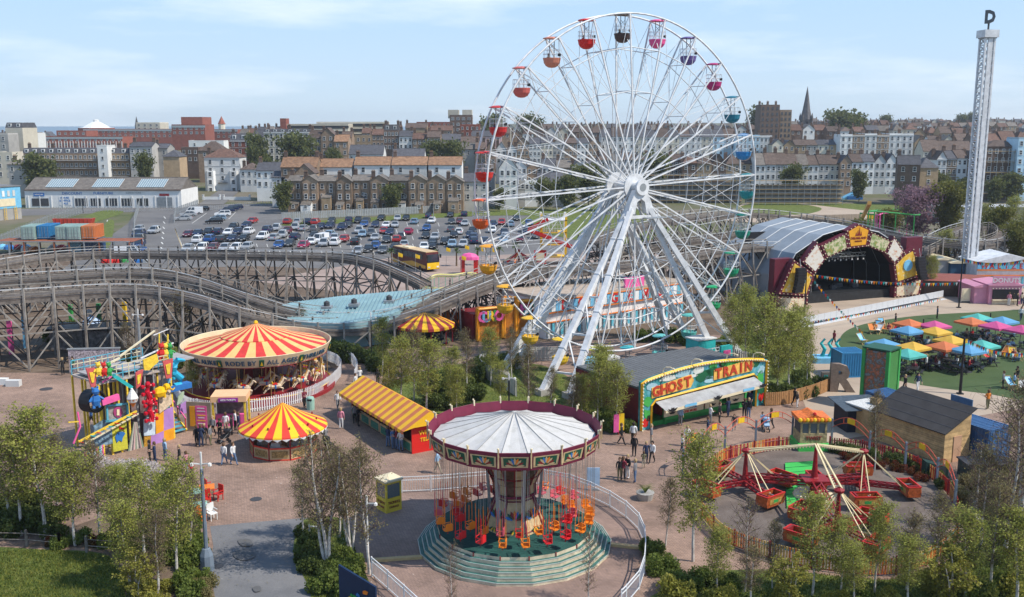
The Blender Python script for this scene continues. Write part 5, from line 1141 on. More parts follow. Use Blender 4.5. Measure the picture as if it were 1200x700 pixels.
for k in range(7): bar1('post',stl,(max(.1,k*LS/6-.05),.05,0),(max(.1,k*LS/6-.05),.05,2.3),.09,DRED)
RP = random.Random(2)
for k in range(26): b = MB();c = RP.choice([PINK,BLUE,YEL,WHT,RED,GRN,ORG]);x,z = RP.uniform(.5,LS-.5),RP.uniform(.9,2.0);b.ball((x,WS-.3,z),.2,c,6);b.ball((x,WS-.38,z+.24),.13,c,6);b.build('prize_toy',stl)
# =====================================================  YELLOW TICKET BOOTH
tb = thing('ticket_booth','yellow ticket booth with windows on two sides next to the white railing','booth',(*P(456,597).xy,0),math.radians(40));YB = mat('booth_yellow',(.74,.56,.06),.5,var=.08,sc=2)
s_ = .62;b = MB();b.box((0,0,.5),(1.2,1.2,1.0),YB);b.box((0,0,2.02),(1.2,1.2,.16),YB)
for x in (-1,1):
 for y in (-1,1): b.box((x*.54,y*.54,1.48),(.12,.12,.96),YB)
b.build('cabin',tb);b = MB();b.prism([(-.7,-.7),(.7,-.7),(.7,.7),(-.7,.7)],.12,CREAM,z0=2.1);b.add([(-.7,-.7,2.22),(.7,-.7,2.22),(.7,.7,2.22),(-.7,.7,2.22),(0,0,2.42)],[(0,1,4),(1,2,4),(2,3,4),(3,0,4)],CREAM);b.build('roof',tb)
GL2 = mat('booth_glass',(.12,.15,.16),.1,var=0,spec=.7)
for a in range(4): b = MB();b.box((0,-.56,1.48),(.94,.03,.92),GL2);o = b.build('window',tb);o.rotation_euler = (0,0,a*pi/2)
for a in (0,-pi/2,pi/2): o = part('lettering',textmesh('TICKETS',.24,DRED,.01,.01),tb,(.62*math.sin(a),-.62*math.cos(a),.68),(pi/2,0,a));o = part('lettering',textmesh('SWINGS',.2,DRED,.01,.01),tb,(.62*math.sin(a),-.62*math.cos(a),.38),(pi/2,0,a))
# =====================================================  GHOST TRAIN
GA,GB = P(749.4,505.3),P(897,473.8);gd = GB-GA;GL = gd.length;gh = math.atan2(gd.y,gd.x)
gt = thing('ghost_train','ghost train building with painted arched facade, yellow bulb border and white canopy','ghost train',(GA.x,GA.y,0),gh)
def prof(x): return 4.15+.75*math.sin(pi*min(1,max(0,x/GL)))**.8
N_ = 24;FT = .22;base = [(GL,0),(GL,prof(GL))]+[(GL*(1-i/N_),prof(GL*(1-i/N_))) for i in range(1,N_)]+[(0,prof(0)),(0,0),(1.1,0)]
x0o,x1o,zo,zo2 = 1.3,GL-1.4,2.3,2.9
outl = [(0,0),(x0o,0),(x0o,zo-.4),(x0o+.4,zo),(x1o-.4,zo2),(x1o,zo2-.3),(x1o,0),(GL,0)]+[(GL*(1-i/N_),prof(GL*(1-i/N_))) for i in range(0,N_+1)]
UPR = Matrix.Rotation(pi/2,4,'X')
GP = mottled('haunted_mural_background',[(.02,.10,.06),(.03,.22,.20),(.10,.36,.42),(.30,.52,.58)],[.3,.45,.55,.68],.5,rough=.5)
b = MB();b.prism(outl,FT,GP,Matrix.Translation((0,FT,0)) @ UPR);fc = b.build('facade',gt)
GY = mat('yellow_frame_paint',(.80,.42,.01),.45,var=.05)
def strip(pts,w,m,nm,par,y=-.06,closed=False): b = MB();b.tube([Vector((x,y,z)) for x,z in pts],w,m,4,closed);return b.build(nm,par)
edge = [(.12,.05),(.12,prof(0)-.1)]+[(GL*i/N_,prof(GL*i/N_)-.1) for i in range(1,N_)]+[(GL-.12,prof(GL)-.1),(GL-.12,.05)]
strip(edge,.3,GY,'yellow_border',fc)
inn = [(x0o-.1,0),(x0o-.1,zo-.3),(x0o+.35,zo+.1),(x1o-.3,zo2+.15),(x1o+.1,zo2-.2),(x1o+.1,0)];strip(inn,.22,GY,'inner_border',fc)
BULB = mat('cream_bulb',(.85,.78,.55),.3,var=0);b = MB()
for q in resample([Vector((x,0,z)) for x,z in edge],.3): b.box((q.x,-.24,q.z),(.09,.09,.09),BULB)
stuff(b.build('bulbs',fc))
RG = random.Random(12)
def blob(cx,cz,rx,rz_,m,nm='mural_shape',n=9,y=-.02,jag=.35):
 pl = [(cx+rx*(1+RG.uniform(-jag,jag))*math.cos(2*pi*i/n),cz+rz_*(1+RG.uniform(-jag,jag))*math.sin(2*pi*i/n)) for i in range(n)]
 b = MB();b.prism(pl,.02,m,Matrix.Translation((0,y,0)) @ UPR);b.build(nm,fc)
G1,G2,G3,G4 = mat('mural_bright_green',(.06,.38,.08),.5),mat('mural_dark_green',(.015,.12,.05),.5),mat('mural_pale_blue',(.35,.55,.62),.5),mat('mural_white',(.66,.68,.62),.5)
for cx,cz,rx,rr,m in ((1.2,3.6,.6,.35,G3),(3,4.1,.9,.3,G4),(4.6,4.25,1.0,.28,G3),(6.2,4.3,.8,.3,G4),(6.9,3.75,1.1,.5,G2),(8.2,3.9,1.0,.55,G2),(7.4,3.3,.6,.35,G3),(7.9,4.45,.5,.2,G1),(9.6,4.45,1.0,.32,G1),(10.4,4.3,.7,.3,G1),(11.6,4.4,.7,.22,G3),(8.9,4.5,.35,.3,BLACK),(5.3,3.9,.9,.18,G4),
                       (.75,2.4,.42,.5,G1),(.7,1.3,.4,.45,G1),(.6,.6,.35,.4,RED),(.95,.9,.3,.3,BLACK),(GL-.75,2.6,.42,.55,G1),(GL-.7,1.5,.42,.5,G2),(GL-.65,.8,.35,.4,RED),(GL-.7,3.3,.45,.4,G3),(12.9,4.0,.5,.3,G2),(2.0,3.2,.5,.3,G2)): blob(cx*GL/14.3 if cx < 13 else cx,cz,rx,rr,m)
BN = mat('banner_orange_yellow',(.82,.46,.10),.5,var=.2,sc=1.5);LR = mat('letter_brick_red',(.50,.06,.025),.45,var=.05)
def banner(x0,x1,za,zb,h,txt,size):
 b = MB();b.prism([(x0,za),(x1,zb),(x1+.35,zb+h*.5),(x1,zb+h),(x0,za+h*.8)],.06,BN,Matrix.Translation((0,-.04,0)) @ UPR);o = b.build('banner',fc);an = math.atan2(zb-za,x1-x0);n = len(txt)
 for i,ch in enumerate(txt):
  t = (i+.55)/n;x = x0+(x1-x0)*t;z = za+(zb-za)*t+h*(.42+.06*t);letter(ch,size,LR,o,(x,-.13,z),(pi/2,-an,0),.03,.04)
banner(1.15,5.45,2.62,2.95,1.12,'GHOST',1.22);banner(8.1,12.6,3.2,3.38,1.1,'TRAIN',1.22)
for x in (.2,.32): pass
AW = MB();AW.add([(x0o+.3,-.05,zo-.05),(x1o-.25,-.05,zo2-.1),(x1o-.25,-1.35,zo2-.55),(x0o+.3,-1.35,zo-.5)],[(3,2,1,0),(0,1,2,3)],WHITE);AW.bar((x0o+.3,-1.36,zo-.6),(x1o-.25,-1.36,zo2-.65),.05,CREAM,.22);aw = AW.build('canopy',gt)
for t,tx in ((.22,'ENTRANCE'),(.78,'EXIT')): b = MB();b.bar((x0o+.3+(x1o-x0o)*(t-.05),-1.42,zo-.52+(zo2-zo)*t),(x0o+.3+(x1o-x0o)*(t+.06),-1.42,zo-.5+(zo2-zo)*t),.03,LBLUE,.22);b.build('sign',aw)
for t in (.06,.5,.97):      # bat cut-outs
 x = x0o+.3+(x1o-x0o-.5)*t;z = zo-.5+(zo2-zo)*t;b = MB();b.prism([(x-.5,z+.12),(x-.2,z+.02),(x-.12,z+.18),(x,z+.1),(x+.12,z+.18),(x+.2,z+.02),(x+.5,z+.12),(x+.3,z-.12),(x,z-.2),(x-.3,z-.12)],.05,BLACK,Matrix.Translation((0,-1.42,0)) @ UPR);b.build('bat_cutout',aw)
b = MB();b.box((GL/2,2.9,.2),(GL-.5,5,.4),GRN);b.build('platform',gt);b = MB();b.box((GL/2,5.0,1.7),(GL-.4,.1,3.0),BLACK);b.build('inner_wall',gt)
b = MB();b.box((GL/2,4.6,3.55),(GL-.1,8.7,.18),mat('grey_roof_sheeting',(.12,.125,.13),.6,var=.15));b.build('roof',gt)
b = MB()
for i in range(30): b.box((.3+i*(GL-.6)/29,4.6,3.65),(.04,8.6,.02),FELT)
stuff(b.build('roof_ribs',gt))
DRW = mat('side_wall_oxblood',(.17,.02,.025),.6,var=.15)
for x in (.06,GL-.06): b = MB();b.box((x,4.6,1.72),(.12,8.7,3.45),DRW);b.build('side_wall',gt)
b = MB();b.box((GL/2,8.95,1.72),(GL,.1,3.45),DRW);b.build('back_wall',gt)
for x,w,tx in ((3.6,1.7,0),(5.6,3.0,'MEMBERS ONLY'),(8.1,1.6,0),(10.8,2.0,0)):
 b = MB();b.box((x*GL/14.3,.25,.95),(w*GL/14.3,.08,.62),CREAM);o = b.build('front_panel',gt)
 if tx: letter('ROOM FOR',.3,BLUE,o,(x*GL/14.3,.2,1.08),(pi/2,0,0));letter('ONE MORE',.3,RED,o,(x*GL/14.3,.2,.78),(pi/2,0,0))
 else: b = MB();X = x*GL/14.3;b.prism([(X-.4,1.02),(X-.15,.95),(X,1.05),(X+.15,.95),(X+.4,1.02),(X+.2,.82),(X-.2,.82)],.03,BLACK,Matrix.Translation((0,.19,0)) @ UPR);b.build('bat_motif',o)
b = MB();b.box((6.4*GL/14.3,.2,.5),(7.2*GL/14.3,.1,.26),GRN);b.build('kick_rail',gt)
for x in (3.0,9.1,12.1): b = MB();b.box((x*GL/14.3,.4,1.3),(.3,.3,2.6),GRN);b.build('pillar',gt)
for i,x in enumerate((3.8,5.2,7.0,8.6)):
 b = MB();X = x*GL/14.3;b.prism([(-.55,.45),(.55,.45),(.7,.8),(.5,1.7),(.1,1.95),(-.3,1.8),(-.6,1.3)],.9,RED,Matrix.Translation((X,2.2,0)) @ UPR);b.build('ghost_car',gt)
for i,px in enumerate((.165,.38,.66,.88)):
 x = GL*px;z = prof(x);pts = [Vector((x,.1,z-.1)),Vector((x,.05,z+.35)),Vector((x+.1,-.2,z+.55)),Vector((x+.3,-.5,z+.58)),Vector((x+.42,-.75,z+.45))];b = MB();b.tube(pts,.09,CREAM,6);b.ball(pts[-1],.12,CREAM,6);b.build('gooseneck_lamp',gt)
# =====================================================  OPEN-AIR STAGE
S0,S1 = P(911,361),P(1078,347);sdv = (S1-S0).normalized();sh_a = math.atan2(sdv.y,sdv.x);SN = Vector((sdv.y,-sdv.x,0))
stg = thing('open_air_stage','arched open-air stage with maroon panelled surround and grey vaulted tent behind','stage',(S0.x,S0.y,0),sh_a)
def U(px,py,off=0):                 # stage-front coordinates (along, up)
 x,y,k = ray(px,py);d = Vector((x,y,k));o = Vector((0,0,CH));n = SN;q = S0+n*off;t = (q-o).dot(n)/d.dot(n);h = o+d*t-S0
 return (h.dot(sdv),h.z)
SMAR = mat('stage_maroon',(.12,.016,.03),.5,sc=2);SP = {k: mottled('stage_panel_'+k,c,[.36,.45,.55,.64],1.6,rough=.6) for k,c in dict(cream=[(.50,.10,.06),(.66,.56,.40),(.70,.62,.46),(.60,.40,.12)],gold=[(.55,.28,.03),(.68,.40,.04),(.70,.44,.06),(.66,.60,.42)],green=[(.60,.50,.33),(.62,.54,.36),(.12,.24,.05),(.5,.3,.1)],white=[(.62,.58,.52),(.70,.66,.60),(.66,.6,.5),(.55,.2,.1)]).items()}
def spanel(pts,m,nm='surround_panel',th=.9,ins=.82,label=None):
 q = [U(*p) for p in pts];cx,cz = sum(p[0] for p in q)/len(q),sum(p[1] for p in q)/len(q)
 ar = sum(a[0]*b_[1]-b_[0]*a[1] for a,b_ in zip(q,q[1:]+q[:1]))
 if ar < 0: q = q[::-1]
 b = MB();b.prism(q,th,SMAR,Matrix.Translation((0,th,0)) @ Matrix.Rotation(pi/2,4,'X'));o = b.build(nm,stg,label=label)
 i_ = [(cx+(x-cx)*ins,cz+(z-cz)*ins) for x,z in q];b = MB();b.prism(i_,.06,m,Matrix.Translation((0,0,0)) @ Matrix.Rotation(pi/2,4,'X'));b.build('painted_panel',o)
 b = MB();n = len(q)
 for i in range(n):
  a,c = Vector(((q[i][0]*.93+cx*.07),-.05,q[i][1]*.93+cz*.07)),Vector((q[(i+1) % n][0]*.93+cx*.07,-.05,q[(i+1) % n][1]*.93+cz*.07));k = max(2,int((c-a).length/.6))
  for j in range(k): p = a.lerp(c,j/k);b.box(p,(.13,.1,.13),CREAM)
 stuff(b.build('bulbs',o));return o,q,(cx,cz)
spanel([(911,348),(947,348.5),(946,366),(910,363)],SP['cream'])
pl,ql,cl = spanel([(930,304),(955,322),(946.5,347.5),(912,345)],SP['gold']);spanel([(957.5,283),(967.5,304),(955.3,321),(940,307)],SP['white'],'diamond_panel')
spanel([(962,288),(992,273.3),(994.5,291),(968.3,303)],SP['green']);pt,qt,ctp = spanel([(1006,262),(1020,268.5),(1016,289),(995,291.5),(992,270.5)],mat('logo_amber',(.74,.34,.02),.5),'logo_panel')
spanel([(1020.5,271.5),(1045,283),(1038,297),(1016.5,288)],SP['green']);spanel([(1047.5,276.5),(1060,296),(1048,309.5),(1038.5,297.5)],SP['white'],'diamond_panel')
prr,qr,cr_ = spanel([(1060.5,297),(1071,291),(1081.5,323),(1050,334),(1047,311)],SP['gold']);spanel([(1048,336.5),(1082,326),(1078,345.5),(1047.5,349)],SP['cream'])
letter('DREAMLAND',.46,DRED,pt,(ctp[0],-.09,ctp[1]-.35),(pi/2,0,0));letter('MARGATE',.28,DRED,pt,(ctp[0],-.09,ctp[1]-.78),(pi/2,0,0))
b = MB()
for x,h in ((-.45,.5),(-.15,.8),(.12,1.15),(.42,.6)): b.prism([(ctp[0]+x-.13,ctp[1]),(ctp[0]+x+.13,ctp[1]),(ctp[0]+x,ctp[1]+h)],.05,DRED,Matrix.Translation((0,-.06,0)) @ Matrix.Rotation(pi/2,4,'X'))
b.build('emblem',pt)
for (cx,cz),pp in ((cl,pl),(cr_,prr)):
 b = MB();b.lathe([(0,.12),(.8,.1),(.85,0)],16,LBLUE);o = b.build('blue_disc',pp);o.location = (cx+.2,-.1,cz);o.rotation_euler = (pi/2,0,0)
def array(x,z,s):
 t = thing('speaker_array','curved black speaker array hanging at the '+s+' of the stage','speaker array',Vector((S0.x,S0.y,0))+sdv*x+SN*.8+Vector((0,0,z)),sh_a)
 for i in range(8): b = MB();b.box((.02*i*i*(-1 if s == 'left' else 1)*.6,-.04*i,-i*.42),(1.3,.7,.4),BLACK);b.build('speaker_box',t)
 bar1('hanging_chain',t,(0,0,.2),(0,.3,1.4),.06,GREY)
x,z = U(934,315);array(x,z,'left');x,z = U(1073.5,302);array(x,z,'right')
for i,(a,c) in enumerate((((-.8,13.0),(.2,2.5)),)): pass
XL,XR = U(955,345)[0],U(1048,340)[0];ZT = U(1006,290)[1];SD = 15.5;cxs = (U(911,361)[0]+U(1082,345)[0])/2
# wing walls behind the surround
ul = U(911,300);b = MB();b.box((U(925,310)[0]-.1,1.7,3.3),(3.0,1.2,6.6),SMAR);b.build('wing_wall',stg);b = MB();b.box((U(1076,310)[0],1.6,4.3),(3.0,1.2,8.6),SMAR);b.build('wing_wall',stg)
# vault
HV = 10.6;WV = 11.8;arch = [(-WV,0),(-WV*.97,4.0),(-WV*.80,7.2),(-WV*.42,HV-1.0),(0,HV),(WV*.42,HV-1.0),(WV*.80,7.2),(WV*.97,4.0),(WV,0)]
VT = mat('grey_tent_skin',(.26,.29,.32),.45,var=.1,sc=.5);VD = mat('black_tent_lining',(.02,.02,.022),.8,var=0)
for k in range(5):
 y0,y1 = 1.2+k*(SD/5),1.2+(k+1)*(SD/5);b = MB()
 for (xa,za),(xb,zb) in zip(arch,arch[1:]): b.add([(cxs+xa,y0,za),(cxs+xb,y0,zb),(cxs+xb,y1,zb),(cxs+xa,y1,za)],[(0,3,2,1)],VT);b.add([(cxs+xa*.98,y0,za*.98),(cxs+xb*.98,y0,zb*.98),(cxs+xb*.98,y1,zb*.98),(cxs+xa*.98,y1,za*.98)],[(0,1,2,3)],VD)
 b.build('tent_bay',stg)
 b = MB();b.tube([(cxs+x,y0,z+.03) for x,z in arch],.16,mat('pale_seam',(.55,.57,.58),.5),4);b.build('seam',stg)
b = MB();b.prism([(cxs+x,z) for x,z in arch],.2,VT,Matrix.Translation((0,1.4+SD,0)) @ Matrix.Rotation(pi/2,4,'X'));b.build('end_wall',stg)
# front closure: everything of the tent mouth outside the opening is covered by the surround; dark interior
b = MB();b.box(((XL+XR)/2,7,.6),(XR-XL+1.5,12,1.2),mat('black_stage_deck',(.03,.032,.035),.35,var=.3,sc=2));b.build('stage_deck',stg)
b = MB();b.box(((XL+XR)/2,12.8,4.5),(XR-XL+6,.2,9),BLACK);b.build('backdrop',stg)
b = MB();b.bar((XL-.2,3,1.2),(XL+3.6,12,1.2),.2,mat('purple_lit_side',(.10,.02,.05),.8),9);o = b.build('left_inner_side',stg)  # left inner side of the stage, its purple lighting put into the colour
for y,z in ((3,ZT-1.2),(6,ZT-1.5),(9,ZT-1.8)):
 b = MB();b.bar((XL+3,y,z),(XR-3,y,z),.08,GREY);b.bar((XL+3,y,z-.5),(XR-3,y,z-.5),.08,GREY);n = 16
 for i in range(n): a = XL+3+(XR-XL-6)*i/n;c = XL+3+(XR-XL-6)*(i+1)/n;b.bar((a,y,z-.5*(i % 2)),(c,y,z-.5*((i+1) % 2)),.05,GREY)
 tr = b.build('lighting_truss',stg)
 for i in range(8): b = MB();X = XL+3.5+(XR-XL-7)*i/7;b.box((X,y,z-.85),(.32,.3,.5),DGREY);b.box((X,y-.17,z-.95),(.2,.04,.2),WHT);b.build('stage_lamp',tr)
for k in range(4):
 b = MB();b.tube([(cxs+x*.93,4+k*2.8,z*.93) for x,z in arch],.12,GREY,4);b.build('arch_rib',stg)
for i,(x,y,w) in enumerate(((.3,5,1.2),(.45,4,.9),(.6,5.5,1.4),(.75,4.4,1))): b = MB();b.box((XL+(XR-XL)*x,y,1.5),(w,.7,.6),DGREY);b.build('stage_monitor',stg)
barr = thing('crowd_barrier','long white crowd barrier along the front of the stage','barrier',P(936,384),0);q0 = P(936,384);q1 = P(1105,350);d = q1-q0;an = math.atan2(d.y,d.x);nb = 26
BW = mat('barrier_white',(.55,.56,.57),.5,var=.04)
for i in range(nb): b = MB();a = d*(i/nb);c = d*((i+.97)/nb);b.bar(a+Vector((0,0,.75)),c+Vector((0,0,.75)),.06,BW,.9);b.bar(a+Vector((0,-.5,.05)),c+Vector((0,-.5,.05)),.8,BW,.06);b.build('barrier_panel',barr)
# =====================================================  DROP TOWER
tp = P(1133.5,333);tw = thing('drop_tower','very tall slim white lattice drop tower with a letter D on top','tower',tp,.12);TH_ = PD(1158,44,tp.y).z;hw = .74
for x in (-hw,hw):
 for y in (-hw,hw): bar1('corner_post',tw,(x,y,0),(x,y,TH_),.26,WHITE)
nl = 34
for i in range(nl):
 z0,z1 = TH_*i/nl,TH_*(i+1)/nl;b = MB()
 for (ax,ay),(bx,by) in (((-hw,-hw),(hw,-hw)),((hw,-hw),(hw,hw)),((-hw,hw),(-hw,-hw)),((hw,hw),(-hw,hw))): b.bar((ax,ay,z0),(bx,by,z1),.09,WHITE);b.bar((bx,by,z0),(ax,ay,z1),.09,WHITE);b.bar((ax,ay,z1),(bx,by,z1),.11,WHITE)
 b.build('lattice_bay',tw)
bar1('guide_rail',tw,(0,-hw-.1,0),(0,-hw-.1,TH_),.7,WHITE,.12);bar1('guide_rail',tw,(hw+.1,0,0),(hw+.1,0,TH_),.12,WHITE,.7)
b = MB();b.box((0,0,TH_+.5),(2.3,2.3,1.1),WHITE);b.box((0,0,TH_+.0),(1.9,1.9,.4),GREY);b.build('crown_block',tw);bar1('mast',tw,(0,0,TH_+1),(0,0,TH_+2.2),.2,DGREY)
dl = letter('D',2.5,mat('letter_dark_steel',(.10,.11,.115),.5),tw,(0,-.2,TH_+2.9),(pi/2,0,-.6),.05,.35,.8)
b = MB();b.lathe([(3.2,0),(3.2,1.0),(2.9,1.05)],20,mat('brown_hoarding',(.12,.07,.05),.8));b.build('base_hoarding',tw)
# =====================================================  KIOSKS BEHIND THE LAWN
def boxk(name,label,cat,px0,px1,py,ptop,dep,m,rm,roofrise=.3,yaw=0,over=.2):
 a,c = P(px0,py),P(px1,py-(px1-px0)*math.tan(yaw)*.2);d = c-a;L_ = d.length;t = thing(name,label,cat,a,math.atan2(d.y,d.x));h = PD(px0,ptop,a.y).z
 b = MB();b.box((L_/2,dep/2,h/2),(L_,dep,h),m);b.build('wall',t);b = MB();b.prism([(-over,h),(L_+over,h),(L_+over,h+.15),(L_/2,h+roofrise+.15),(-over,h+.15)],dep+2*over,rm,Matrix.Translation((0,dep+over,0)) @ Matrix.Rotation(pi/2,4,'X'));b.build('roof',t);return t,L_,h
PKM = mat('dusty_pink_board',(.60,.26,.36),.55,var=.08);CRB = mat('kiosk_cream',(.66,.55,.40),.6)
t,L_,h = boxk('kiosk','pink kiosk with open serving hatch and cream menu boards at the right','kiosk',1158,1196,357,335,5,PKM,PKM)
b = MB();b.box((L_/2,-.05,h*.55),(L_*.8,.12,h*.5),BLACK);b.build('serving_hatch',t);b = MB();b.box((L_/2,-.25,h*.25),(L_*.82,.5,.1),CREAM);b.box((L_/2,-.08,h*.12),(L_*.8,.1,h*.2),CRB);b.build('counter',t)
letter('DONUTS',.95,WHITE,t,(L_/2,-.1,h+.75),(pi/2,0,0));b = MB();b.box((L_/2,.15,h+.7),(L_*.8,.1,1.3),PKM);b.build('sign',t)
for i in range(9): b = MB();b.box((L_*(.1+i*.1),-.12,h*.86),(.12,.1,.12),BULB if 'BULB' in globals() else CREAM);b.build('bulb',t)
t,L_,h = boxk('kiosk','plain pink kiosk block left of the serving hatch','kiosk',1141,1157,356,337,5,PKM,PKM)
for px in (1131,1146): p = P(px,355);t = thing('menu_board',f'cream menu board standing {"left" if px < 1140 else "right"} of the black pole by the pink kiosk','sign',p,.1);b = MB();b.box((0,0,1.1),(1.3,.12,1.9),CRB);b.box((0,-.08,1.2),(.9,.03,1.3),CREAM);b.build('board',t);bar1('foot',t,(-.6,0,.08),(.6,0,.08),.3,DGREY)
t,L_,h = boxk('striped_building','long fairground building with pale blue, white and orange striped front at the right','building',1143,1215,338,308,6,WHITE,WHITE,1.2);nS = 14
SKY1 = mat('fair_sky_blue',(.12,.45,.56),.5)
for i in range(nS): b = MB();b.box(((i+.5)*L_/nS,-.06,h*.87),(L_/nS*.92,.12,h*.24),SKY1 if i % 2 else LBLUE);b.build('fascia_panel',t);b = MB();b.box(((i+.5)*L_/nS,-.06,h*.28),(L_/nS*.35,.12,h*.4),SKY1);b.build('front_panel',t)
for z in (.5,.72): b = MB();b.box((L_/2,-.1,h*z),(L_,.2,.18),ORG);b.build('orange_trim',t)
for i,ch in enumerate('WALTZER'): letter(ch,1.1,RED,t,((i+1)*L_/8.5,-.14,h*.86),(pi/2,0,0))
boxk('shed','grey shed with pale roof beside the foot of the drop tower','shed',1098,1112,333,305,7,GREYR,CREAM)
boxk('shed','dark blue shed with pale roof touching the drop tower','shed',1112.5,1129,334,309,7,mat('deep_blue_board',(.03,.09,.16),.6),CREAM)
b_ = P(1110,343);t = thing('curved_stand','low curved dark stand with reddish deck left of the tower foot','stand',b_);b = MB();b.lathe([(6.3,0),(6.5,1.2),(6.5,2.3)],30,mat('dark_brown_boards',(.07,.045,.035),.8),a0=pi*.95,a1=2.05*pi,sy=.6);b.build('skirt',t);b = MB();b.lathe([(6.6,2.31),(0,2.5)],30,mat('reddish_deck',(.25,.08,.06),.8),sy=.6);b.build('deck',t)
t = thing('tent','small white pointed tent behind the tower','tent',P(1158,315));b = MB();b.box((0,3,1.5),(9,6,3),WHT);b.build('wall',t);b = MB();b.prism([(-4.8,0),(4.8,0),(0,2)],6.4,WHITE,Matrix.Translation((0,6.2,3)) @ UPR);b.build('roof',t)
# =====================================================  PARASOLS AND LAWN FURNITURE
PC = dict(orange=(.68,.20,.08),blue=(.14,.38,.62),pink=(.66,.11,.30),yellow=(.74,.45,.07),teal=(.11,.50,.44))
def parm(c):
 b = MB();m = mat('parasol_'+c,PC[c],.7,var=.12,sc=.8,trans=.2);w = 1.32;v = [(-w,-w,0),(w,-w,0),(w,w,0),(-w,w,0),(0,0,.58)];b.add(v,[(0,1,4),(1,2,4),(2,3,4),(3,0,4)],m)
 for i in range(4): a,c_ = Vector(v[i]),Vector(v[(i+1) % 4]);b.add([a,c_,c_-Vector((0,0,.22)),a-Vector((0,0,.22))],[(0,3,2,1)],m)
 return b.mesh('canopy')
PM_ = {c: parm(c) for c in PC};b = MB();b.bar((0,0,0),(0,0,2.9),.07,DGREY,n=6)
for i in range(4): a = pi/4+i*pi/2;b.bar((0,0,2.0),(1.1*math.cos(a),1.1*math.sin(a),2.4),.04,DGREY)
PPO = b.mesh('pole');b = MB();b.box((0,0,.06),(.7,.7,.12),DGREY);PBA = b.mesh('base_weight')
def picnic():
 b = MB();b.box((0,0,.74),(1.7,.7,.06),BLACK);c = MB()
 for s in (-1,1): c.box((0,s*.65,.45),(1.7,.26,.05),BLACK)
 l = MB()
 for x in (-.6,.6): l.bar((x,-.75,0),(x,.25,.74),.07,BLACK);l.bar((x,.75,0),(x,-.25,.74),.07,BLACK)
 return b.mesh('table_top'),c.mesh('benches'),l.mesh('trestle_legs')
PIC = picnic()
PARS = [(1065.7,373,'orange'),(1064.6,381,'blue'),(1095.7,375,'pink'),(1095.9,382,'yellow'),(1036,396,'blue'),(1034.8,403,'orange'),(1070,399.5,'yellow'),(1063.6,407.5,'teal'),(1138.6,371,'orange'),(1146,366.5,'teal'),(1167.5,375.6,'pink'),(1175,370,'blue'),(1115,392,'yellow'),(1106.4,399,'orange'),(1151,397.5,'teal'),(1136,403,'blue'),(1197,380,'pink')]
PLOC = {('orange',0): 'just above a blue one, nearest the stage barrier',('blue',0): 'tucked below the orange one nearest the stage barrier',('pink',0): 'above a yellow one at mid lawn',('yellow',0): 'below the pink one at mid lawn',('blue',1): 'behind the green mosaic tower, upper one',('orange',1): 'mostly hidden by the green mosaic tower',('yellow',1): 'above the teal one beside the green mosaic tower',('teal',0): 'right beside the green mosaic tower',('orange',2): 'in the upper right group of the lawn',('teal',1): 'farthest back in the upper right group',('pink',1): 'in front of a blue one near the kiosk',('blue',2): 'nearest the pink kiosk',('yellow',2): 'above the orange one left of the tall black pole',('orange',3): 'below the yellow one left of the tall black pole',('teal',2): 'right of the tall black pole, upper one',('blue',3): 'behind the top of the tall black pole',('pink',2): 'cut by the right edge of the photo'}
cnt = {};RL = random.Random(6);SPOTS = []
for px,py,c in PARS:
 i = cnt.get(c,0);cnt[c] = i+1;p = P(px,py,3.0);p.z = 0;t = thing('parasol',f'square {c} parasol '+PLOC[(c,i)],'parasol',p,.5+RL.uniform(-.08,.08),'parasols on the lawn');part('canopy',PM_[c],t,(0,0,2.35));part('pole',PPO,t);part('base_weight',PBA,t)
 for k,(dx_,dy_) in enumerate(((-1.3,-.6),(1.2,.7))):
  q = p+Vector((dx_,dy_,0));u = thing('picnic_table',f'black picnic table under the {c} parasol {PLOC[(c, i)]}','picnic table',q,RL.uniform(0,pi),'picnic tables under the parasols')
  u['label'] = f'black picnic table, {"left" if k == 0 else "right"} one under the {c} parasol '+' '.join(PLOC[(c,i)].replace(',','').split()[:6])
  for me in PIC: part(me.name.split('.')[0],me,u)
  SPOTS.append(q)
def deckchair():
 f = MB()
 for s in (-.3,.3): f.bar((s,-.5,0),(s,.5,.9),.045,LWOOD);f.bar((s,.5,0),(s,-.45,.42),.045,LWOOD)
 f.bar((-.3,.5,.9),(.3,.5,.9),.05,LWOOD);f.bar((-.3,-.45,.42),(.3,-.45,.42),.05,LWOOD);c = MB();m = mat('deckchair_orange',(.70,.22,.05),.7)
 c.add([(-.27,.5,.88),(.27,.5,.88),(.27,.1,.42),(-.27,.1,.42),(.27,-.43,.40),(-.27,-.43,.40)],[(0,1,2,3),(3,2,4,5)],m);return f.mesh('frame'),c.mesh('sling')
DC = deckchair();DCC = dict(orange=MC['deckchair_orange'],blue=LBLUE,red=RED,white=WHT,yellow=YEL)
for px,py,c in ((1022,391,'orange'),(1029,391,'white'),(1036,390,'orange'),(1043,391,'orange'),(1027,387,'blue'),(1033,384,'blue'),(1049,393,'red'),(1057,393,'orange'),(1066,391,'orange'),(1010,403,'blue'),(1145,421,'blue'),(1156,423,'red'),(1178,418,'orange'),(1186,420,'yellow'),(1192,422,'orange'),(1184,456,'blue'),(1198,460,'white'),(1107,425,'red'),(1082,428,'orange')):
 t = thing('deckchair','','deckchair',P(px,py),RL.uniform(-1,1),'deckchairs on the lawn');part('frame',DC[0],t,sc=1.25);o = part('sling',DC[1],t,sc=1.25);o.material_slots[0].link = 'OBJECT';o.material_slots[0].material = DCC[c];reg(t,f'{c} deckchair','on the turf lawn',px)
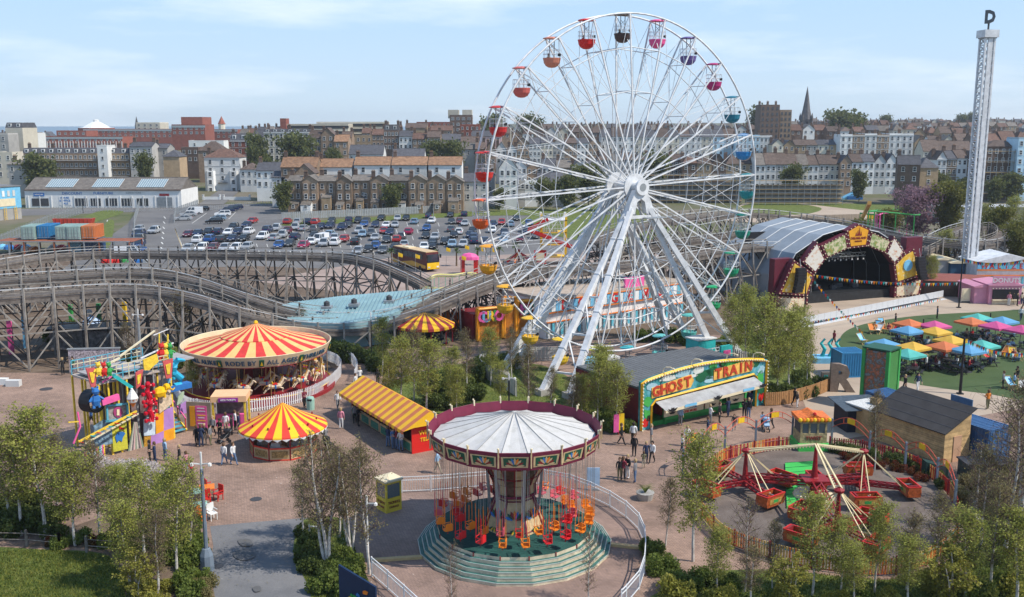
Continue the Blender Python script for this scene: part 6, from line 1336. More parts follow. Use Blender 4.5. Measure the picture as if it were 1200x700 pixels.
# poles with bunting
def pole(px,py,ptop,label,r=.16,m=BLACK,floods=0):
 p = P(px,py);t = thing('pole',label,'pole',p);h = PD(px,ptop,p.y).z;bar1('shaft',t,(0,0,0),(0,0,h),r*1.5,m,n=8,w2=r);bar1('base_plate',t,(0,0,0),(0,0,.12),.5,m)
 for k in range(floods): b = MB();b.box(((-1)**k*.3,-.1,h-.3-.4*(k//2)),(.4,.25,.3),m);b.build('floodlight',t)
 return Vector((p.x,p.y,h))
q1 = pole(1125,462,396,'tall black pole standing in front of the turf lawn',.2);q2 = pole(1123.5,361,303,'tall black pole beside the tower foot');q3 = pole(942,380,318,'black pole at the left end of the stage barrier',.14);q4 = pole(1080.5,401,374,'black pole between the pink and orange parasols',.14);q5 = pole(1159,391,367,'black pole in the upper right parasol group',.14);q6 = pole(928,392,358,'short black pole beside the stage left corner',.14,floods=1)
q7 = pole(1143,430,405,'short white-topped post near the right parasols',.1,WHT,1)
def bunting(label,a,c,n,sag=.6,sz=.42):
 t = thing('bunting',label,'bunting',a);d = c-a;pt_ = [d*(i/n)+Vector((0,0,-4*sag*(i/n)*(1-i/n))) for i in range(n+1)];MB().tube(pt_,.03,DGREY,3).build('cord',t)
 ms = [ORG,YEL,BLUE,RED,TEAL,WHT];me = []
 for m in ms: b = MB();b.add([(-sz*.4,0,0),(sz*.4,0,0),(0,.02,-sz)],[(0,1,2),(2,1,0)],m);me.append(b.mesh('pennant'))
 an = math.atan2(d.y,d.x)
 for i in range(1,n): part('pennant',me[i % 6],t,pt_[i],(0,0,an))
bunting('string of pennants crossing in front of the stage mouth',PD(955,322,131),PD(1124,331,138),60,.5,.5);bunting('string of pennants from the stage corner down to the lawn edge',q3,P(1013,391,.5),26,.3);bunting('string of pennants along the stage barrier',P(950,377,1.3),P(1104,350,1.4),56,.1);bunting('string of pennants from the tall pole to the right edge of the photo',q1,PD(1215,412,92),34,.7)
bunting('string of pennants over the kiosks at the right',q2,PD(1215,300,128),36,.8,.5)
# =====================================================  GREEN TOWER, LETTER R, HUTS
MOS = mottled('mosaic_mural',[(.05,.07,.12),(.20,.23,.24),(.13,.09,.06),(.45,.13,.05),(.22,.24,.30)],[.3,.42,.5,.58,.68],2.2,rough=.6)
a,c = P(1009,475),P(1037,481);d = c-a;t = thing('mural_tower','tall box tower with mosaic front and bright green frame beside the lawn','tower',a,math.atan2(d.y,d.x));L_ = d.length;h = PD(1010,408,a.y).z
b = MB();b.box((L_/2,1.0,h/2),(L_-.3,2.0,h-.2),MOS);b.build('mural_body',t)
for x in (0,L_): bar1('green_post',t,(x,0,0),(x,0,h),.3,GRN);bar1('green_post',t,(x,2.0,0),(x,2.0,h),.3,GRN)
b = MB();b.box((L_/2,1.0,h+.1),(L_+.3,2.3,.14),DGRN);b.build('green_top',t);b = MB();b.box((L_+.02,1,h/2),(.12,1.7,h-.3),mat('bright_green_board',(.05,.20,.05),.5));b.build('green_side',t)
RWD = mat('brown_letter_timber',(.24,.18,.14),.7,var=.2,sc=3);a = P(984,459);t = thing('giant_letter','giant brown timber letter R standing on the paving','letter',a,-.1);o = letter('R',3.5,RWD,t,(0,0,1.22),(pi/2,0,0),.05,.3)
t = container('bright blue container behind the giant letter R',P(992,441)+Vector((.3,.6,0)),.12,mat('container_bright_blue',(.03,.19,.38),.5),2.6);t['label'] = 'bright blue container standing behind the giant letter R'
t = thing('sculpture','turquoise wavy sculpture on a pale blue plinth between trees and lawn','sculpture',P(972,424));b = MB();b.box((0,0,.3),(3.6,2,.6),LBLUE);b.build('plinth',t)
for i in range(3): b = MB();b.tube([(-.8+i*.8,0,.6),(-.6+i*.8,-.1,1.4),(-1.0+i*.8,0,2.0),(-.6+i*.8,0,2.5)],.5,TEAL,8,w2=.25);b.build('wave_form',t)
# navy hut with slate roof
a = P(989,508);t = thing('hut','black-sided hut with overhanging dark slate lean-to roof','hut',a,.15);b = MB();b.box((1.9,1.3,.95),(3.2,2.4,1.9),mat('navy_black_boards',(.015,.02,.035),.6,var=.2));b.build('wall',t)
SLR = mat('blue_slate_tiles',(.07,.09,.11),.5,var=.25,sc=5);
for k in range(7): b = MB();b.box((1.9,-.2+k*.46,2.02+k*.05),(4.2,.52,.06),SLR,M4=Matrix.Rotation(.10,4,'X'));b.build('slate_course',t)
# timber hut
K_ = P(1104.6,544);e1 = P(1046,487,2.45)-P(1104.6,506.6,2.45);e1.z = 0;an = math.atan2(-e1.y,-e1.x);HL = 6.6
t = thing('timber_hut','horizontally boarded timber hut with black felt mono-pitch roof and plain door','hut',K_,an);DW = 2.7;hh0,hh1 = 2.45,3.75;nb = 15
sgn = Vector((-math.sin(an),math.cos(an),0))
for k in range(nb):       # boards of the long wall and of the gable end, each a part
 z0,z1 = k*hh0/nb,(k+1)*hh0/nb;b = MB();b.box((-HL/2,0,(z0+z1)/2),(HL,.05,(z1-z0)*.95),LWOOD,M4=Matrix.Rotation(.06,4,'X'));b.build('board',t)
nb2 = 23
for k in range(nb2):
 z0,z1 = k*hh1/nb2,(k+1)*hh1/nb2;y0 = 0 if z1 <= hh0 else (z1-hh0)/(hh1-hh0)*DW;b = MB();
 if DW-y0 > .1: b.box((0,(y0+DW)/2,(z0+z1)/2),(.05,DW-y0,(z1-z0)*.95),LWOOD);b.build('board',t)
b = MB();b.box((-HL/2,DW/2+.03,hh0/2),(HL-.1,DW-.1,hh0),BRN2);b.build('carcass',t)
b = MB();sl = math.hypot(DW+.5,hh1-hh0);b.box((-HL/2,DW/2,(hh0+hh1)/2+.08),(HL+.5,sl+.2,.1),mat('black_roof_felt',(.045,.042,.042),.85,var=.2,sc=1),M4=Matrix.Rotation(math.atan2(hh1-hh0,DW),4,'X'));b.build('roof',t)
for k in range(3): b = MB();b.box((-HL/2,DW*(k+.5)/3,hh0+(hh1-hh0)*(k+.5)/3+.145),(HL+.5,.05,.02),DGREY,M4=Matrix.Rotation(math.atan2(hh1-hh0,DW),4,'X'));b.build('felt_seam',t)
b = MB();b.box((.05,DW*.5,1.0),(.06,.85,2.0),mat('plain_ply_door',(.50,.30,.19),.6));b.build('door',t)
b = MB();b.box((-HL-1.6,1.2,1.1),(3.0,2.6,2.2),LWOOD);o = b.build('lower_annexe',t);b = MB();b.box((-HL-1.6,1.2,2.25),(3.2,2.8,.1),mat('white_stone_chippings',(.60,.60,.58),.9,var=.3,sc=12));b.build('annexe_roof',t);b = MB();b.box((-HL-1.6,1.6,2.55),(.7,.6,.5),LWOOD);b.build('roof_vent',t)
cpos = K_+e1.normalized()*2.6+sgn*(DW+1.5);cpos.z = 0
container('dark blue shipping container with closed doors behind the timber hut',K_+Vector((math.cos(an),math.sin(an),0))*(-1.7)+sgn*(DW+1.6),an,mat('container_dark_blue',(.04,.11,.25),.5,var=.12),6.1)
container('second dark blue container farther back beyond the timber hut',K_+Vector((math.cos(an),math.sin(an),0))*(-5.0-2.9)+sgn*(DW+1.75),an,MC['container_dark_blue'],6.0,doors=False)
t = thing('sign_board','blue-grey board standing on the container roof at the black pole','sign',K_+Vector((math.cos(an),math.sin(an),0))*(-3.0)+sgn*(DW+2.6)+Vector((0,0,2.6)),an);b = MB();b.box((0,0,.6),(2.0,.1,1.1),mat('blue_grey_board',(.10,.16,.24),.5));b.build('board',t);bar1('foot',t,(-.8,.2,.03),(.8,.2,.03),.1,GREY)
t = thing('generator_box','small dark green cabinet beside the door end of the timber hut','cabinet',P(1092,556));b = MB();b.prism([(-.8,0),(.8,0),(.8,.8),(-.8,1.2)],.8,mat('cabinet_dark_green',(.02,.05,.045),.4),UPR);b.build('cabinet',t);b = MB();b.box((0,-.82,.5),(1.2,.03,.6),DGREY);b.build('door',t)
t = thing('generator_box','wide dark box among the shrubs right of the timber hut','cabinet',P(1155,560));b = MB();b.box((0,0,.6),(3.4,1.6,1.2),MC['cabinet_dark_green']);b.build('cabinet',t);b = MB();b.box((0,0,1.25),(3.6,1.8,.1),DGREY);b.build('lid',t)
# timber fences round the park
OW = mat('orange_timber',(.42,.22,.09),.75,var=.2,sc=4)
pales('timber_fence','low orange timber fence curving from ghost train to the giant letter',smooth_path([P(*q) for q in ((897,476),(915,475),(935,471),(955,465),(972,458))],4),1.2,OW,.2,.16)
pales('timber_fence','grey timber fence behind the ghost train and wheel legs',[P(820,415),P(850,420),P(892,430)],1.2,mat('grey_timber_pale',(.36,.33,.30),.8),.28,.14)
for px,py,w,lb in ((969,455,1.2,'grey'),): t = thing('notice_board','grey gate post board at the end of the orange timber fence','notice board',P(px,py));b = MB();b.box((0,0,.8),(w,.3,1.6),OLDW);b.build('panel',t);b = MB();b.box((-.2,-.17,1.1),(.35,.02,.45),TEAL);b.build('notice',t)
# =====================================================  TWIST RIDE
TC = P(953,583);tr_ = thing('twist_ride','red twist ride with three cross arms, pale stays and orange tub cars','twist ride',TC)
PSY = mat('pale_stay_yellow',(.74,.62,.36),.5);TRD = mat('twist_dark_red',(.27,.015,.02),.45,var=.15,sc=3);TUBO = mat('twist_car_orange',(.40,.09,.025),.45,var=.35,sc=5);TGR = mat('vivid_green_deck',(.06,.48,.09),.5,var=.1,sc=1)
def tv(p): return p-Vector((TC.x,TC.y,0))
b = MB();b.lathe([(.55,0),(.5,.3),(.28,.35),(.28,1.1),(.5,1.2),(.24,1.5),(.16,2.4),(.09,3.75),(0,3.85)],10,TRD);b.build('centre_mast',tr_);top = Vector((0,0,3.75))
b = MB();b.lathe([(1.4,.12),(1.3,.3),(0,.32)],20,CREAM);b.build('mast_base',tr_)
b = MB();b.box((0,0,1.35),(1.7,1.5,.12),TRD);b.build('hub_deck',tr_)
def lattice(p,q,w,h,m,nm,n=7,par=tr_):
 p,q = Vector(p),Vector(q);d = (q-p).normalized();s = Vector((-d.y,d.x,0)).normalized()*w/2;b = MB()
 for o in (s,-s): b.bar(p+o,q+o,.09,m);b.bar(p+o+Vector((0,0,-h)),q+o+Vector((0,0,-h)),.09,m)
 for i in range(n): a,c = p.lerp(q,i/n),p.lerp(q,(i+1)/n);b.bar(a+s,c-s,.06,m);b.bar(a+s,c+s-Vector((0,0,h)),.06,m);b.bar(a-s-Vector((0,0,h)),c-s,.06,m)
 return b.build(nm,par)
def tubcar():
 b = MB();b.prism([(-.95,0),(.8,0),(1.05,.3),(.95,.75),(-.95,.75),(-1.05,.35)],.06,TUBO,Matrix.Translation((0,.5,0)) @ UPR);b.prism([(-.95,0),(.8,0),(1.05,.3),(.95,.75),(-.95,.75),(-1.05,.35)],.06,TUBO,Matrix.Translation((0,-.44,0)) @ UPR)
 b.box((0,0,.03),(1.75,.9,.06),TRD);b.box((-.98,0,.4),(.08,.9,.75),TUBO);b.box((.95,0,.35),(.1,.9,.7),TUBO)
 r = MB()
 for y in (-.47,.47): r.box((0,y,.78),(2.0,.1,.07),RED)
 r.box((-.98,0,.78),(.1,.95,.08),RED);r.box((.96,0,.74),(.12,.95,.07),RED);s = MB();s.box((-.5,0,.35),(.5,.8,.16),DRED);s.box((-.78,0,.6),(.12,.8,.5),DRED);s.box((.3,0,.55),(.07,.8,.07),GREY)
 p = MB()
 for y in (-.515,.515): p.box((-.05,y,.38),(1.3,.02,.36),OCHP);p.box((-.05,y*1.01,.38),(.5,.02,.22),GRN)
 return b.mesh('tub'),r.mesh('red_rim'),s.mesh('seat'),p.mesh('side_panel')
OCHP = mat('ochre_car_panel',(.45,.27,.07),.5,var=.4,sc=8);TCM = tubcar();b = MB();b.box((0,0,0),(.09,.09,.09),BULB);BLM = b.mesh('bulb')
subs = [(P(873,563,.9),.35,'left'),(P(1010,564,.9),-.25,'right'),(P(981,614,.9),.5,'front')]
for sp_,a0,nm in subs:
 s = tv(sp_);lattice((0,0,1.35),(s.x,s.y,1.35),.55,.4,TRD,'main_arm');b = MB();b.lathe([(.5,.55),(.34,.8),(.2,1.3),(.08,3.1),(0,3.15)],8,TRD,(s.x,s.y,0));b.build('arm_mast',tr_);st = Vector((s.x,s.y,3.05))
 sd_ = Vector((-s.y,s.x,0)).normalized()*.22
 for q in (-1,1): bar1('main_stay',tr_,top+sd_*q*.3,st+sd_*q,.10,PSY)
 b = MB()
 for i in range(1,22): p = top.lerp(st,i/22);b.box(p+Vector((0,0,-.14)),(.08,.08,.08),BULB)
 stuff(b.build('bulbs',tr_));b = MB();b.lathe([(.3,0),(.34,.15),(.1,.3)],8,TRD,tuple(st-Vector((0,0,.1))));b.build('mast_cap',tr_)
 for k in range(4):
  a = a0+k*pi/2;u = Vector((math.cos(a),math.sin(a),0));e = Vector((s.x,s.y,.85))+u*2.5;lattice((s.x,s.y,.95),e,.4,.25,TRD,'car_arm',5);w = Vector((-u.y,u.x,0))*.3
  for q in (-1,1): bar1('stay',tr_,st,e+w*q,.055,PSY)
  cpz = Vector((s.x,s.y,.35))+u*3.0;o = part('car',TCM[0],tr_,cpz,(0,0,a+pi/2+.3),.92)
  for me in TCM[1:]: part(me.name.split('.')[0],me,o)
# green decks, pay booth
gp = [P(920,545),P(953,543),P(955,590),P(922,597)];t = thing('green_ramp','bright green access deck leading to the twist ride centre','deck',(0,0,0));b = MB();b.add([p+Vector((0,0,.16)) for p in gp]+[p+Vector((0,0,0)) for p in gp],[(3,2,1,0),(0,1,5,4),(1,2,6,5),(2,3,7,6),(3,0,4,7)],TGR);b.build('deck',t)
for i in range(8): q0,q1_ = gp[0].lerp(gp[3],i/8),gp[1].lerp(gp[2],i/8);bar1('deck_joint',t,q0+Vector((0,0,.17)),q1_+Vector((0,0,.17)),.03,DGRN)
t['label'] = 'bright green access deck leading to the middle of the twist ride'
gb = thing('pay_booth','twist ride pay booth with orange scalloped top on a green step','booth',(*P(951,527).xy,0),.02);b = MB();b.box((0,.6,.3),(2.4,2.4,.6),TGR);b.build('green_step',gb)
OC = mat('ornate_olive_panel',(.40,.32,.17),.6,var=.4,sc=6);b = MB();b.box((0,.6,1.0),(2.1,1.8,.8),OC);b.box((0,.6,2.25),(2.1,1.8,.12),OC)
for x in (-.95,-.33,.33,.95): b.box((x,-.25,1.8),(.14,.12,.9),OC)
b.build('cabin',gb);letter('TWIST',.42,DRED,gb,(0,-.33,1.0),(pi/2,0,0))
for x in (-.64,0,.64): b = MB();b.box((x,-.2,1.8),(.5,.05,.8),GL2);b.build('window',gb)
b = MB();b.box((0,.6,1.8),(2.0,1.5,.8),DGREY);b.build('interior',gb)
for k in range(9): b = MB();b.ball((-1.12+k*.28,-.38,2.5),.19,ORG if k % 2 else YEL,8,(1,.8,1));b.build('scallop',gb)
b = MB();b.prism([(-1.2,2.35),(1.2,2.35),(1.25,2.65),(.5,2.72),(0,2.95),(-.5,2.72),(-1.25,2.65)],2.0,mat('orange_check_roof',(.72,.17,.03),.5,var=.3,sc=5),Matrix.Translation((0,1.6,0)) @ UPR);b.build('roof',gb)
b = MB();b.ball((0,-.3,2.95),.16,RED,8);b.build('finial',gb)
# enclosure fence: slatted orange and red panels on a base rail
FO,FR_,FP = mat('slat_orange',(.68,.20,.04),.5,var=.15,sc=3),mat('slat_red',(.42,.025,.015),.5,var=.15,sc=3),mat('slat_cream_yellow',(.62,.42,.13),.5,var=.15,sc=3)
def slatfence(label,pts,ms,gap=.17,h=.95,per=8,trim=None,base=DRED):
 t = thing('slatted_fence',label,'fence',(pts[0].x,pts[0].y,0));o0 = Vector((pts[0].x,pts[0].y,0));sm = resample(pts,gap);k = 0;pm = {};rest = MB()
 for i,(a,c) in enumerate(zip(sm,sm[1:])):
  m = ms[(i//per+i % 2) % len(ms)];an = math.atan2(c.y-a.y,c.x-a.x)
  if i < 300:
   if m.name not in pm: q = MB();q.box((0,0,h/2+.1),(.1,.04,h),m);pm[m.name] = q.mesh('slat')
   part('slat',pm[m.name],t,a-o0,(0,0,an))
  else: rest.box(a-o0+Vector((0,0,h/2+.1)),(.1,.04,h),m,an)
 if rest.v: stuff(rest.build('slat',t))
 for z,w,m in ((.12,.09,base),(h*.9,.07,trim or DRED)): b = MB();b.tube([p-o0+Vector((0,0,z)) for p in sm[::6]+[sm[-1]]],w,m,4);b.build('rail',t)
 for p in sm[::14]: bar1('post',t,p-o0,p-o0+Vector((0,0,h+.2)),.11,DRED)
slatfence('red and orange slatted fence at the back of the twist ride',smooth_path([P(*q) for q in ((822,560),(832,553),(850,541),(880,534),(905,529),(928,527))],5),[FO,FR_,FP])
slatfence('dark red slatted fence curving round the right of the twist ride',smooth_path([P(*q) for q in ((972,528),(1010,532),(1050,542),(1085,558),(1112,582),(1122,605))],5),[FR_,FP,FR_])
slatfence('orange and yellow slatted fence at the front of the twist ride behind trees',smooth_path([P(*q) for q in ((822,606),(850,636),(900,655),(950,667),(1010,675),(1060,672),(1100,655),(1124,630))],6),[FP,FO,FP],trim=mat('turquoise_rail',(.08,.32,.38),.5))
BGP = mat('blue_grey_post',(.16,.20,.25),.5);AR = mat('arch_coral_red',(.62,.10,.05),.45)
def arches(label,pts,ptop,n_sign=1):
 t = thing('arched_railing',label,'railing',(pts[0].x,pts[0].y,0));o0 = Vector((pts[0].x,pts[0].y,0))
 for i,(a,c) in enumerate(zip(pts,pts[1:])):
  bar1('post',t,a-o0,a-o0+Vector((0,0,ptop+.2)),.14,BGP)
  for dz in (0,.45): b = MB();b.tube([a.lerp(c,k/10)-o0+Vector((0,0,ptop-.5+dz+.75*math.sin(pi*k/10))) for k in range(11)],.06,AR,5);b.build('arch_rail',t)
  for k in range(3,8,1): bar1('arch_strut',t,a.lerp(c,k/10)-o0+Vector((0,0,ptop-.5+.75*math.sin(pi*k/10))),a.lerp(c,k/10)-o0+Vector((0,0,ptop-.05+.75*math.sin(pi*k/10))),.04,AR)
  b = MB();m_ = a.lerp(c,.5)-o0;b.bar(a.lerp(c,.4)-o0+Vector((0,0,ptop+.42)),a.lerp(c,.6)-o0+Vector((0,0,ptop+.42)),.05,YEL,.42);b.build('sign',t)
 bar1('post',t,pts[-1]-o0,pts[-1]-o0+Vector((0,0,ptop+.2)),.14,BGP)
arches('coral arched railing with yellow signs at the left back of the twist ride',[P(*q) for q in ((800,560),(822,541),(849,532),(885,524),(928,518))],2.0)
arches('coral arched railing in front of the timber hut',[P(*q) for q in ((974,522),(1018,538),(1060,552),(1097,572),(1118,600))],2.0)
# =====================================================  SMALL RIDES AND FACADES IN THE MIDDLE
t = thing('blue_roofed_hall','low hall with large pale blue ribbed roof inside the coaster curve','hall',(0,0,0));rp = [P(322,366,3.0),P(345,377,3.0),(P(405,379,3.0)),P(455,370,3.2),P(500,350,4.0),P(522,338,4.4),P(470,341,4.4),P(400,347,4.0),P(345,354,3.4),P(324,359,3.2)]
RB_ = mat('pale_blue_sheeting',(.24,.38,.41),.5,var=.12,sc=.6);b = MB();n = len(rp);cen = sum((p for p in rp),Vector())/n;b.add([cen]+rp+[p-Vector((0,0,p.z)) for p in rp],[(0,1+i,1+(i+1) % n) for i in range(n)]+[(1+i,1+n+i,1+n+(i+1) % n,1+(i+1) % n) for i in range(n)],RB_);b.build('roof_shell',t)
lo,hi = rp[0],rp[5]
for k in range(1,42):
 u = k/42;A = P(322+200*u,366+0*u,3.2);
 def edge_at(pts,x):
  for p,q in zip(pts,pts[1:]):
   if min(p.x,q.x) <= x <= max(p.x,q.x) and abs(q.x-p.x) > 1e-6: return p.lerp(q,(x-p.x)/(q.x-p.x))
 x = rp[0].x+(rp[5].x-rp[0].x)*u;lw = edge_at(rp[:6],x);up = edge_at([rp[0]]+rp[:4:-1],x)
 if lw and up: bar1('roof_rib',t,lw+Vector((0,0,.02)),up+Vector((0,0,.02)),.07,RB_)
for px,py in ((383,360),(415,357),(456,353)): p = P(px,py,3.9);b = MB();b.box(p,(1.2,1.2,.3),GREY);b.lathe([(.35,0),(.35,.5),(0,.7)],8,DGREY,p+Vector((0,0,.1)));b.build('roof_vent',t)
def dome(label,px,py,pe,rx,ms,n=28,ztop=None,base='ride'):
 c = P(px,py);t = thing('striped_canopy_ride',label,'ride',c);R_ = rx*c.y/FPX;z0 = 2.2;z1 = PD(px,pe,c.y).z
 for k in range(n): b = MB();a = 2*pi*k/n;b.lathe([(.1,z1),(R_*.5,z0+(z1-z0)*.62),(R_,z0),(R_+.02,z0-.3)],1,ms[k % len(ms)],a0=a,a1=a+2*pi/n);b.build('canvas_gore',t)
 for k in range(10): a = 2*pi*k/10;bar1('post',t,(R_*.92*math.cos(a),R_*.92*math.sin(a),0),(R_*.92*math.cos(a),R_*.92*math.sin(a),z0),.12,DRED)
 b = MB();b.lathe([(R_*.9,.3),(0,.3)],24,DGREY);b.build('floor',t);return t
dome('yellow and dark red striped dome tent below the coaster curve',498,401,366,36,[SYY,mat('stripe_dark_red',(.35,.04,.04),.6)],32)
t = thing('orange_hoarding','long orange wavy hoarding behind the striped dome','hoarding',P(463,392));q = tv
for i in range(12): a = P(463+i*8.2,391-i*.25)-P(463,392);b = MB();b.prism([(0,0),(.75,0),(.75,2.5+.4*math.sin(i)),(.37,2.9),(0,2.5)],.12,ORG if i % 2 else mat('hoarding_vermilion',(.62,.12,.03),.5),Matrix.Translation(a) @ UPR);b.build('panel',t)
# orange funhouse front
a,c = P(557,400),P(636,391);d = c-a;t = thing('orange_funhouse','orange framed funhouse front with coloured bubble letters beside the wheel','funhouse',a,math.atan2(d.y,d.x));L_ = d.length;h = PD(560,362,a.y).z
for i,(x0,x1,hh) in enumerate(((0,.38,h),(.38,.58,h*1.28),(.58,1,h*1.12))): b = MB();b.prism([(x0*L_,0),(x1*L_,0),(x1*L_,hh),(x0*L_+.3,hh+.25),(x0*L_,hh)],.4,mat('funhouse_deep_orange',(.50,.17,.02),.6,var=.2),UPR);o = b.build('front_section',t);b = MB();b.tube([(x0*L_+.1,-.5,.2),(x0*L_+.1,-.5,hh),(x1*L_-.1,-.5,hh),(x1*L_-.1,-.5,.2)],.5,mat('funhouse_orange',(.80,.32,.02),.45,var=.1),6);b.build('orange_frame',o)
for k,(x,ch,m) in enumerate(((.07,'C',PINK),(.13,'U',LBLUE),(.19,'R',YEL),(.25,'I',GRN),(.31,'O',PINK),(.66,'F',PINK),(.73,'U',TEAL),(.80,'N',RED),(.88,'N',GRN),(.95,'Y',LBLUE))): letter(ch,1.7,m,t,(x*L_,-.6,h*(.74 if x < .5 else .85)),(pi/2,0,0),.04,.1)
b = MB();b.box((L_/2,2.5,h*.4),(L_,4,h*.8),DRED);b.build('hall',t)
# blue, white and orange dodgem hall
a,c = P(640,398),P(800,372);d = c-a;t = thing('dodgem_hall','long blue, white and orange striped dodgem hall seen through the wheel','hall',a,math.atan2(d.y,d.x));L_ = d.length;h = 4.6;nS = 34
b = MB();b.box((L_/2,5,h/2),(L_,9.8,h),WHT);b.build('wall',t);b = MB();b.box((L_/2,5,h+.15),(L_+.4,10.2,.3),mat('beige_roof_deck',(.42,.34,.27),.8,var=.15));b.build('roof',t)
for i in range(nS): b = MB();x = (i+.5)*L_/nS;b.box((x,-.06,h-.75),(L_/nS*.9,.12,1.2),(SKY1,WHT,LBLUE,WHT)[i % 4]);b.build('fascia_panel',t);b = MB();b.box((x,-.06,1.1),(L_/nS*.5,.12,1.5),SKY1 if i % 2 else WHT);b.build('front_panel',t)
for z in (h-.05,h-1.5,2.0): b = MB();b.box((L_/2,-.1,z),(L_,.22,.1),ORG);b.build('orange_trim',t)
for i,ch in enumerate('DODGEMS'): letter(ch,1.6,RED,t,(L_*(.12+i*.115),-.16,h-.75),(pi/2,0,0),.03)
b = MB();b.box((L_*.62,.2,h+.9),(3.2,.3,1.3),PINK);b.build('sign',t)
# loading deck and queue rails under the wheel
ld = thing('loading_platform','teal and white loading platform with steps beneath the big wheel','platform',(WC.x,WC.y,0),PHI)
b = MB();b.box((-1,-3.3,.35),(11,3.2,.7),mat('loading_deck_grey',(.20,.22,.23),.6));b.build('deck',ld)
b = MB();b.box((7.6,-3.8,1.2),(2.4,2.0,2.4),TEAL);b.box((7.6,-3.8,2.45),(2.6,2.2,.12),WHT);b.build('control_cabin',ld)
for i,(x,m) in enumerate(((-7.5,LBLUE),(-5.2,WHT))): b = MB();b.box((x,-4.6,1.1),(1.6,1.6,2.2),m);b.box((x,-5.43,1.5),(1.1,.05,.7),GL2);b.build('pay_cabin',ld)
for i in range(7): b = MB();b.box((5.0+i*.35,-5.0,.08+i*.11),(.34,2.2,.06),WHT);b.build('step',ld)
for x in range(-8,11): bar1('rail_post',ld,(x,-5.2,0),(x,-5.2,1.5),.05,WHITE)
for z in (.8,1.15,1.5): bar1('rail',ld,(-8,-5.2,z),(10,-5.2,z),.05,WHITE)
for k in range(5): bar1('queue_rail',ld,(1+k*1.1,-7.6,1.0),(1+k*1.1+.3,-5.4,1.5),.05,WHITE);bar1('queue_rail',ld,(1+k*1.1,-7.6,.1),(1+k*1.1,-7.6,1.0),.05,WHITE)
b = MB();b.box((9.4,-5.8,.9),(1.6,.3,1.8),TEAL);b.box((9.4,-5.97,1.0),(1.0,.04,.6),PINK);b.build('painted_board',ld);b = MB();b.box((2.2,-8.2,.8),(1.8,.2,1.6),PURP);b.build('painted_board',ld)
for i in range(9): b = MB();b.box((-9+i*.9,-8.6,.7),(.8,.08,1.3),(PURP,WHT,LBLUE)[i % 3] if i > 5 else mat('deck_fence_grey',(.45,.45,.45),.6));b.build('fence_panel',ld)
pales('concrete_fence','pale grey panel fence around the left wheel legs',smooth_path([P(*q) for q in ((655,423),(620,424),(580,430),(563,433),(566,442),(588,454),(606,466))],4),1.5,mat('pale_grey_panel',(.44,.44,.42),.7),.42,.38)
# green and multicoloured junior coaster far right
jc = thing('junior_coaster','green tracked junior coaster with pink loop and yellow tower on the far green','roller coaster',P(1025,252));o0 = P(1025,252)
def far(x,y,z): return P(x,y,z)-o0
for pts,m,w in (([(1018,248,9),(1030,248,8.6),(1050,250,7),(1078,252,6.5),(1062,246,4.5),(1035,246,5),(1018,248,7)],GRN,.3),([(1008,250,3),(1028,252,3.2),(1045,252,3),(1070,250,3.6)],GRN,.4),([(1026,252,6),(1030,252,8),(1036,250,7),(1050,250,5.5),(1064,250,5)],PINK,.3)):
 sm = smooth_path([far(*p) for p in pts],6);b = MB();b.tube(sm,w,m,5);b.build('track',jc)
 for p in sm[::4]: bar1('support',jc,(p.x,p.y,0),p,.18,m)
bar1('leaning_tower',jc,far(1010,257,0),far(1019,238,9.5),.7,mat('pale_orange',(.78,.42,.10),.5));b = MB();b.box(far(1029,254,1.6),(5.5,.6,1.4),YEL);b.build('sign',jc)
t = thing('inflatable_slide','light blue inflatable slide beside the junior coaster','slide',P(996,235));b = MB();b.prism([(-4,0),(3,0),(3,3.4),(1.6,3.4),(-3.6,.8)],3,LBLUE,UPR);b.build('slide',t);b = MB();b.box((.5,-3.2,.8),(5,.5,1.6),BLUE);b.build('side_wall',t)
for px,w,m,lb in ((902,9,WHT,'long pale lorry trailer parked at the edge of the green'),(922,4,RED,'red lorry cab and skip beside the pale trailer')):
 t = thing('lorry',lb,'lorry',P(px,236),.05);b = MB();b.box((0,0,2.2),(w,2.5,3),m);b.build('box_body',t);b = MB();b.box((0,0,.7),(w*.95,2.2,.3),DGREY);b.build('chassis',t)
 for x in (-w*.35,w*.35,w*.2): b = MB();b.lathe([(0,-.15),(.5,-.15),(.5,.15),(0,.15)],10,BLACK);part('wheel',b.mesh('wheel'),t,(x,-1.1,.5),(pi/2,0,0))
RX = random.Random(9)
for i in range(16): px = 1085+i*7.2+RX.uniform(-2,2);y = RX.uniform(223,236);t = thing('parked_lorry' if i % 3 == 0 else 'parked_car','','van' if i % 3 == 0 else 'car',P(px,y),RX.uniform(0,3));M_ = CARM['van' if i % 3 == 0 else 'hatch'];o = part('body',M_[0],t);cn_ = RX.choice(['white','red','navy','grey','silver']);o.material_slots[0].link = 'OBJECT';o.material_slots[0].material = MC['car_paint_'+cn_];part('cabin_windows',M_[1],t);reg(t,f'{cn_} {"van" if i % 3 == 0 else "car"}','in the yard behind the blossom tree',px)
pales('hoarding_fence','pale timber hoarding fence at the front of the far green',[P(898,264),P(950,262),P(1012,260)],2.0,mat('pale_hoarding_timber',(.36,.28,.21),.8),.5,.42)
t = thing('flat_roof_building','low pale flat-roofed building behind the drop tower','building',(P(1150,262).x,P(1150,262).y,0));b = MB();b.box((6,4,2),(34,8,4),GREYR);b.build('wall',t);b = MB();b.box((6,4,4.1),(34.5,8.5,.25),mat('pale_grey_roofing',(.42,.43,.44),.7));b.build('roof',t)
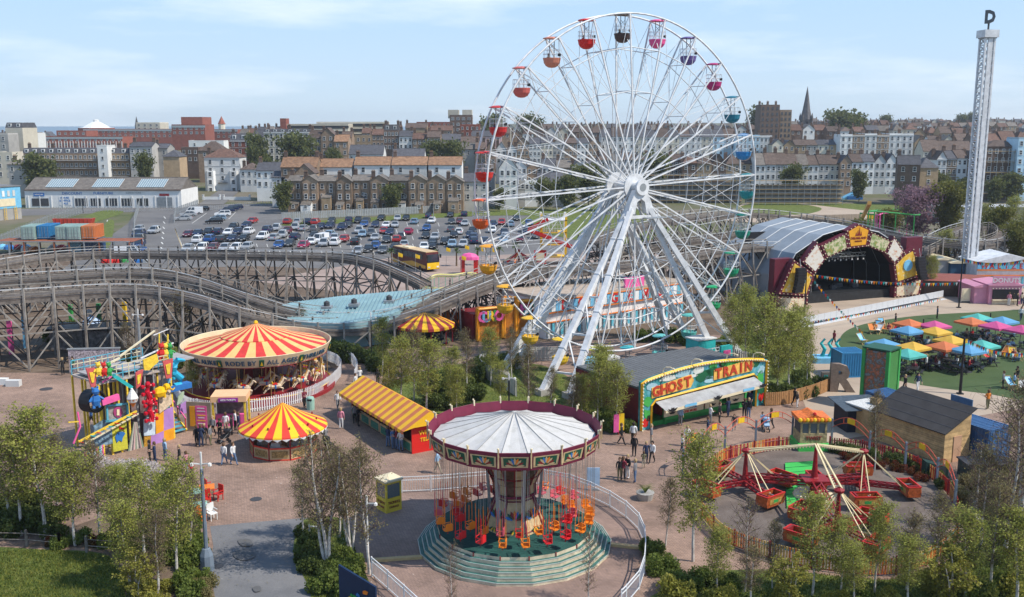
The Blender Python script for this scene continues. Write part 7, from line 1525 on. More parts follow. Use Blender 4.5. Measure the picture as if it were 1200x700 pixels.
# =====================================================  FUNHOUSE AT THE LEFT
FA,FB = P(118,538),P(206,514);fdv = (FB-FA).normalized();fan = math.atan2(fdv.y,fdv.x);FN = Vector((fdv.y,-fdv.x,0))
fh = thing('funhouse','multicoloured walk-through funhouse with railed upper deck, painted boards and cartoon animal figures','funhouse',(FA.x,FA.y,0),fan)
def V(px,py,off=0):
 x,y,k = ray(px,py);d = Vector((x,y,k));o = Vector((0,0,CH));q = FA+FN*(-off);t = (q-o).dot(FN)/d.dot(FN);h = o+d*t-FA;return Vector((h.dot(fdv),off,h.z))
def fpoly(pts,m,nm,off=0,th=.12,par=None,grow=0):
 q = [V(px,py,off) for px,py in pts];q = [(p.x,p.z) for p in q];ar = sum(a[0]*b_[1]-b_[0]*a[1] for a,b_ in zip(q,q[1:]+q[:1]));q = q[::-1] if ar < 0 else q
 b = MB();b.prism(q,th,m,Matrix.Translation((0,off+th,0)) @ UPR);return b.build(nm,par or fh)
FPK = mat('funhouse_coral',(.55,.10,.10),.5,var=.15,sc=4);FYE = mat('funhouse_sunny_yellow',(.80,.55,.05),.5,var=.2,sc=5);FLI = mat('funhouse_lilac',(.42,.22,.52),.5,var=.1);FWH = mat('funhouse_pale_blue',(.52,.62,.70),.5,var=.15,sc=3);FOR = mat('funhouse_orange_board',(.78,.34,.02),.5,var=.1);FDK = mat('funhouse_dark',(.16,.13,.14),.6,var=.3,sc=3)
CRR2 = mat('cream_tubing',(.66,.58,.40),.5);AQ = mat('aqua_tubing',(.10,.38,.50),.5)
# checker boards, painted panels
for pts,m in ((((169,492),(182,486),(182,510),(169,511)),FWH),(((182,486),(192,482),(192,505),(183,509)),FOR),(((192,482),(203,477),(204,501),(192,505)),FLI),(((177,511),(183,509),(192,505),(192,526),(177,531)),FLI),(((192,505),(204,501),(204,516),(192,521)),FOR),(((169,512),(177,511),(177,529),(169,531)),mat('funhouse_gold_relief',(.45,.24,.03),.5,var=.5,sc=8))): fpoly(pts,m,'checker_board')
p_ = fpoly([(131,497),(148,494),(150,526),(133,530)],mat('funhouse_olive_yellow',(.52,.50,.05),.5,var=.15,sc=5),'painted_board')
fpoly([(135,512),(138,507),(144,506),(147,508),(144,513),(143,518),(140,516),(137,519)],BLUE,'painted_bear_shape',-.06,.04,p_);fpoly([(140,500),(146,502),(145,504),(140,503)],RED,'painted_fish_shape',-.06,.04,p_)
for i in range(9): a0_ = i/9;x0,x1 = 150+19*a0_,150+19*(i+1)/9;fpoly([(157+4*a0_,495),(157+4*(i+1)/9,495),(x1+.3,529-4*a0_),(x0,530-4*a0_)],(mat('faded_green_stripe',(.22,.28,.20),.6),mat('faded_cream_stripe',(.50,.46,.40),.6),FDK,PPK)[i % 4],'radiating_stripe_board')
pn = fpoly([(126,478),(147,474),(149,491),(127,493)],mat('circus_panel_grey',(.34,.30,.28),.6,var=.4,sc=4),'round_mirror_board',-.2);fpoly([(134,479),(137,477),(140,477),(143,480),(144,484),(142,488),(138,490),(134,487),(133,483)],mat('magenta_ring',(.35,.05,.16),.5),'ring_motif',-.28,.06,pn);fpoly([(137,480),(140,480),(140,487),(137,487)],CREAM,'ring_centre',-.34,.05,pn)
for a,c in (((124,476),(150,473)),((124,494),(150,491)),((125,476),(126,494)),((149,473),(150,492))): bar1('teal_frame',fh,V(*a,-.3),V(*c,-.3),.14,AQ)
fpoly([(110,500),(122,492),(131,495),(132,520),(112,524)],mat('funhouse_mural_blue',(.18,.28,.36),.5,var=.5,sc=3),'mural_board');fpoly([(186,461),(200,457),(202,473),(187,485)],mat('burst_board',(.66,.52,.36),.5,var=.35,sc=4),'burst_board',-.1)
# coral shields along the upper deck
for pts in (((101,432),(114,431),(112,453),(107,454)),((159,437),(168,433),(165,452),(160,456)),((191,424),(203,420),(201,443),(195,444)),((147,545),(147,545.5),(148,545.5))):
 if len(pts) == 4: o = fpoly(pts,FPK,'coral_shield',-.3);c = (sum(p[0] for p in pts)/4,sum(p[1] for p in pts)/4);fpoly([(c[0]+(x-c[0])*.5,c[1]+(y-c[1])*.55) for x,y in pts],FYE,'yellow_star',-.36,.05,o)
fpoly([(168,422),(184,415),(186,424),(175,434),(169,434)],FYE,'yellow_star_board',-.3)
# decks: upper deck, structure below
DZ = V(110,452,0).z;b = MB();Lf = (FB-FA).length;xl = V(117,455,0).x;b.box(((xl+Lf*.98)/2,2.2,DZ),(Lf*.98-xl,4.2,.14),mat('pinkish_deck_boards',(.42,.36,.32),.7,var=.15));b.build('upper_deck',fh)
for x in [xl+i*(Lf-xl)/8 for i in range(9)]:
 for y in (.2,2.2,4.2): bar1('deck_post',fh,(x,y,0),(x,y,DZ),.13,FYE if int(x*3) % 2 else GREY)
for x in [xl+i*(Lf-xl)/12 for i in range(13)]:
 for y in (.2,4.2): bar1('rail_post',fh,(x,y,DZ),(x,y,DZ+1.15),.06,CRR2 if int(x*2) % 2 else AQ)
for y in (.2,4.2):
 for z,m in ((.5,AQ),(.85,CRR2),(1.15,CRR2 if y < 1 else AQ)): bar1('guard_rail',fh,(xl,y,DZ+z),(Lf*.97,y,DZ+z),.06,m)
for k in range(4): b = MB();x = xl+1+k*2.2;b.box((x,2.1,DZ+.3+.1*(k % 2)),(1.6,3.2,.12),mat('grey_moving_plate',(.36,.34,.33),.5));b.build('moving_floor',fh)
b = MB();b.box(((xl+Lf)/2+1,4.1,DZ/2),(Lf-xl-2.5,.1,DZ),FDK);b.build('back_board',fh);b = MB();b.box(((xl+Lf)/2+1.3,2.6,DZ*.45),(Lf-xl-3.6,2.0,DZ*.85),mat('funhouse_dim_interior',(.22,.15,.15),.7,var=.5,sc=1.5));b.build('inner_room',fh)
# roller barrel
b = MB();b.lathe([(.75,-.5),(.86,-.5),(.86,.5),(.75,.5),(.75,-.5)],20,BLACK);o = b.build('rolling_barrel',fh);c = V(108,470,.3);o.location = c;o.rotation_euler = (pi/2,0,.3)
# long light booms and climbing rails
for a,oa,c,oc,w,m in (((140,418),1,(181,388),5,.12,CRR2),((110,434),0,(140,420),1,.14,CRR2),((165,420),2,(203,402),5,.1,WHITE),((180,393),4,(197,386),6,.06,WHITE),((92,518),-1,(160,482),-.5,.13,FYE),((100,520),-1.2,(162,485),-.7,.10,CRR2),((80,495),0,(94,494),0,.08,FYE),((91,483),0,(94,500),0,.1,PINK),((86,520),0,(94,500),0,.1,PINK),((133,440),0,(120,448),0,.1,PINK)): bar1('boom',fh,V(*a,oa),V(*c,oc),w,m)
for x in range(10): a,c = V(92+x*7,518-x*3.7,-1),V(98+x*7,519-x*3.7,-1.2);bar1('ladder_rung',fh,a,c,.06,(RED,YEL,TEAL)[x % 3])
for px,y0,y1 in ((186.5,391,410),(196.5,392,408)): bar1('yellow_pole',fh,V(px,y1,3),V(px,y0,3),.1,FYE)
bar1('slide',fh,V(133,440,-.2),V(154,454,-.5),.55,TEAL,.25);b = MB();a,c = V(119,472,-.6),V(139,465,-.6);b.bar(a,c,.3,PINK,.45);b.build('pink_sofa_shape',fh)
# figures: each one a part made of rounded forms
def fig(px,py,off,h,m,kind,par=None):
 p = V(px,py,off);b = MB();s = h
 if kind == 'bear': b.ball((0,0,.34*s),.24*s,m,8,(1,.8,1.3));b.ball((0,-.04*s,.80*s),.18*s,m,8);[b.ball((q*.13*s,0,.96*s),.06*s,m,6) for q in (-1,1)];[b.tube([(q*.18*s,0,.5*s),(q*.34*s,-.08*s,.36*s)],.12*s,m,5) for q in (-1,1)];[b.tube([(q*.1*s,0,.2*s),(q*.14*s,-.05*s,0)],.15*s,m,5) for q in (-1,1)]
 elif kind == 'seahorse': b.tube([(-.1*s,0,0),(.12*s,0,.05*s),(.14*s,0,.25*s),(-.06*s,0,.45*s),(-.08*s,0,.65*s),(.04*s,0,.85*s)],.26*s,m,8,w2=.2*s);b.tube([(.02*s,0,.88*s),(.2*s,0,.84*s),(.32*s,0,.80*s)],.16*s,m,6,w2=.07*s);[b.ball((-.12*s,0,(.3+.15*i)*s),.07*s,m,6) for i in range(5)]
 elif kind == 'elephant': b.ball((0,0,.4*s),.36*s,m,8,(1.3,.8,1));b.ball((.45*s,0,.62*s),.24*s,m,8);b.tube([(.6*s,0,.55*s),(.85*s,0,.35*s),(1.0*s,0,.45*s)],.14*s,m,6,w2=.07*s);[b.tube([(q*s,0,.3*s),(q*s,0,0)],.2*s,m,6) for q in (-.28,.28)];b.ball((.3*s,-.15*s,.66*s),.16*s,m,6,(.4,1,1.2))
 elif kind == 'icecream': b.lathe([(0,0),(.3*s,.5*s)],10,ORG);[b.ball((0,0,(.55+.16*i)*s),(.32-.08*i)*s,WHT,8) for i in range(4)]
 elif kind == 'lobster': b.tube([(0,0,0),(.08*s,0,.3*s),(-.04*s,0,.6*s),(.04*s,0,.85*s)],.34*s,m,8,w2=.24*s);[b.ball((q*.3*s,-.05*s,z*s),.12*s,m,6) for q in (-1,1) for z in (.1,.5,.9)];[b.tube([(q*.1*s,0,z*s),(q*.3*s,-.05*s,z*s)],.1*s,m,5) for q in (-1,1) for z in (.1,.5,.9)];b.ball((0,-.05*s,1.0*s),.15*s,m,8)
 o = b.build(kind+'_figure',fh);o.location = p;return o
for px,m in ((189.5,RED),(194,FYE),(199,GRN)): fig(px,421,1,1.35,m,'bear')
for px,m in ((115.5,FYE),(122,RED),(128,GRN)): fig(px,441,-.3,1.1,m,'bear')
fig(208,453,.3,2.5,mat('seahorse_blue',(.03,.38,.58),.35),'seahorse');fig(188,467,-.4,1.3,mat('elephant_yellow',(.82,.48,.01),.35),'elephant');fig(156,478,-.9,1.4,WHT,'icecream');fig(177,494,-.5,1.5,mat('figure_crimson',(.52,.01,.03),.3),'lobster');fig(174,472,-.4,1.5,MC['figure_crimson'],'lobster');fig(198,449,0,.6,LBLUE,'bear');fig(113,478,-.6,1.6,BLUE,'bear')
b = MB();b.box((0,0,.2),(1.9,.7,.45),BLUE);o = b.build('figure_plinth',fh);o.location = V(210,456,.3)
# side stairs, surfboard and gate at the right
for k in range(9): b = MB();b.box((Lf+.9,1.0+k*.36,.25+k*.25),(1.1,.34,.06),AQ);b.build('stair_tread',fh)
for x in (Lf+.3,Lf+1.5):
 bar1('stair_string',fh,(x,.8,.15),(x,4.2,2.5),.1,FYE,.2);bar1('stair_handrail',fh,(x,.8,1.15),(x,4.2,3.5),.07,PINK)
 for k in range(4): bar1('baluster',fh,(x,.9+k*1.05,.2+k*.72),(x,.9+k*1.05,1.2+k*.72),.06,RED)
o = fpoly([(207,475),(208,467),(213,460),(216,459),(215,466),(210,474)],mat('pale_green_surfboard',(.40,.50,.36),.4),'surfboard',1.5);fpoly([(210,486),(212,475),(219,470),(220,484)],FLI,'purple_banner',1.5)
for i in range(14): b = MB();b.box((Lf*.1-2.2+i*.14,-.8+.05*i,.55),(.1,.05,1.1),(PINK,FYE,AQ,FWH)[i % 4]);b.build('front_paling',fh)
# ticket kiosk and notice board in front of the carousel
kk = thing('ticket_kiosk','small ticket kiosk with peach roof and purple sign before the carousel','kiosk',(*P(270,500).xy,0),.1);PCH = mat('peach_canvas',(.80,.48,.26),.6,var=.06)
b = MB();b.box((0,.8,2.45),(2.9,2.3,.5),PCH);b.build('roof',kk)
for x in (-1.3,1.3):
 for y in (-.2,1.8): bar1('post',kk,(x,y,0),(x,y,2.3),.16,FYE)
b = MB();b.box((0,1.2,1.1),(2.3,1.2,2.2),FDK);b.build('booth_interior',kk);b = MB();b.box((0,.3,.5),(2.4,.4,1.0),PINK);b.build('counter',kk);b = MB();b.box((0,-.40,2.4),(1.6,.06,.36),mat('sign_purple',(.30,.03,.30),.5));o = b.build('sign',kk);letter('RIDE TICKETS',.2,WHT,o,(0,-.45,2.4),(pi/2,0,0))
kk = thing('notice_board','timber notice board with a bright pink and orange poster','notice board',(*P(234,506).xy,0),-.12);b = MB();b.box((0,.1,1.25),(2.1,.15,2.5),mat('notice_board_timber',(.30,.24,.18),.8,var=.15));b.build('board',kk)
b = MB();b.box((.22,0,1.25),(.95,.04,1.9),PINK);o = b.build('poster',kk)
for i,(z,w,m) in enumerate(((2.0,.6,WHT),(1.75,.7,WHT),(1.4,.7,YEL),(1.2,.5,WHT),(.95,.7,YEL),(.7,.6,WHT))): b = MB();b.box((.22,-.03,z),(w,.02,.08),m);b.build('text_line',o)
b = MB();b.box((-.55,0,1.3),(.45,.04,1.7),FOR);b.build('poster',kk)
kk = thing('information_sign','pink and yellow information sign standing left of the ghost train','sign',(*P(725,510).xy,0),.2);b = MB();b.box((-.22,0,1.0),(.44,.06,1.5),PINK);b.box((.22,0,1.1),(.44,.06,1.4),YEL);b.build('board',kk);bar1('post',kk,(0,.06,0),(0,.06,2.1),.08,DRED)
kk = thing('planter','round concrete planter with a grassy shrub right of the swing ride','planter',P(756,585));b = MB();b.lathe([(.5,0),(.62,.5),(.55,.5),(0,.45)],14,CONC);b.build('pot',kk);b = MB();[b.tube([(0,0,.45),(.3*math.cos(a),.3*math.sin(a),.9),(.7*math.cos(a),.7*math.sin(a),.8+.2*math.sin(a*3))],.05,GRASS,3,w2=.01) for a in [i*.25 for i in range(26)]];b.build('shrub',kk)
kk = thing('poster_stand','pale blue poster stand behind the white railing right of the swing ride','sign',P(695,575));b = MB();b.box((0,0,1.0),(.9,.06,1.3),mat('poster_pale_blue',(.35,.50,.68),.5));b.build('board',kk);bar1('foot',kk,(-.4,0,.05),(.4,0,.05),.2,GREY)
for px,py,lb in ((358,466,'mint green litter bin against the carousel fence'),): kk = thing('litter_bin',lb,'bin',P(364,480));b = MB();b.lathe([(.35,0),(.38,.95),(.3,1.15),(0,1.2)],12,mat('mint_bin',(.30,.50,.42),.5));b.build('drum',kk);b = MB();b.box((0,-.33,.95),(.4,.1,.16),BLACK);b.build('opening',kk)
# artwork board at the bottom edge
a,c = P(400,716),P(440,722);d = c-a;kk = thing('artwork_board','dark navy artwork board with colourful abstract blotches at the bottom edge','board',a,math.atan2(d.y,d.x)-.2);NV = mat('navy_board',(.008,.025,.07),.5)
b = MB();b.prism([(0,0),(2.3,0),(2.3,1.9),(0,2.6)],.12,NV,UPR);o = b.build('board',kk);RB2 = random.Random(3)
for i in range(18): x,z,r = RB2.uniform(.7,1.8),RB2.uniform(.3,1.75),RB2.uniform(.1,.26);b = MB();b.prism([(x+r*RB2.uniform(.5,1.2)*math.cos(t*.9),z+r*RB2.uniform(.4,1)*math.sin(t*.9)) for t in range(7)],.02,RB2.choice([ORG,TEAL,PINK,YEL,GRN,BLUE]),Matrix.Translation((0,-.12-.002*i,0)) @ UPR);b.build('colour_blotch',o)
# lamp posts
def lamp(px,py,tp_,label,r=.2,m=BGP,base=True,heads=2):
 p = P(px,py);t = thing('lamp_post',label,'lamp post',p);h = PD(px,tp_,p.y).z
 if base: b = MB();b.lathe([(.42,0),(.38,.9),(.24,1.3),(.16,1.35)],8,m);b.build('base',t)
 bar1('shaft',t,(0,0,0),(0,0,h*.86),r*1.3,m,n=8,w2=r);bar1('top_section',t,(0,0,h*.86),(0,0,h),.12,WHT,n=6)
 for k in range(heads): s = (-1)**k;bar1('arm',t,(0,0,h*.9),(s*.45,-.1,h*.91),.06,WHT);b = MB();b.ball((s*.5,-.1,h*.9),.13,WHT,6);b.build('camera_head',t)
lamp(243,668,530,'tall blue-grey lamp post with white camera heads beside the asphalt path',.2)
kk = thing('cabinet','small white cabinet at the foot of the tall lamp post','cabinet',P(238,667));b = MB();b.box((0,0,.22),(.4,.35,.45),WHT);b.build('box',kk);b = MB();b.box((0,-.18,.24),(.3,.02,.3),GREY);b.build('door',kk)
lamp(432,673,581,'white slim camera pole among the birches left of the railing',.1,WHT,False,1);lamp(596.5,493,438,'black lamp post rising behind the swing ride canopy',.12,BLACK,False,2);lamp(166,432,362,'grey lamp post with camera inside the coaster trestle',.26,GREY,False,2)
lamp(436,428,366,'thin black lamp post in front of the coaster curve',.1,BLACK,False,1);lamp(363,634,615,'short grey bollard light in the lawn beside the asphalt path',.12,GREY,False,1)
# café tables at the left
CHAIRC = dict(red=RED,white=WHT,orange=ORG)
def cafe_chair(px,py,c,rot,lb):
 t = thing('cafe_chair',lb,'chair',P(px,py),rot);m = CHAIRC[c];b = MB();b.box((0,0,.45),(.5,.5,.06),m);b.build('seat',t);b = MB();b.box((0,.25,.78),(.5,.05,.55),m);b.build('backrest',t)
 for x in (-.21,.21):
  for y in (-.21,.21): bar1('leg',t,(x,y,0),(x,y,.43),.05,m)
 for x in (-.25,.25): bar1('armrest',t,(x,-.2,.68),(x,.25,.68),.05,m)
cafe_chair(256,586,'red',-.6,'red plastic chair standing apart on the paving by the lamp post');cafe_chair(246,578,'red',2.2,'red chair behind the orange table');cafe_chair(243,592,'red',.4,'red chair between the two café tables');cafe_chair(249,609,'white',.8,'white chair in front of the mint green table');cafe_chair(229,607,'orange',2.6,'orange chair left of the mint green table');cafe_chair(236,612,'orange',1.2,'orange chair nearest the lamp post foot')
for px,py,m,lb in ((243,583,ORG,'square orange café table near the lamp post'),(234,604,mat('mint_table',(.35,.60,.48),.5),'mint green café table left of the lamp post'),(229,588,MC['mint_table'],'mint green café table by the shrubs')):
 t = thing('cafe_table',lb,'table',P(px,py),.3);b = MB();b.box((0,0,.74),(1.0,1.0,.06),m);b.build('table_top',t)
 for x in (-.4,.4):
  for y in (-.4,.4): bar1('leg',t,(x,y,0),(x,y,.72),.06,GREY)
# rustic rail fence on the left lawn, white blocks
pales('rail_fence','rustic split rail fence along the top of the left lawn',[P(-10,640),P(38,641),P(102,648)],1.0,OLDW,2.2,.2,(.45,.85),post=OLDW)
pales('rail_fence','short rustic fence running down among the birch trunks',[P(102,648),P(150,652),P(160,690)],1.0,OLDW,2.2,.2,(.45,.85),post=OLDW)
for px,py,lb in ((1,447,'left one of two white concrete blocks at the left edge'),(16,449,'right one of two white concrete blocks at the left edge')): kk = tag(MB().box(P(px,py,.3),(1.3,.6,.6),WHT).build('concrete_block'),lb,'block')
# giant ice cream under the coaster and coloured posts
kk = thing('ice_cream_sculpture','giant upside-down ice cream sculpture under the coaster trestle','sculpture',P(109,402));b = MB();b.lathe([(.1,0),(.9,1.9)],12,ORG);b.build('cone',kk);b = MB();b.lathe([(1.5,1.8),(1.2,2.4),(.5,3.0),(0,3.3)],12,mat('pale_blue_ice',(.42,.55,.75),.4));b.build('scoop',kk);b = MB();b.ball((-.2,0,3.6),.4,WHT,8);b.build('top',kk)
for px,py,tp2,m,lb in ((85,392,357,GRN,'left one of two green posts behind the trestle'),(118,395,356,GRN,'right one of two green posts behind the trestle'),(148,392,354,YEL,'yellow post behind the trestle'),(14,415,375,PINK,'magenta post under the coaster at the far left'),(31,408,371,LBLUE,'light blue post under the coaster at the left')): p = P(px,py);tag(bar1('post',None,p,p+Vector((0,0,PD(px,tp2,p.y).z)),.42,m),lb,'post')
bm_ = thing('brick_ticket_hut','low dark hut with flat roof under the coaster at left','hut',P(75,410));b = MB();b.box((2.5,1.5,1.1),(8,3,2.2),mat('hut_grey_mural',(.25,.23,.23),.7,var=.5,sc=2));b.build('wall',bm_);b = MB();b.box((2.5,1.5,2.35),(9,4,.2),BLACK);b.build('roof',bm_)
p = P(112,436);t = thing('mural_wall','low wall painted with a speckled mural below the trestle','wall',p,.1);b = MB();b.box((0,0,1.2),(5,.3,2.4),mat('speckled_mural',(.40,.34,.36),.7,var=.9,sc=7));b.build('panel',t);b = MB();b.box((0,0,2.45),(5.2,.4,.12),GREY);b.build('coping',t)
# =====================================================  TREES
def leafmat(key,cols):
 m = mottled(key,cols,[.3,.45,.58,.72],1.1,rough=.6);n = m.node_tree;b = n.nodes['Principled BSDF'];tr = n.nodes.new('ShaderNodeBsdfTranslucent');x = n.nodes.new('ShaderNodeMixShader');x.inputs[0].default_value = .45
 src = b.inputs['Base Color'].links[0].from_socket;n.links.new(src,tr.inputs[0]);o = n.nodes['Material Output'];n.links.new(b.outputs[0],x.inputs[1]);n.links.new(tr.outputs[0],x.inputs[2]);n.links.new(x.outputs[0],o.inputs[0]);return m
LG = leafmat('spring_birch_leaves',[(.20,.215,.045),(.29,.305,.065),(.37,.38,.09),(.44,.43,.13)]);LO = leafmat('olive_buds',[(.15,.125,.06),(.21,.18,.08),(.27,.235,.10),(.33,.29,.14)]);LD = leafmat('dark_shrub_leaves',[(.055,.075,.02),(.085,.115,.03),(.12,.155,.04),(.16,.20,.06)])
LY = leafmat('yellow_green_leaves',[(.20,.20,.03),(.28,.27,.05),(.34,.32,.07),(.40,.36,.10)]);LP = leafmat('purple_blossom',[(.14,.08,.09),(.22,.13,.16),(.33,.21,.26),(.46,.33,.37)]);LW = leafmat('white_blossom',[(.45,.36,.35),(.60,.54,.50),(.70,.64,.60),(.76,.72,.68)])
LM = leafmat('town_tree_leaves',[(.07,.08,.03),(.11,.125,.04),(.15,.165,.05),(.20,.20,.07)])
BB = mottled('birch_bark',[(.10,.08,.07),(.42,.38,.35),(.55,.52,.48),(.62,.59,.55)],[.3,.42,.55,.7],3.5,sy=1);TWG = mat('birch_twig',(.13,.085,.07),.8,var=.2);DKB = mat('dark_bark',(.09,.07,.055),.9,var=.2)
def treemesh(seed,H=6.,spread=1.25,nb=34,nt=7,leaves=7000,ls=.075,lm=LG,tm=BB,low=.28,up=.9,stems=1,droop=.25,fill=0.,spf=.9):
 r = random.Random(seed);T = MB();B = MB();Lf = MB();segs = []
 for s in range(stems):
  lean = Vector((r.uniform(-1,1),r.uniform(-1,1),0))*(.05 if stems == 1 else .16);hh = H*(1 if s == 0 else r.uniform(.75,.95));pts = [Vector((0,0,0))+Vector((lean.x*t*hh+.06*math.sin(t*7+s),lean.y*t*hh+.05*math.cos(t*5+s)-.05,hh*t)) for t in [i/7 for i in range(8)]]
  T.tube(pts,.15*H/6,tm,6,w2=.03)
  for i in range(nb//stems):
   t = low+(1-low)*((i+r.random())/(nb//stems));k = min(6,int(t*7));p = pts[k].lerp(pts[k+1],t*7-k);a = i*2.4+r.uniform(-.5,.5);ln = spread*H/6*(math.sin(pi*min(1,(1-t)*.62+.30))**1.0)*r.uniform(.6,1.15);ln *= 1.0 if t < .85 else .6
   d = Vector((math.cos(a),math.sin(a),up*r.uniform(.5,1.3))).normalized();q1 = p+d*ln*.55;q2 = p+d*ln+Vector((0,0,-droop*.3));B.tube([p,q1,q2],.035*H/6+.008,TWG,3,w2=.012)
   for j in range(nt):
    u = r.uniform(.2,1);o = (p.lerp(q1,u/.55) if u < .55 else q1.lerp(q2,(u-.55)/.45));dd = (d*.5+Vector((r.uniform(-1,1),r.uniform(-1,1),r.uniform(-.3,.9)))).normalized()*ln*r.uniform(.25,.55);e1_ = o+dd;e2 = e1_+Vector((dd.x*.2,dd.y*.2,-droop*r.uniform(.5,1.6)));B.tube([o,e1_,e2],.018,TWG,3,w2=.006);segs += [(o,e1_),(e1_,e2),(e1_,e2)]
 n = 0
 while n < leaves:
  a,c = segs[int(r.random()*len(segs))]
  for q in range(5):
   p = a.lerp(c,r.random())+Vector((r.gauss(0,1),r.gauss(0,1),r.gauss(0,1)))*.09*spf;s_ = ls*r.uniform(.6,1.3);v1 = Vector((r.uniform(-1,1),r.uniform(-1,1),r.uniform(-1,1))).normalized()*s_;v2 = v1.cross(Vector((r.uniform(-1,1),r.uniform(-1,1),r.uniform(-1,1)))).normalized()*s_*.7
   Lf.v += [tuple(p-v1),tuple(p+v2),tuple(p+v1),tuple(p-v2)];k = len(Lf.v);Lf.f.append((k-4,k-3,k-2,k-1));Lf.m.append(0);n += 1
 Lf.ms = [lm];return T.mesh('trunk'),B.mesh('branches'),Lf.mesh('crown')
TP = dict(green=[treemesh(s,leaves=6300,lm=LG,spread=1.3,ls=.05,nb=40,nt=9,spf=1.5,up=1.1) for s in (1,2,3)],sparse=[treemesh(s,leaves=2900,lm=LO,ls=.04,nb=44,nt=11,up=1.35,spread=1.15,spf=1.5) for s in (4,5,6)],multi=[treemesh(s,leaves=4000,lm=LO,ls=.038,nb=60,nt=11,spf=1.8,stems=4,up=1.5,spread=1.1) for s in (7,8)],
          bare=[treemesh(s,leaves=500,lm=LO,ls=.05,nb=46,nt=12,up=1.2,spread=1.5,low=.15) for s in (9,10)],yellow=[treemesh(11,H=3.5,leaves=3500,lm=LY,ls=.07,nb=30,nt=8,low=.1,stems=3,spread=2.0)],blossom=[treemesh(12,leaves=6500,lm=LP,ls=.07,nb=36,nt=8,low=.15,tm=DKB,spread=1.7)],
          far=[treemesh(s,leaves=3600,lm=LM,ls=.26,nb=36,nt=5,spread=2.4,low=.2,tm=DKB,droop=.1,spf=4) for s in (13,14)],farpurple=[treemesh(15,leaves=6500,lm=LP,ls=.14,nb=44,nt=6,spread=3.0,low=.12,tm=DKB,droop=.1,spf=3.5)],farolive=[treemesh(16,leaves=7500,lm=leafmat('olive_green_leaves',[(.10,.10,.02),(.14,.145,.03),(.19,.185,.045),(.23,.22,.06)]),ls=.15,nb=44,nt=6,spread=2.2,low=.08,tm=DKB,up=1.2,spf=3)])
NAMT = dict(green='birch_tree',sparse='birch_tree',multi='birch_tree',bare='bare_tree',yellow='young_tree',blossom='blossom_tree',far='tree',farpurple='blossom_tree',farolive='tree');TK = {}
def tree(kind,px,py,tp,label,w=1.0,ground=None):
 i = TK.get(kind,0);TK[kind] = i+1;pr = TP[kind][i % len(TP[kind])]
 if ground: x = PD(px,py,ground).x;p = Vector((x,ground,ter(x,ground)-.2));D = ground
 else: p = P(px,py);D = p.y
 h = PD(px,tp,D).z-p.z;H0 = 3.5 if kind == 'yellow' else 6.0;s = h/H0*.97
 t = thing(NAMT[kind],label,'tree',p,i*1.7,'birches' if NAMT[kind] == 'birch_tree' else None);t.scale = (s*w,s*w,s)
 for me in pr: part(me.name.split('.')[0],me,t)
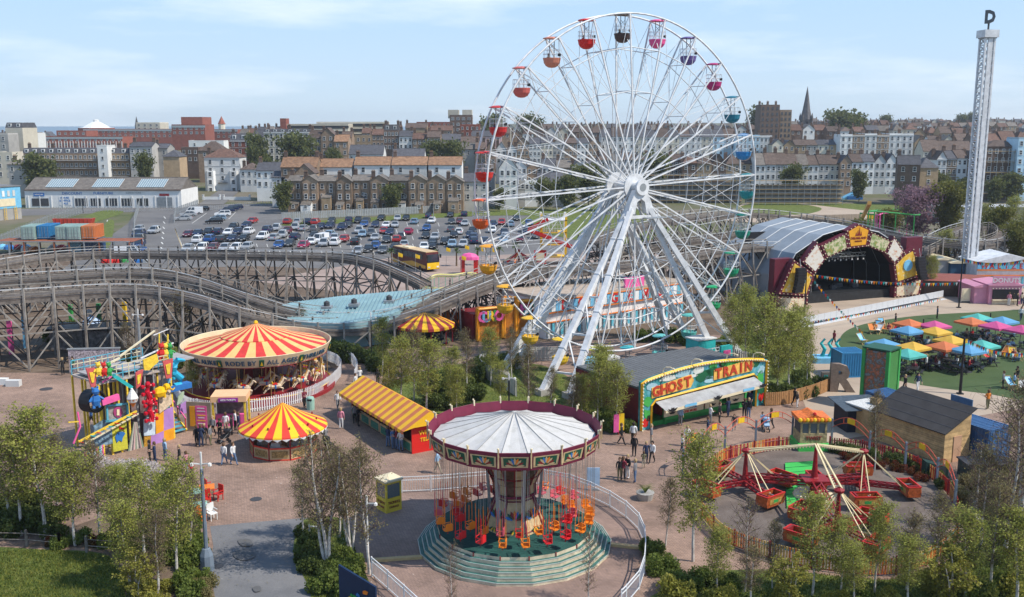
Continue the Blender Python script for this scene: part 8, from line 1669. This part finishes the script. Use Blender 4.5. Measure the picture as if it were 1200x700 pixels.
T_ = [('green',53,632,482,'leafy birch with white trunk above the rail fence at far left',1.25),('sparse',12,618,495,'thin birch at the extreme left edge',1.2),('sparse',117,630,520,'sparse birch between the blossom tree and the funhouse',1.15),('green',170,660,548,'leafy birch whose trunk leans over the fence right of the lawn',1.25),('green',209,684,542,'birch nearest the tall lamp post, left of it',1.0),('green',190,645,560,'low leafy birch hidden behind the lamp post birch',1.1),
      ('yellow',163,705,650,'yellow-green young tree at the bottom left of the lawn',1.2),('blossom',80,610,532,'purple-leaved blossom tree behind the rail fence',1.0),('sparse',357,631,545,'slim birch in the lawn nearest the asphalt path',1.15),('multi',384,668,500,'many-stemmed bare birch clump in the lawn right of the path',1.1),('multi',410,650,512,'second birch clump right of the many-stemmed one',1.1),('sparse',433,673,520,'white-trunked birch just left of the yellow booth',1.0),('sparse',398,630,530,'olive birch behind the many-stemmed clump',1.1),
      ('green',448,440,374,'birch in front of the coaster curve left of the striped dome',.95),('green',470,478,396,'broad leafy birch left in the central grove',1.2),('green',500,488,400,'brightest birch in the middle of the central grove',1.3),('green',527,474,408,'leafy birch right in the central grove',1.1),('sparse',548,462,388,'thin birch before the striped dome tent',1.1),('green',575,452,385,'birch below the orange funhouse front',1.0),('sparse',600,447,382,'thin birch in front of the funhouse letters',1.0),('sparse',485,470,385,'tall thin birch at the back of the central grove',1.0),('green',455,482,420,'low birch beside the striped stall awning',1.0),
      ('sparse',619,492,405,'thin birch between the left wheel legs',1.0),('sparse',645,486,430,'small birch beneath the front wheel legs',1.0),('green',700,505,415,'dense birch right behind the swing canopy beside the ghost train',1.0),('green',682,500,440,'birch left of the dense one behind the swing canopy',1.0),('sparse',718,497,425,'thin birch touching the ghost train side wall',.9),
      ('green',893,468,350,'tall birch between the wheel and the stage',1.05),('green',925,462,365,'broad birch between ghost train and stage corner',1.2),('green',873,440,338,'birch closest to the wheel right leg',.9),('green',945,458,385,'birch just left of the turquoise sculpture',.9),('sparse',907,430,350,'thin birch before the stage left corner',1.0),('green',912,466,395,'low leafy birch behind the orange timber fence',1.3),
      ('green',812,658,512,'large leafy birch left of the twist ride',1.05),('sparse',780,640,560,'thin birch left of the large one near the swing railing',1.0),('bare',873,694,585,'leafless tree in front of the twist ride at left',.9),('sparse',905,690,610,'olive birch in front of the twist fence left half',1.0),('green',952,698,583,'leafy birch in front of the middle of the twist ride',1.2),('green',985,700,610,'lower leafy birch in front of the twist front arm',1.1),('green',1025,695,590,'green birch in front of the twist ride right half',1.0),('sparse',1062,692,600,'olive birch right of the green one before the twist fence',1.2),('sparse',1095,676,575,'thin birch at the right end of the twist fence',1.1),('yellow',1110,712,645,'yellow-green young tree at the bottom right',1.4),('yellow',925,712,655,'yellow-green young tree at the bottom centre right',1.3),('bare',1178,650,480,'tall leafless birch at the right edge',1.3),('multi',1198,600,470,'many-stemmed birch cut by the right edge',1.3),('sparse',1150,640,525,'thin birch above the curved slab path',1.1),
      ('sparse',1160,700,560,'birch with pale trunk at the bottom right corner',1.0),('bare',690,706,625,'small leafless tree at the bottom edge right of the swing ride',.9),('bare',530,720,640,'small leafless tree at the bottom edge left of the swing steps',.8),('sparse',1025,552,455,'slender white-trunked birch between the arches and the huts',.7),('sparse',150,430,380,'thin birch just in front of the trestle at left',1.1),('sparse',218,420,343,'olive birch before the trestle left of the carousel top',1.3),('sparse',262,402,345,'thin birch behind the carousel canopy',1.0),('green',226,470,420,'small green tree partly hiding the carousel text',1.0),('green',204,440,408,'dark green tree between funhouse and carousel',1.0),('sparse',355,400,360,'thin bare tree in front of the coaster low curve',1.0),('sparse',950,352,300,'thin tree left of the stage tent base',.8)]
T_ += [('green',25,628,500,'leafy birch second from the left edge above the rail fence',1.2),('green',88,640,530,'wide leafy birch between blossom tree and rail fence',1.3),('green',140,640,545,'leafy birch right of the purple-leaved blossom tree',1.2),('sparse',225,655,555,'olive birch almost touching the tall lamp post',1.0),('sparse',68,600,510,'thin birch rising behind the purple-leaved tree',1.2),('green',152,690,590,'low leafy birch above the yellow-green young tree',1.3),('sparse',185,700,600,'olive birch at the bottom left in front of the shrubs',1.2),
      ('green',722,508,428,'leafy birch against the ghost train side wall',1.1),('green',706,490,405,'tall leafy birch over the ghost train roof corner',1.0),('sparse',668,505,440,'small thin birch directly behind the swing canopy',1.1),('green',1130,706,600,'leafy birch left of the bottom right corner trees',1.3),('green',1000,712,640,'low leafy birch at the bottom edge below the twist fence',1.5),('green',1065,712,630,'low green birch at the bottom edge right of centre',1.4),('sparse',880,712,640,'olive birch at the bottom edge left of the twist fence',1.5),('green',840,700,620,'small leafy birch between the large birch and twist fence',1.2),('green',1190,712,600,'leafy birch in the bottom right corner',1.4),('sparse',1188,560,440,'olive birch at the right edge behind the blue container',1.3),('bare',1140,620,520,'leafless tree beside the curved slab path',1.1),('green',860,430,350,'birch at the foot of the wheel right leg',1.0),('green',930,445,360,'second tall birch before the stage corner',1.1),('sparse',330,690,560,'thin birch at the right verge of the asphalt path',.8),('green',535,490,432,'low green birch between stall and swing canopy',1.2),('green',585,478,425,'low green birch behind the swing canopy left part',1.2)]
T_ = [a for a in T_ if a[1] != 330]
for a in T_: tree(*a)
F_ = [('farpurple',1070,282,229,'large purple blossom tree behind the coaster right of the stage',1.1),('farolive',1110,282,222,'rounded olive green tree right of the purple blossom tree',1.1),('farolive',1038,284,250,'low olive bush tree left of the purple blossom tree',1.5),('green',1182,296,232,'tall narrow pale green tree right of the drop tower',1.1),('green',1198,300,245,'pale green tree cut by the right edge above the kiosks',1.1),('green',1103,322,270,'young green tree between stage and drop tower',1.1),('green',1152,285,240,'narrow green tree just right of the drop tower',.9),('far',1100,238,207,'dark bushy tree below the dark gabled houses',1.0)]
F_ += [('farolive',1165,306,250,'olive bushy tree behind the striped building',.9),('farolive',1192,322,268,'olive tree above the pink kiosk roof',.9),('green',1140,318,280,'small green tree beside the drop tower foot',1.2),('far',1075,236,212,'dark tree in front of the tan steep-roofed house',1.0),('far',1130,236,212,'dark tree left of the drop tower below the houses',1.2),('far',1185,238,208,'dark tree below the scaffolded block',1.3),('green',1090,345,300,'young tree between stage wing and tower sheds',.9),('farolive',1008,300,262,'olive shrub tree peeping over the stage tent',.9)]
for a in F_: tree(*a)
for px,tp,D,w,lb in ((47,188,330,1.1,'dark tree in front of the flats at far left'),(169,187,335,.6,'small tree before the grey rendered houses'),(330,219,277,.9,'light green tree left of the brick terrace'),(314,192,325,.6,'dark tree between small white houses'),(303,166,380,.7,'green tree right of the red brick slate house'),(346,165,380,1.0,'pale tree below the white hotel windows'),(459,221,277,1.1,'green tree in front of the middle of the brick terrace'),(508,173,372,.8,'round tree above the white terrace, left one'),(530,173,372,.8,'round tree above the white terrace, right one'),(391,181,360,.6,'small dark tree behind the terrace roofs'),(985,136,600,1.2,'bright green round tree on the skyline right of the spire'),
                       (1001,140,640,1.1,'darker tree beside the bright skyline tree'),(887,132,640,.8,'dark green tree left of the castle-like block'),(1122,137,1000,1.2,'round tree on the ridge left of the drop tower'),(1137,135,1000,1.1,'second round tree on the ridge at the drop tower'),(1035,138,900,1.0,'small tree on the far ridge'),(928,199,322,.9,'bare brown tree before the cottage row'),(768,187,335,1.0,'green tree seen between upper wheel spokes'),(640,215,290,1.0,'leafy tree behind the left wheel spokes'),(690,200,300,1.2,'broad tree behind the wheel left of hub'),(585,225,283,.8,'dark bushy tree below the white gabled house'),(1168,215,300,.9,'green bush tree before the scaffolded block'),(1008,205,316,.8,'dark tree at the right end of the scaffold wall'),
                       (620,140,640,1.0,'tree on the skyline left behind the wheel'),(575,142,560,.9,'tree between tall dark block and wheel rim'),(665,212,285,.9,'shrubby tree right of the slide tower'),(715,215,285,1.0,'green tree just left of the wheel hub'),(300,178,372,.6,'small green tree left of the hotel')): tree('far',px,200,tp,lb,w,D)
# shrubs and hedges: leaf clumps
def shrubmesh(seed,lm,n=2600,ls=.075,blobs=7):
 r = random.Random(seed);cs = [(Vector((r.uniform(-.6,.6),r.uniform(-.45,.45),r.uniform(.15,.5))),r.uniform(.3,.5)) for _ in range(blobs)];L_ = MB();L_.ms = [lm]
 for i in range(n):
  c,q = cs[i % blobs];d = Vector((r.gauss(0,1),r.gauss(0,1),r.gauss(0,1))).normalized()*q*r.uniform(.55,1.08);p = c+d
  if p.z < .02: p.z = abs(p.z)*.5+.02
  s_ = ls*r.uniform(.6,1.3);v1 = Vector((r.uniform(-1,1),r.uniform(-1,1),r.uniform(-1,1))).normalized()*s_;v2 = v1.cross(Vector((r.uniform(-1,1),r.uniform(-1,1),r.uniform(-1,1)))).normalized()*s_*.7
  k = len(L_.v);L_.v += [tuple(p-v1),tuple(p+v2),tuple(p+v1),tuple(p-v2)];L_.f.append((k,k+1,k+2,k+3));L_.m.append(0)
 st_ = MB();[st_.tube([(0,0,0),(c.x*.6,c.y*.6,c.z*.6),tuple(c)],.04,DKB,3,w2=.01) for c,q in cs]
 return L_.mesh('foliage'),st_.mesh('stems')
LFR = leafmat('fresh_shrub_leaves',[(.09,.12,.025),(.13,.175,.035),(.18,.225,.05),(.24,.27,.08)])
SH_ = dict(dark=[shrubmesh(s,LD) for s in (1,2)],fresh=[shrubmesh(s,LFR) for s in (3,4)],white=[shrubmesh(5,LW,3000,.05)],brown=[shrubmesh(6,LO,2200,.055)],red=[shrubmesh(7,leafmat('reddish_shrub_leaves',[(.12,.02,.015),(.18,.035,.02),(.12,.07,.02),(.08,.09,.03)]),2000,.06)],yellow=[shrubmesh(8,LY,2200,.06)])
SI = [0]
def shrub(kind,px,py,w,h,row):
 i = SI[0];SI[0] += 1;pr = SH_[kind][i % len(SH_[kind])];t = thing('shrub','','shrub',P(px,py),i*1.1,'shrubs');t.scale = (w/1.7,w/1.9,h/.95)
 for me in pr: part(me.name.split('.')[0],me,t)
 reg(t,dict(dark='dark green',fresh='fresh green',white='white blossoming',brown='brownish bare',red='reddish',yellow='yellow-green')[kind]+' shrub',row,px)
for kind,row,st in (('dark','in the hedge behind the left rail fence',"8,625,2.2 22,622,2.4 38,620,2.2 52,615,2 28,600,2 5,603,2.3 66,628,1.6"),('fresh','in the bed between left lawn and asphalt path',"205,640,1.8 218,655,1.7 226,668,1.5 232,640,1.4 222,625,1.5 236,655,1.2 215,690,1.6 196,660,1.7 180,640,1.6 228,612,1.3 160,640,1.6 140,628,1.5 238,684,1.2 225,705,1.6 95,636,1.2 70,642,1.1 130,640,1.2"),
                      ('brown','in the low planting at the path edge',"246,690,1.3 240,700,1.3 232,690,1.1"),('white','in the white blossom bank behind the funhouse front',"140,560,2 152,563,2.2 165,566,2.3 178,568,2.2 190,571,2 128,556,1.8 118,552,1.8 108,550,1.8 98,548,1.6 200,574,1.4 160,556,1.8"),('yellow','in the bottom left planting',"150,690,1.3 175,700,1.5 190,712,1.5 200,690,1.2"),
                      ('dark','on the lawn right of the asphalt path',"358,642,1.5 365,655,1.7 375,665,1.8 368,672,1.5 385,655,1.5 355,628,1.2 380,682,1.6 372,640,1.3"),('fresh','on the lawn below the birch clumps',"395,672,1.5 405,682,1.6 390,690,1.7 415,668,1.3 400,660,1.4 378,693,1.4 410,700,1.6"),('dark','in the central grove by the coaster curve',"392,418,3 404,420,3 416,424,2.8 428,426,2.6 440,432,2.6 452,436,2.4 440,424,2.4"),
                      ('dark','in the hedge left of the wheel legs',"520,462,3 532,456,3 545,450,3 556,444,2.8 570,440,2.8 583,436,2.8 596,430,2.6 540,470,2.5 553,470,2.3 528,478,2.4 513,478,2.2 610,426,2.4"),('fresh','around the ghost train left wall',"690,498,2 705,502,2.2 720,505,2 676,492,1.8 735,505,1.6 712,494,2 696,486,2"),('dark','behind the orange timber fence',"885,465,2.2 900,468,2.2 915,468,2.2 930,466,2.2 944,462,2.2 958,455,2 870,455,2 940,450,2"),
                      ('yellow','in the undergrowth at the bottom right',"800,700,2 850,706,1.8 915,700,1.4 975,712,1.5 1040,710,1.4 1100,695,1.8 1150,700,2 1180,690,2 1195,665,1.9 1110,680,1.5"),('fresh','along the front of the twist ride',"815,690,1.5 765,650,1.5 775,670,1.6 790,690,1.6 830,685,1.4 855,690,1.2 1010,712,1.3 1120,690,1.6 1140,700,1.8 1165,690,1.8 1185,670,1.8 1198,640,1.8"),('red','in the flower bed before the timber hut',"995,540,1.2 1012,544,1.2 1030,548,1.2 1050,552,1.1 1068,556,1.1 1080,564,1.1"),('dark','in the bed before the huts',"985,532,1.4 1003,534,1.4 1022,538,1.4 1042,542,1.4 1060,546,1.4 1078,552,1.3 1094,560,1.2 1106,572,1.2"),('brown','in the rough planting at the right edge',"1130,590,1.8 1140,575,2 1160,585,2 1180,580,2.4 1175,560,2.2 1195,565,2.4 1150,570,1.8 1120,610,1.5"),('dark','at the foot of the coaster on the left',"68,398,3 80,396,3 92,394,3 120,392,3 133,394,2.6 190,425,2.2 203,432,2.4 210,420,2.4 152,430,1.8"),('red','under the fence at the left lawn',"60,638,.9 108,640,.9 115,636,.9"),
                      ('fresh','along the path by the big wheel',"790,400,2.2 805,404,2 770,398,2.2 840,410,2 855,405,2 752,400,2"),('dark','in front of the stage tent',"905,372,2 890,380,2.2 876,388,2.2 912,378,1.8"),('brown','on the bank behind the coaster at right',"1090,312,3 1075,306,3 1120,300,3 1150,300,3 1170,302,3.2 1190,305,3 1005,283,3.5 985,280,3.5")):
 for s in st.split(): x,y,w = map(float,s.split(','));shrub(kind,x,y,w*1.15,w*.72,row)
# loose grass tufts on the lawns near the camera
def tufts(name,pts,n,seed,lb=''):
 r = random.Random(seed);b = MB();b.ms = [MC['mown_grass'],LFR,LY];xs = [p.x for p in pts];ys = [p.y for p in pts]
 def inside(x,y):
  k = False
  for a,c in zip(pts,pts[1:]+pts[:1]):
   if (a.y > y) != (c.y > y) and x < (c.x-a.x)*(y-a.y)/(c.y-a.y)+a.x: k = not k
  return k
 while n:
  x,y = r.uniform(min(xs),max(xs)),r.uniform(min(ys),max(ys))
  if not inside(x,y): continue
  n -= 1;h = r.uniform(.04,.13);a = r.uniform(0,pi);w = .03;dx,dy = math.cos(a)*w,math.sin(a)*w;k = len(b.v);lx,ly = r.uniform(-.05,.05),r.uniform(-.05,.05)
  b.v += [(x-dx,y-dy,.02),(x+dx,y+dy,.02),(x+lx,y+ly,.06+h)];b.f.append((k,k+1,k+2));b.m.append(r.choice([0,0,1,1,2]))
 stuff(tag(b.build(name),'loose uneven grass '+('on the lawn at bottom left','beside the asphalt path','below and right of the twist ride','in the central grove')[seed-1],'grass'))
g_ = lambda *pp: [P(*q) for q in pp]
tufts('grass',g_((-60,648),(60,645),(128,652),(170,690),(190,760),(-90,740)),26000,1);tufts('grass',g_((352,614),(375,606),(405,612),(418,650),(440,700),(455,740),(380,740),(362,690),(344,650)),9000,2);tufts('grass',g_((800,682),(900,668),(1040,680),(1120,655),(1150,610),(1140,560),(1220,540),(1300,600),(1300,740),(780,740)),45000,3);tufts('grass',g_((425,470),(480,440),(560,425),(640,430),(700,470),(690,492),(640,496),(560,490),(470,480)),12000,4)
# fallen litter and leaves on the paving
r = random.Random(5);b = MB();b.ms = [LO,DGREY,WHT]
for i in range(2600):
 p = P(r.uniform(150,760),r.uniform(470,690));s_ = r.uniform(.02,.05);k = len(b.v);a = r.uniform(0,6);b.v += [(p.x+s_*math.cos(a+q*2.1),p.y+s_*math.sin(a+q*2.1),.085) for q in range(3)];b.f.append((k,k+1,k+2));b.m.append(0 if r.random() < .8 else (1 if r.random() < .8 else 2))
stuff(tag(b.build('fallen_leaves'),'scattered dry leaves and scraps on the paving','leaves'))
# =====================================================  PEOPLE
PSH = {k: mat('cloth_'+k,c,.8,var=.08,sc=6) for k,c in dict(black=(.02,.02,.022),navy=(.025,.04,.09),grey=(.20,.20,.21),white=(.68,.68,.68),blue=(.10,.20,.42),light_blue=(.30,.45,.62),red=(.42,.03,.04),pink=(.65,.25,.32),green=(.08,.22,.12),olive=(.16,.15,.08),beige=(.45,.38,.28),maroon=(.20,.03,.05),orange=(.65,.20,.03),hi_vis=(.60,.85,.02),denim=(.10,.16,.28)).items()}
HAIR = {k: mat('hair_'+k,c,.7,var=.1,sc=20) for k,c in dict(dark=(.03,.02,.015),brown=(.11,.06,.03),fair=(.40,.28,.14)).items()};SKD = mat('skin_dark',(.20,.11,.07),.6,var=0)
def personmesh(pose):
 V_ = [];E = [];Rr = []
 def add(p,r,par=None): V_.append(p);Rr.append(r);(E.append((par,len(V_)-1)) if par is not None else None);return len(V_)-1
 sit = pose == 'sit';dz = -.42 if sit else 0
 pel = add((0,0,.93+dz),.15);ch = add((0,-.01,1.18+dz),.15,pel);nk0 = add((0,0,1.38+dz),.13,ch);nk = add((0,-.01,1.49+dz),.06,nk0);hd = add((0,-.02,1.60+dz),.105,nk);add((0,-.02,1.70+dz),.09,hd);add((0,-.13,1.60+dz),.02,hd)
 st_ = dict(stand=(.02,-.02),walk=(.26,-.24),stride=(-.22,.28),hold=(.05,-.05),sit=(0,0))[pose]
 for s,f in ((-1,st_[0]),(1,st_[1])):
  hp = add((s*.095,0,.86+dz),.105,pel)
  if sit: kn = add((s*.12,-.42,.50),.075,hp);an = add((s*.12,-.40,.09),.05,kn);add((s*.12,-.54,.05),.045,an)
  else: kn = add((s*.10,-f*.45-.03*(abs(f) > .1),.48),.072,hp);an = add((s*.10,-f+(.06 if f < 0 else 0),.09+(.05 if f < -.1 else 0)),.048,kn);add((s*.11,-f-.13,.045),.042,an)
  sh = add((s*.19,0,1.38+dz),.075,nk0)
  if pose == 'hold' or sit: el = add((s*.25,-.06,1.12+dz),.05,sh);wr = add((s*.15,-.29,1.14+dz),.036,el)
  else: el = add((s*.25,f*.35+.02,1.10+dz),.05,sh);wr = add((s*.25,f*.75-.06,.88+dz),.036,el)
  w = Vector(V_[wr]);dd = Vector((0,-.07,0)) if (pose == 'hold' or sit) else Vector((0,-.02,-.07));pm = add(tuple(w+dd),.036,wr)
  for q in range(4): a = w+dd+Vector((.018*(q-1.5),0,0))+dd*.6;f1 = add(tuple(a),.010,pm);add(tuple(a+dd*.5+Vector((0,-.02,-.01*q))),.009,f1)
  f1 = add(tuple(w+dd*.7+Vector((-s*.03,-.02,0))),.011,pm);add(tuple(w+dd*1.3+Vector((-s*.05,-.02,0))),.009,f1)
 me = bpy.data.meshes.new('body');me.from_pydata(V_,E,[]);o = bpy.data.objects.new('tmp',me);C.objects.link(o);m = o.modifiers.new('s','SKIN');
 for i,sv_ in enumerate(me.skin_vertices[0].data): sv_.radius = (Rr[i],Rr[i]*(.72 if i in (0,1,2) else 1));sv_.use_root = (i == 0)
 o.modifiers.new('u','SUBSURF').levels = 1;VL = bpy.context.view_layer;VL.update();dg = bpy.context.evaluated_depsgraph_get();r_ = bpy.data.meshes.new_from_object(o.evaluated_get(dg));bpy.data.objects.remove(o)
 r_.name = 'body';r_.materials.clear()
 for m in (SKIN,PSH['blue'],PSH['navy'],PSH['black']): r_.materials.append(m)
 for p in r_.polygons:
  c = p.center;z = c.z-dz;p.use_smooth = True;arm = abs(c.x) > .17 and z < 1.4
  if z > 1.47: k = 0
  elif (pose == 'hold' or sit) and c.y < -.2 and z > .95 and abs(c.x) < .3: k = 0
  elif arm and z < .95 and not sit: k = 0
  elif c.z < .085: k = 3
  elif z < .93 or (sit and c.y < -.14 and z < 1.05): k = 2
  else: k = 1
  p.material_index = k
 h = MB();h.lathe([(.118,1.60+dz),(.118,1.66+dz),(.09,1.74+dz),(.04,1.775+dz),(0,1.78+dz)],10,HAIR['dark'],(0,.01,0));h.lathe([(.10,1.50+dz),(.118,1.60+dz)],6,HAIR['dark'],(0,.012,0),a0=.1,a1=pi-.1)
 e = MB();[e.box((s*.035,-.118,1.615+dz),(.022,.012,.012),BLACK) for s in (-1,1)];e.box((0,-.112,1.555+dz),(.045,.01,.008),DRED)
 return r_,h.mesh('hair'),e.mesh('face')
PEO = {k: personmesh(k) for k in ('stand','walk','stride','hold','sit')};RPp = random.Random(21)
def person(loc,top,leg,pose,rot,row,px,sc=1.,hair=None,label=None,extra=''):
 M_ = PEO[pose];t = thing('person',label or '','person',loc,rot);t.scale = (sc,)*3;o = part('body',M_[0],t)
 for i,m in enumerate((SKIN if RPp.random() < .85 else SKD,PSH[top],PSH[leg])): o.material_slots[i].link = 'OBJECT';o.material_slots[i].material = m
 h = part('hair',M_[1],t);h.material_slots[0].link = 'OBJECT';h.material_slots[0].material = HAIR[hair or RPp.choice(['dark','brown','brown','fair'])];part('face',M_[2],t)
 if not label: reg(t,f'{"child" if sc < .8 else "person"} in {top.replace("_", " ")} top{extra}',row,px)
 return t
PP = {
 'in the crowd at the ticket kiosk': "231,523,black,black,stand 236,524,navy,navy,hold 240,522,black,beige,stand 247,522,grey,olive,stand 250,512,grey,black,walk 265,508,white,beige,stand 272,510,black,black,hold 276,505,white,black,stand 280,508,navy,navy,stand 258,515,black,black,hold",
 'walking below the ticket kiosk': "263,545,white,denim,walk 274,545,white,denim,stride",
 'near the funhouse front': "194,540,light_blue,denim,stand 211,548,black,grey,walk 219,555,pink,denim,stand 225,560,red,black,stand,.75 182,545,navy,navy,hold 176,542,black,black,stand 108,500,blue,black,walk",
 'under the coaster at left': "74,440,black,black,stand 86,438,green,grey,stand 93,432,black,navy,hold 97,432,maroon,black,stand",
 'between carousel and stall': "396,480,white,grey,walk 400,503,pink,white,stand 417,458,white,grey,walk 422,452,white,black,hold 443,453,black,black,walk 357,478,maroon,black,hold 382,525,grey,black,hold",
 'at the counter of the striped stall': "455,524,navy,denim,hold 461,526,blue,denim,hold 465,527,maroon,denim,hold 470,529,white,denim,stand 420,500,black,black,hold 416,497,grey,black,hold",
 'left of the swing ride': "422,562,hi_vis,navy,stand 513,555,light_blue,beige,walk",
 'in the group right of the swing ride': "728,522,black,black,walk 742,521,white,black,stand 743,535,black,black,stand 726,563,black,olive,stand 735,561,black,white,stand 744,566,grey,denim,stand 730,563,maroon,black,hold 757,543,navy,navy,stand 763,523,grey,beige,stand 764,543,white,black,walk 754,549,olive,beige,hold,.75",
 'in the queue at the ghost train': "787,493,beige,denim,stand 797,499,light_blue,grey,stand 829,512,navy,grey,hold 832,497,white,grey,stand 843,496,black,black,stand 853,489,navy,navy,hold 860,505,black,grey,walk,.8 878,480,navy,navy,stand 877,490,black,denim,stand 872,490,black,black,hold 903,503,black,black,stride 893,502,light_blue,black,hold,.8 805,523,white,black,stand 799,530,white,navy,hold,.85",
 'on the path by the timber fence': "931,476,black,black,walk 934,478,black,white,stand,.85 1049,461,olive,grey,stand 1060,460,black,black,walk 1075,459,navy,white,walk 977,405,maroon,black,walk 885,370,grey,navy,stand 882,373,white,black,hold",
 'standing on the turf lawn': "1055,434,black,white,stand 1060,427,black,black,stand 1063,424,white,black,walk 1049,384,black,black,stand 1085,435,white,black,stand 1098,374,navy,black,stand 1175,456,grey,black,stand 1191,450,black,black,stand 1188,455,light_blue,black,hold,.85",
 'queuing at the pink kiosk': "1182,358,pink,white,stand 1187,357,black,black,stand 1192,359,black,black,hold 1197,357,beige,navy,stand 1199,364,navy,black,walk 1178,355,grey,navy,stand 1196,376,white,navy,walk",
 'beside the green tower': "1157,480,orange,olive,stand 745,400,black,black,walk 776,415,navy,black,stand"}
for row,st in PP.items():
 for s in st.split():
  q = s.split(',');x,y = float(q[0]),float(q[1]);sc = float(q[5]) if len(q) > 5 else RPp.uniform(.96,1.05);pz = RPp.choice(['stand','walk','hold']) if q[4] == 'stand' and RPp.random() < .25 else q[4]
  person(P(x,y)+Vector((0,0,.02)),q[2],q[3],pz,RPp.uniform(0,2*pi),row,x,sc,label={'hi_vis': 'person in hi-vis yellow jacket standing behind the birch clump'}.get(q[2]))
# seated people at the picnic tables and in deckchairs
for i,q in enumerate(SPOTS):
 for k in range(RPp.choice([1,2,2])):
  a = RPp.uniform(0,6.28);person(q+Vector((.65*math.cos(a),.65*math.sin(a),.02)),RPp.choice(['black','navy','grey','white','red','light_blue','beige','black','maroon']),RPp.choice(['black','denim','navy']),'sit',a-pi/2,'among those sitting under parasols',q.x)
for px,py,c in ((1025,390,'orange'),(1034,389,'blue'),(1041,391,'maroon'),(1052,393,'black'),(1148,407,'white'),(1158,405,'black'),(1171,405,'navy'),(1084,432,'black'),(1090,432,'navy'),(1096,431,'maroon'),(1165,427,'white'),(1187,423,'maroon'),(1193,425,'white'),(1180,412,'grey')): person(P(px,py)+Vector((0,0,.02)),c,'denim','sit',RPp.uniform(0,6),'sitting out on the turf lawn',px)
for i,c,lb in ((0,'black','person in black riding in the dark brown gondola at the top'),(23,'red','person in red riding in the fire red gondola'),(20,'navy','person in navy riding in the crimson gondola'),(22,'beige','person in beige riding in the salmon gondola')): person(GOND(i)+Vector((-.3,0,-2.72)),c,'black','sit',PHI,'',0,.95,label=lb)
# pushchairs
for px,py,c,lb in ((263,519,BLACK,'black pushchair in the crowd before the ticket kiosk'),(431,456,MC['cloth_red'],'red and black pushchair between carousel and grove'),(898,505,MC['cloth_light_blue'],'pale pushchair behind the coral arched railing'),(386,528,BLACK,'dark pushchair beside the birch clump')):
 t = thing('pushchair',lb,'pushchair',P(px,py),RPp.uniform(0,6));b = MB();b.prism([(-.35,.45),(.3,.4),(.35,.55),(-.15,.65),(-.4,1.05),(-.5,1.0)],.42,c,Matrix.Translation((0,.21,0)) @ UPR);b.build('seat',t);b = MB();b.lathe([(.32,0),(.28,.2),(.1,.3)],8,c,(-.25,0,.85));b.build('hood',t)
 for x,y in ((-.35,-.25),(-.35,.25),(.4,-.2),(.4,.2)): b = MB();b.lathe([(0,-.03),(.14,-.03),(.14,.03),(0,.03)],10,BLACK);part('wheel',b.mesh('wheel'),t,(x,y,.14),(pi/2,0,0))
 for y in (-.22,.22): bar1('frame',t,(.4,y,.14),(-.55,y,1.05),.04,GREY)
 bar1('handle',t,(-.55,-.22,1.05),(-.55,.22,1.05),.05,BLACK)
hz = MB().box((100,1500,25.6),(5200,3300,60),WHITE).build('haze');hz.data.materials.clear();hz['kind'] = 'stuff'
hm = bpy.data.materials.new('haze_air');hm.use_nodes = True;hn = hm.node_tree;hn.nodes.remove(hn.nodes['Principled BSDF']);pv = hn.nodes.new('ShaderNodeVolumePrincipled');pv.inputs['Color'].default_value = (.86,.92,1,1);pv.inputs['Density'].default_value = .00014;pv.inputs['Anisotropy'].default_value = .2
hn.links.new(pv.outputs[0],hn.nodes['Material Output'].inputs['Volume']);hz.data.materials.append(hm)
relabel()
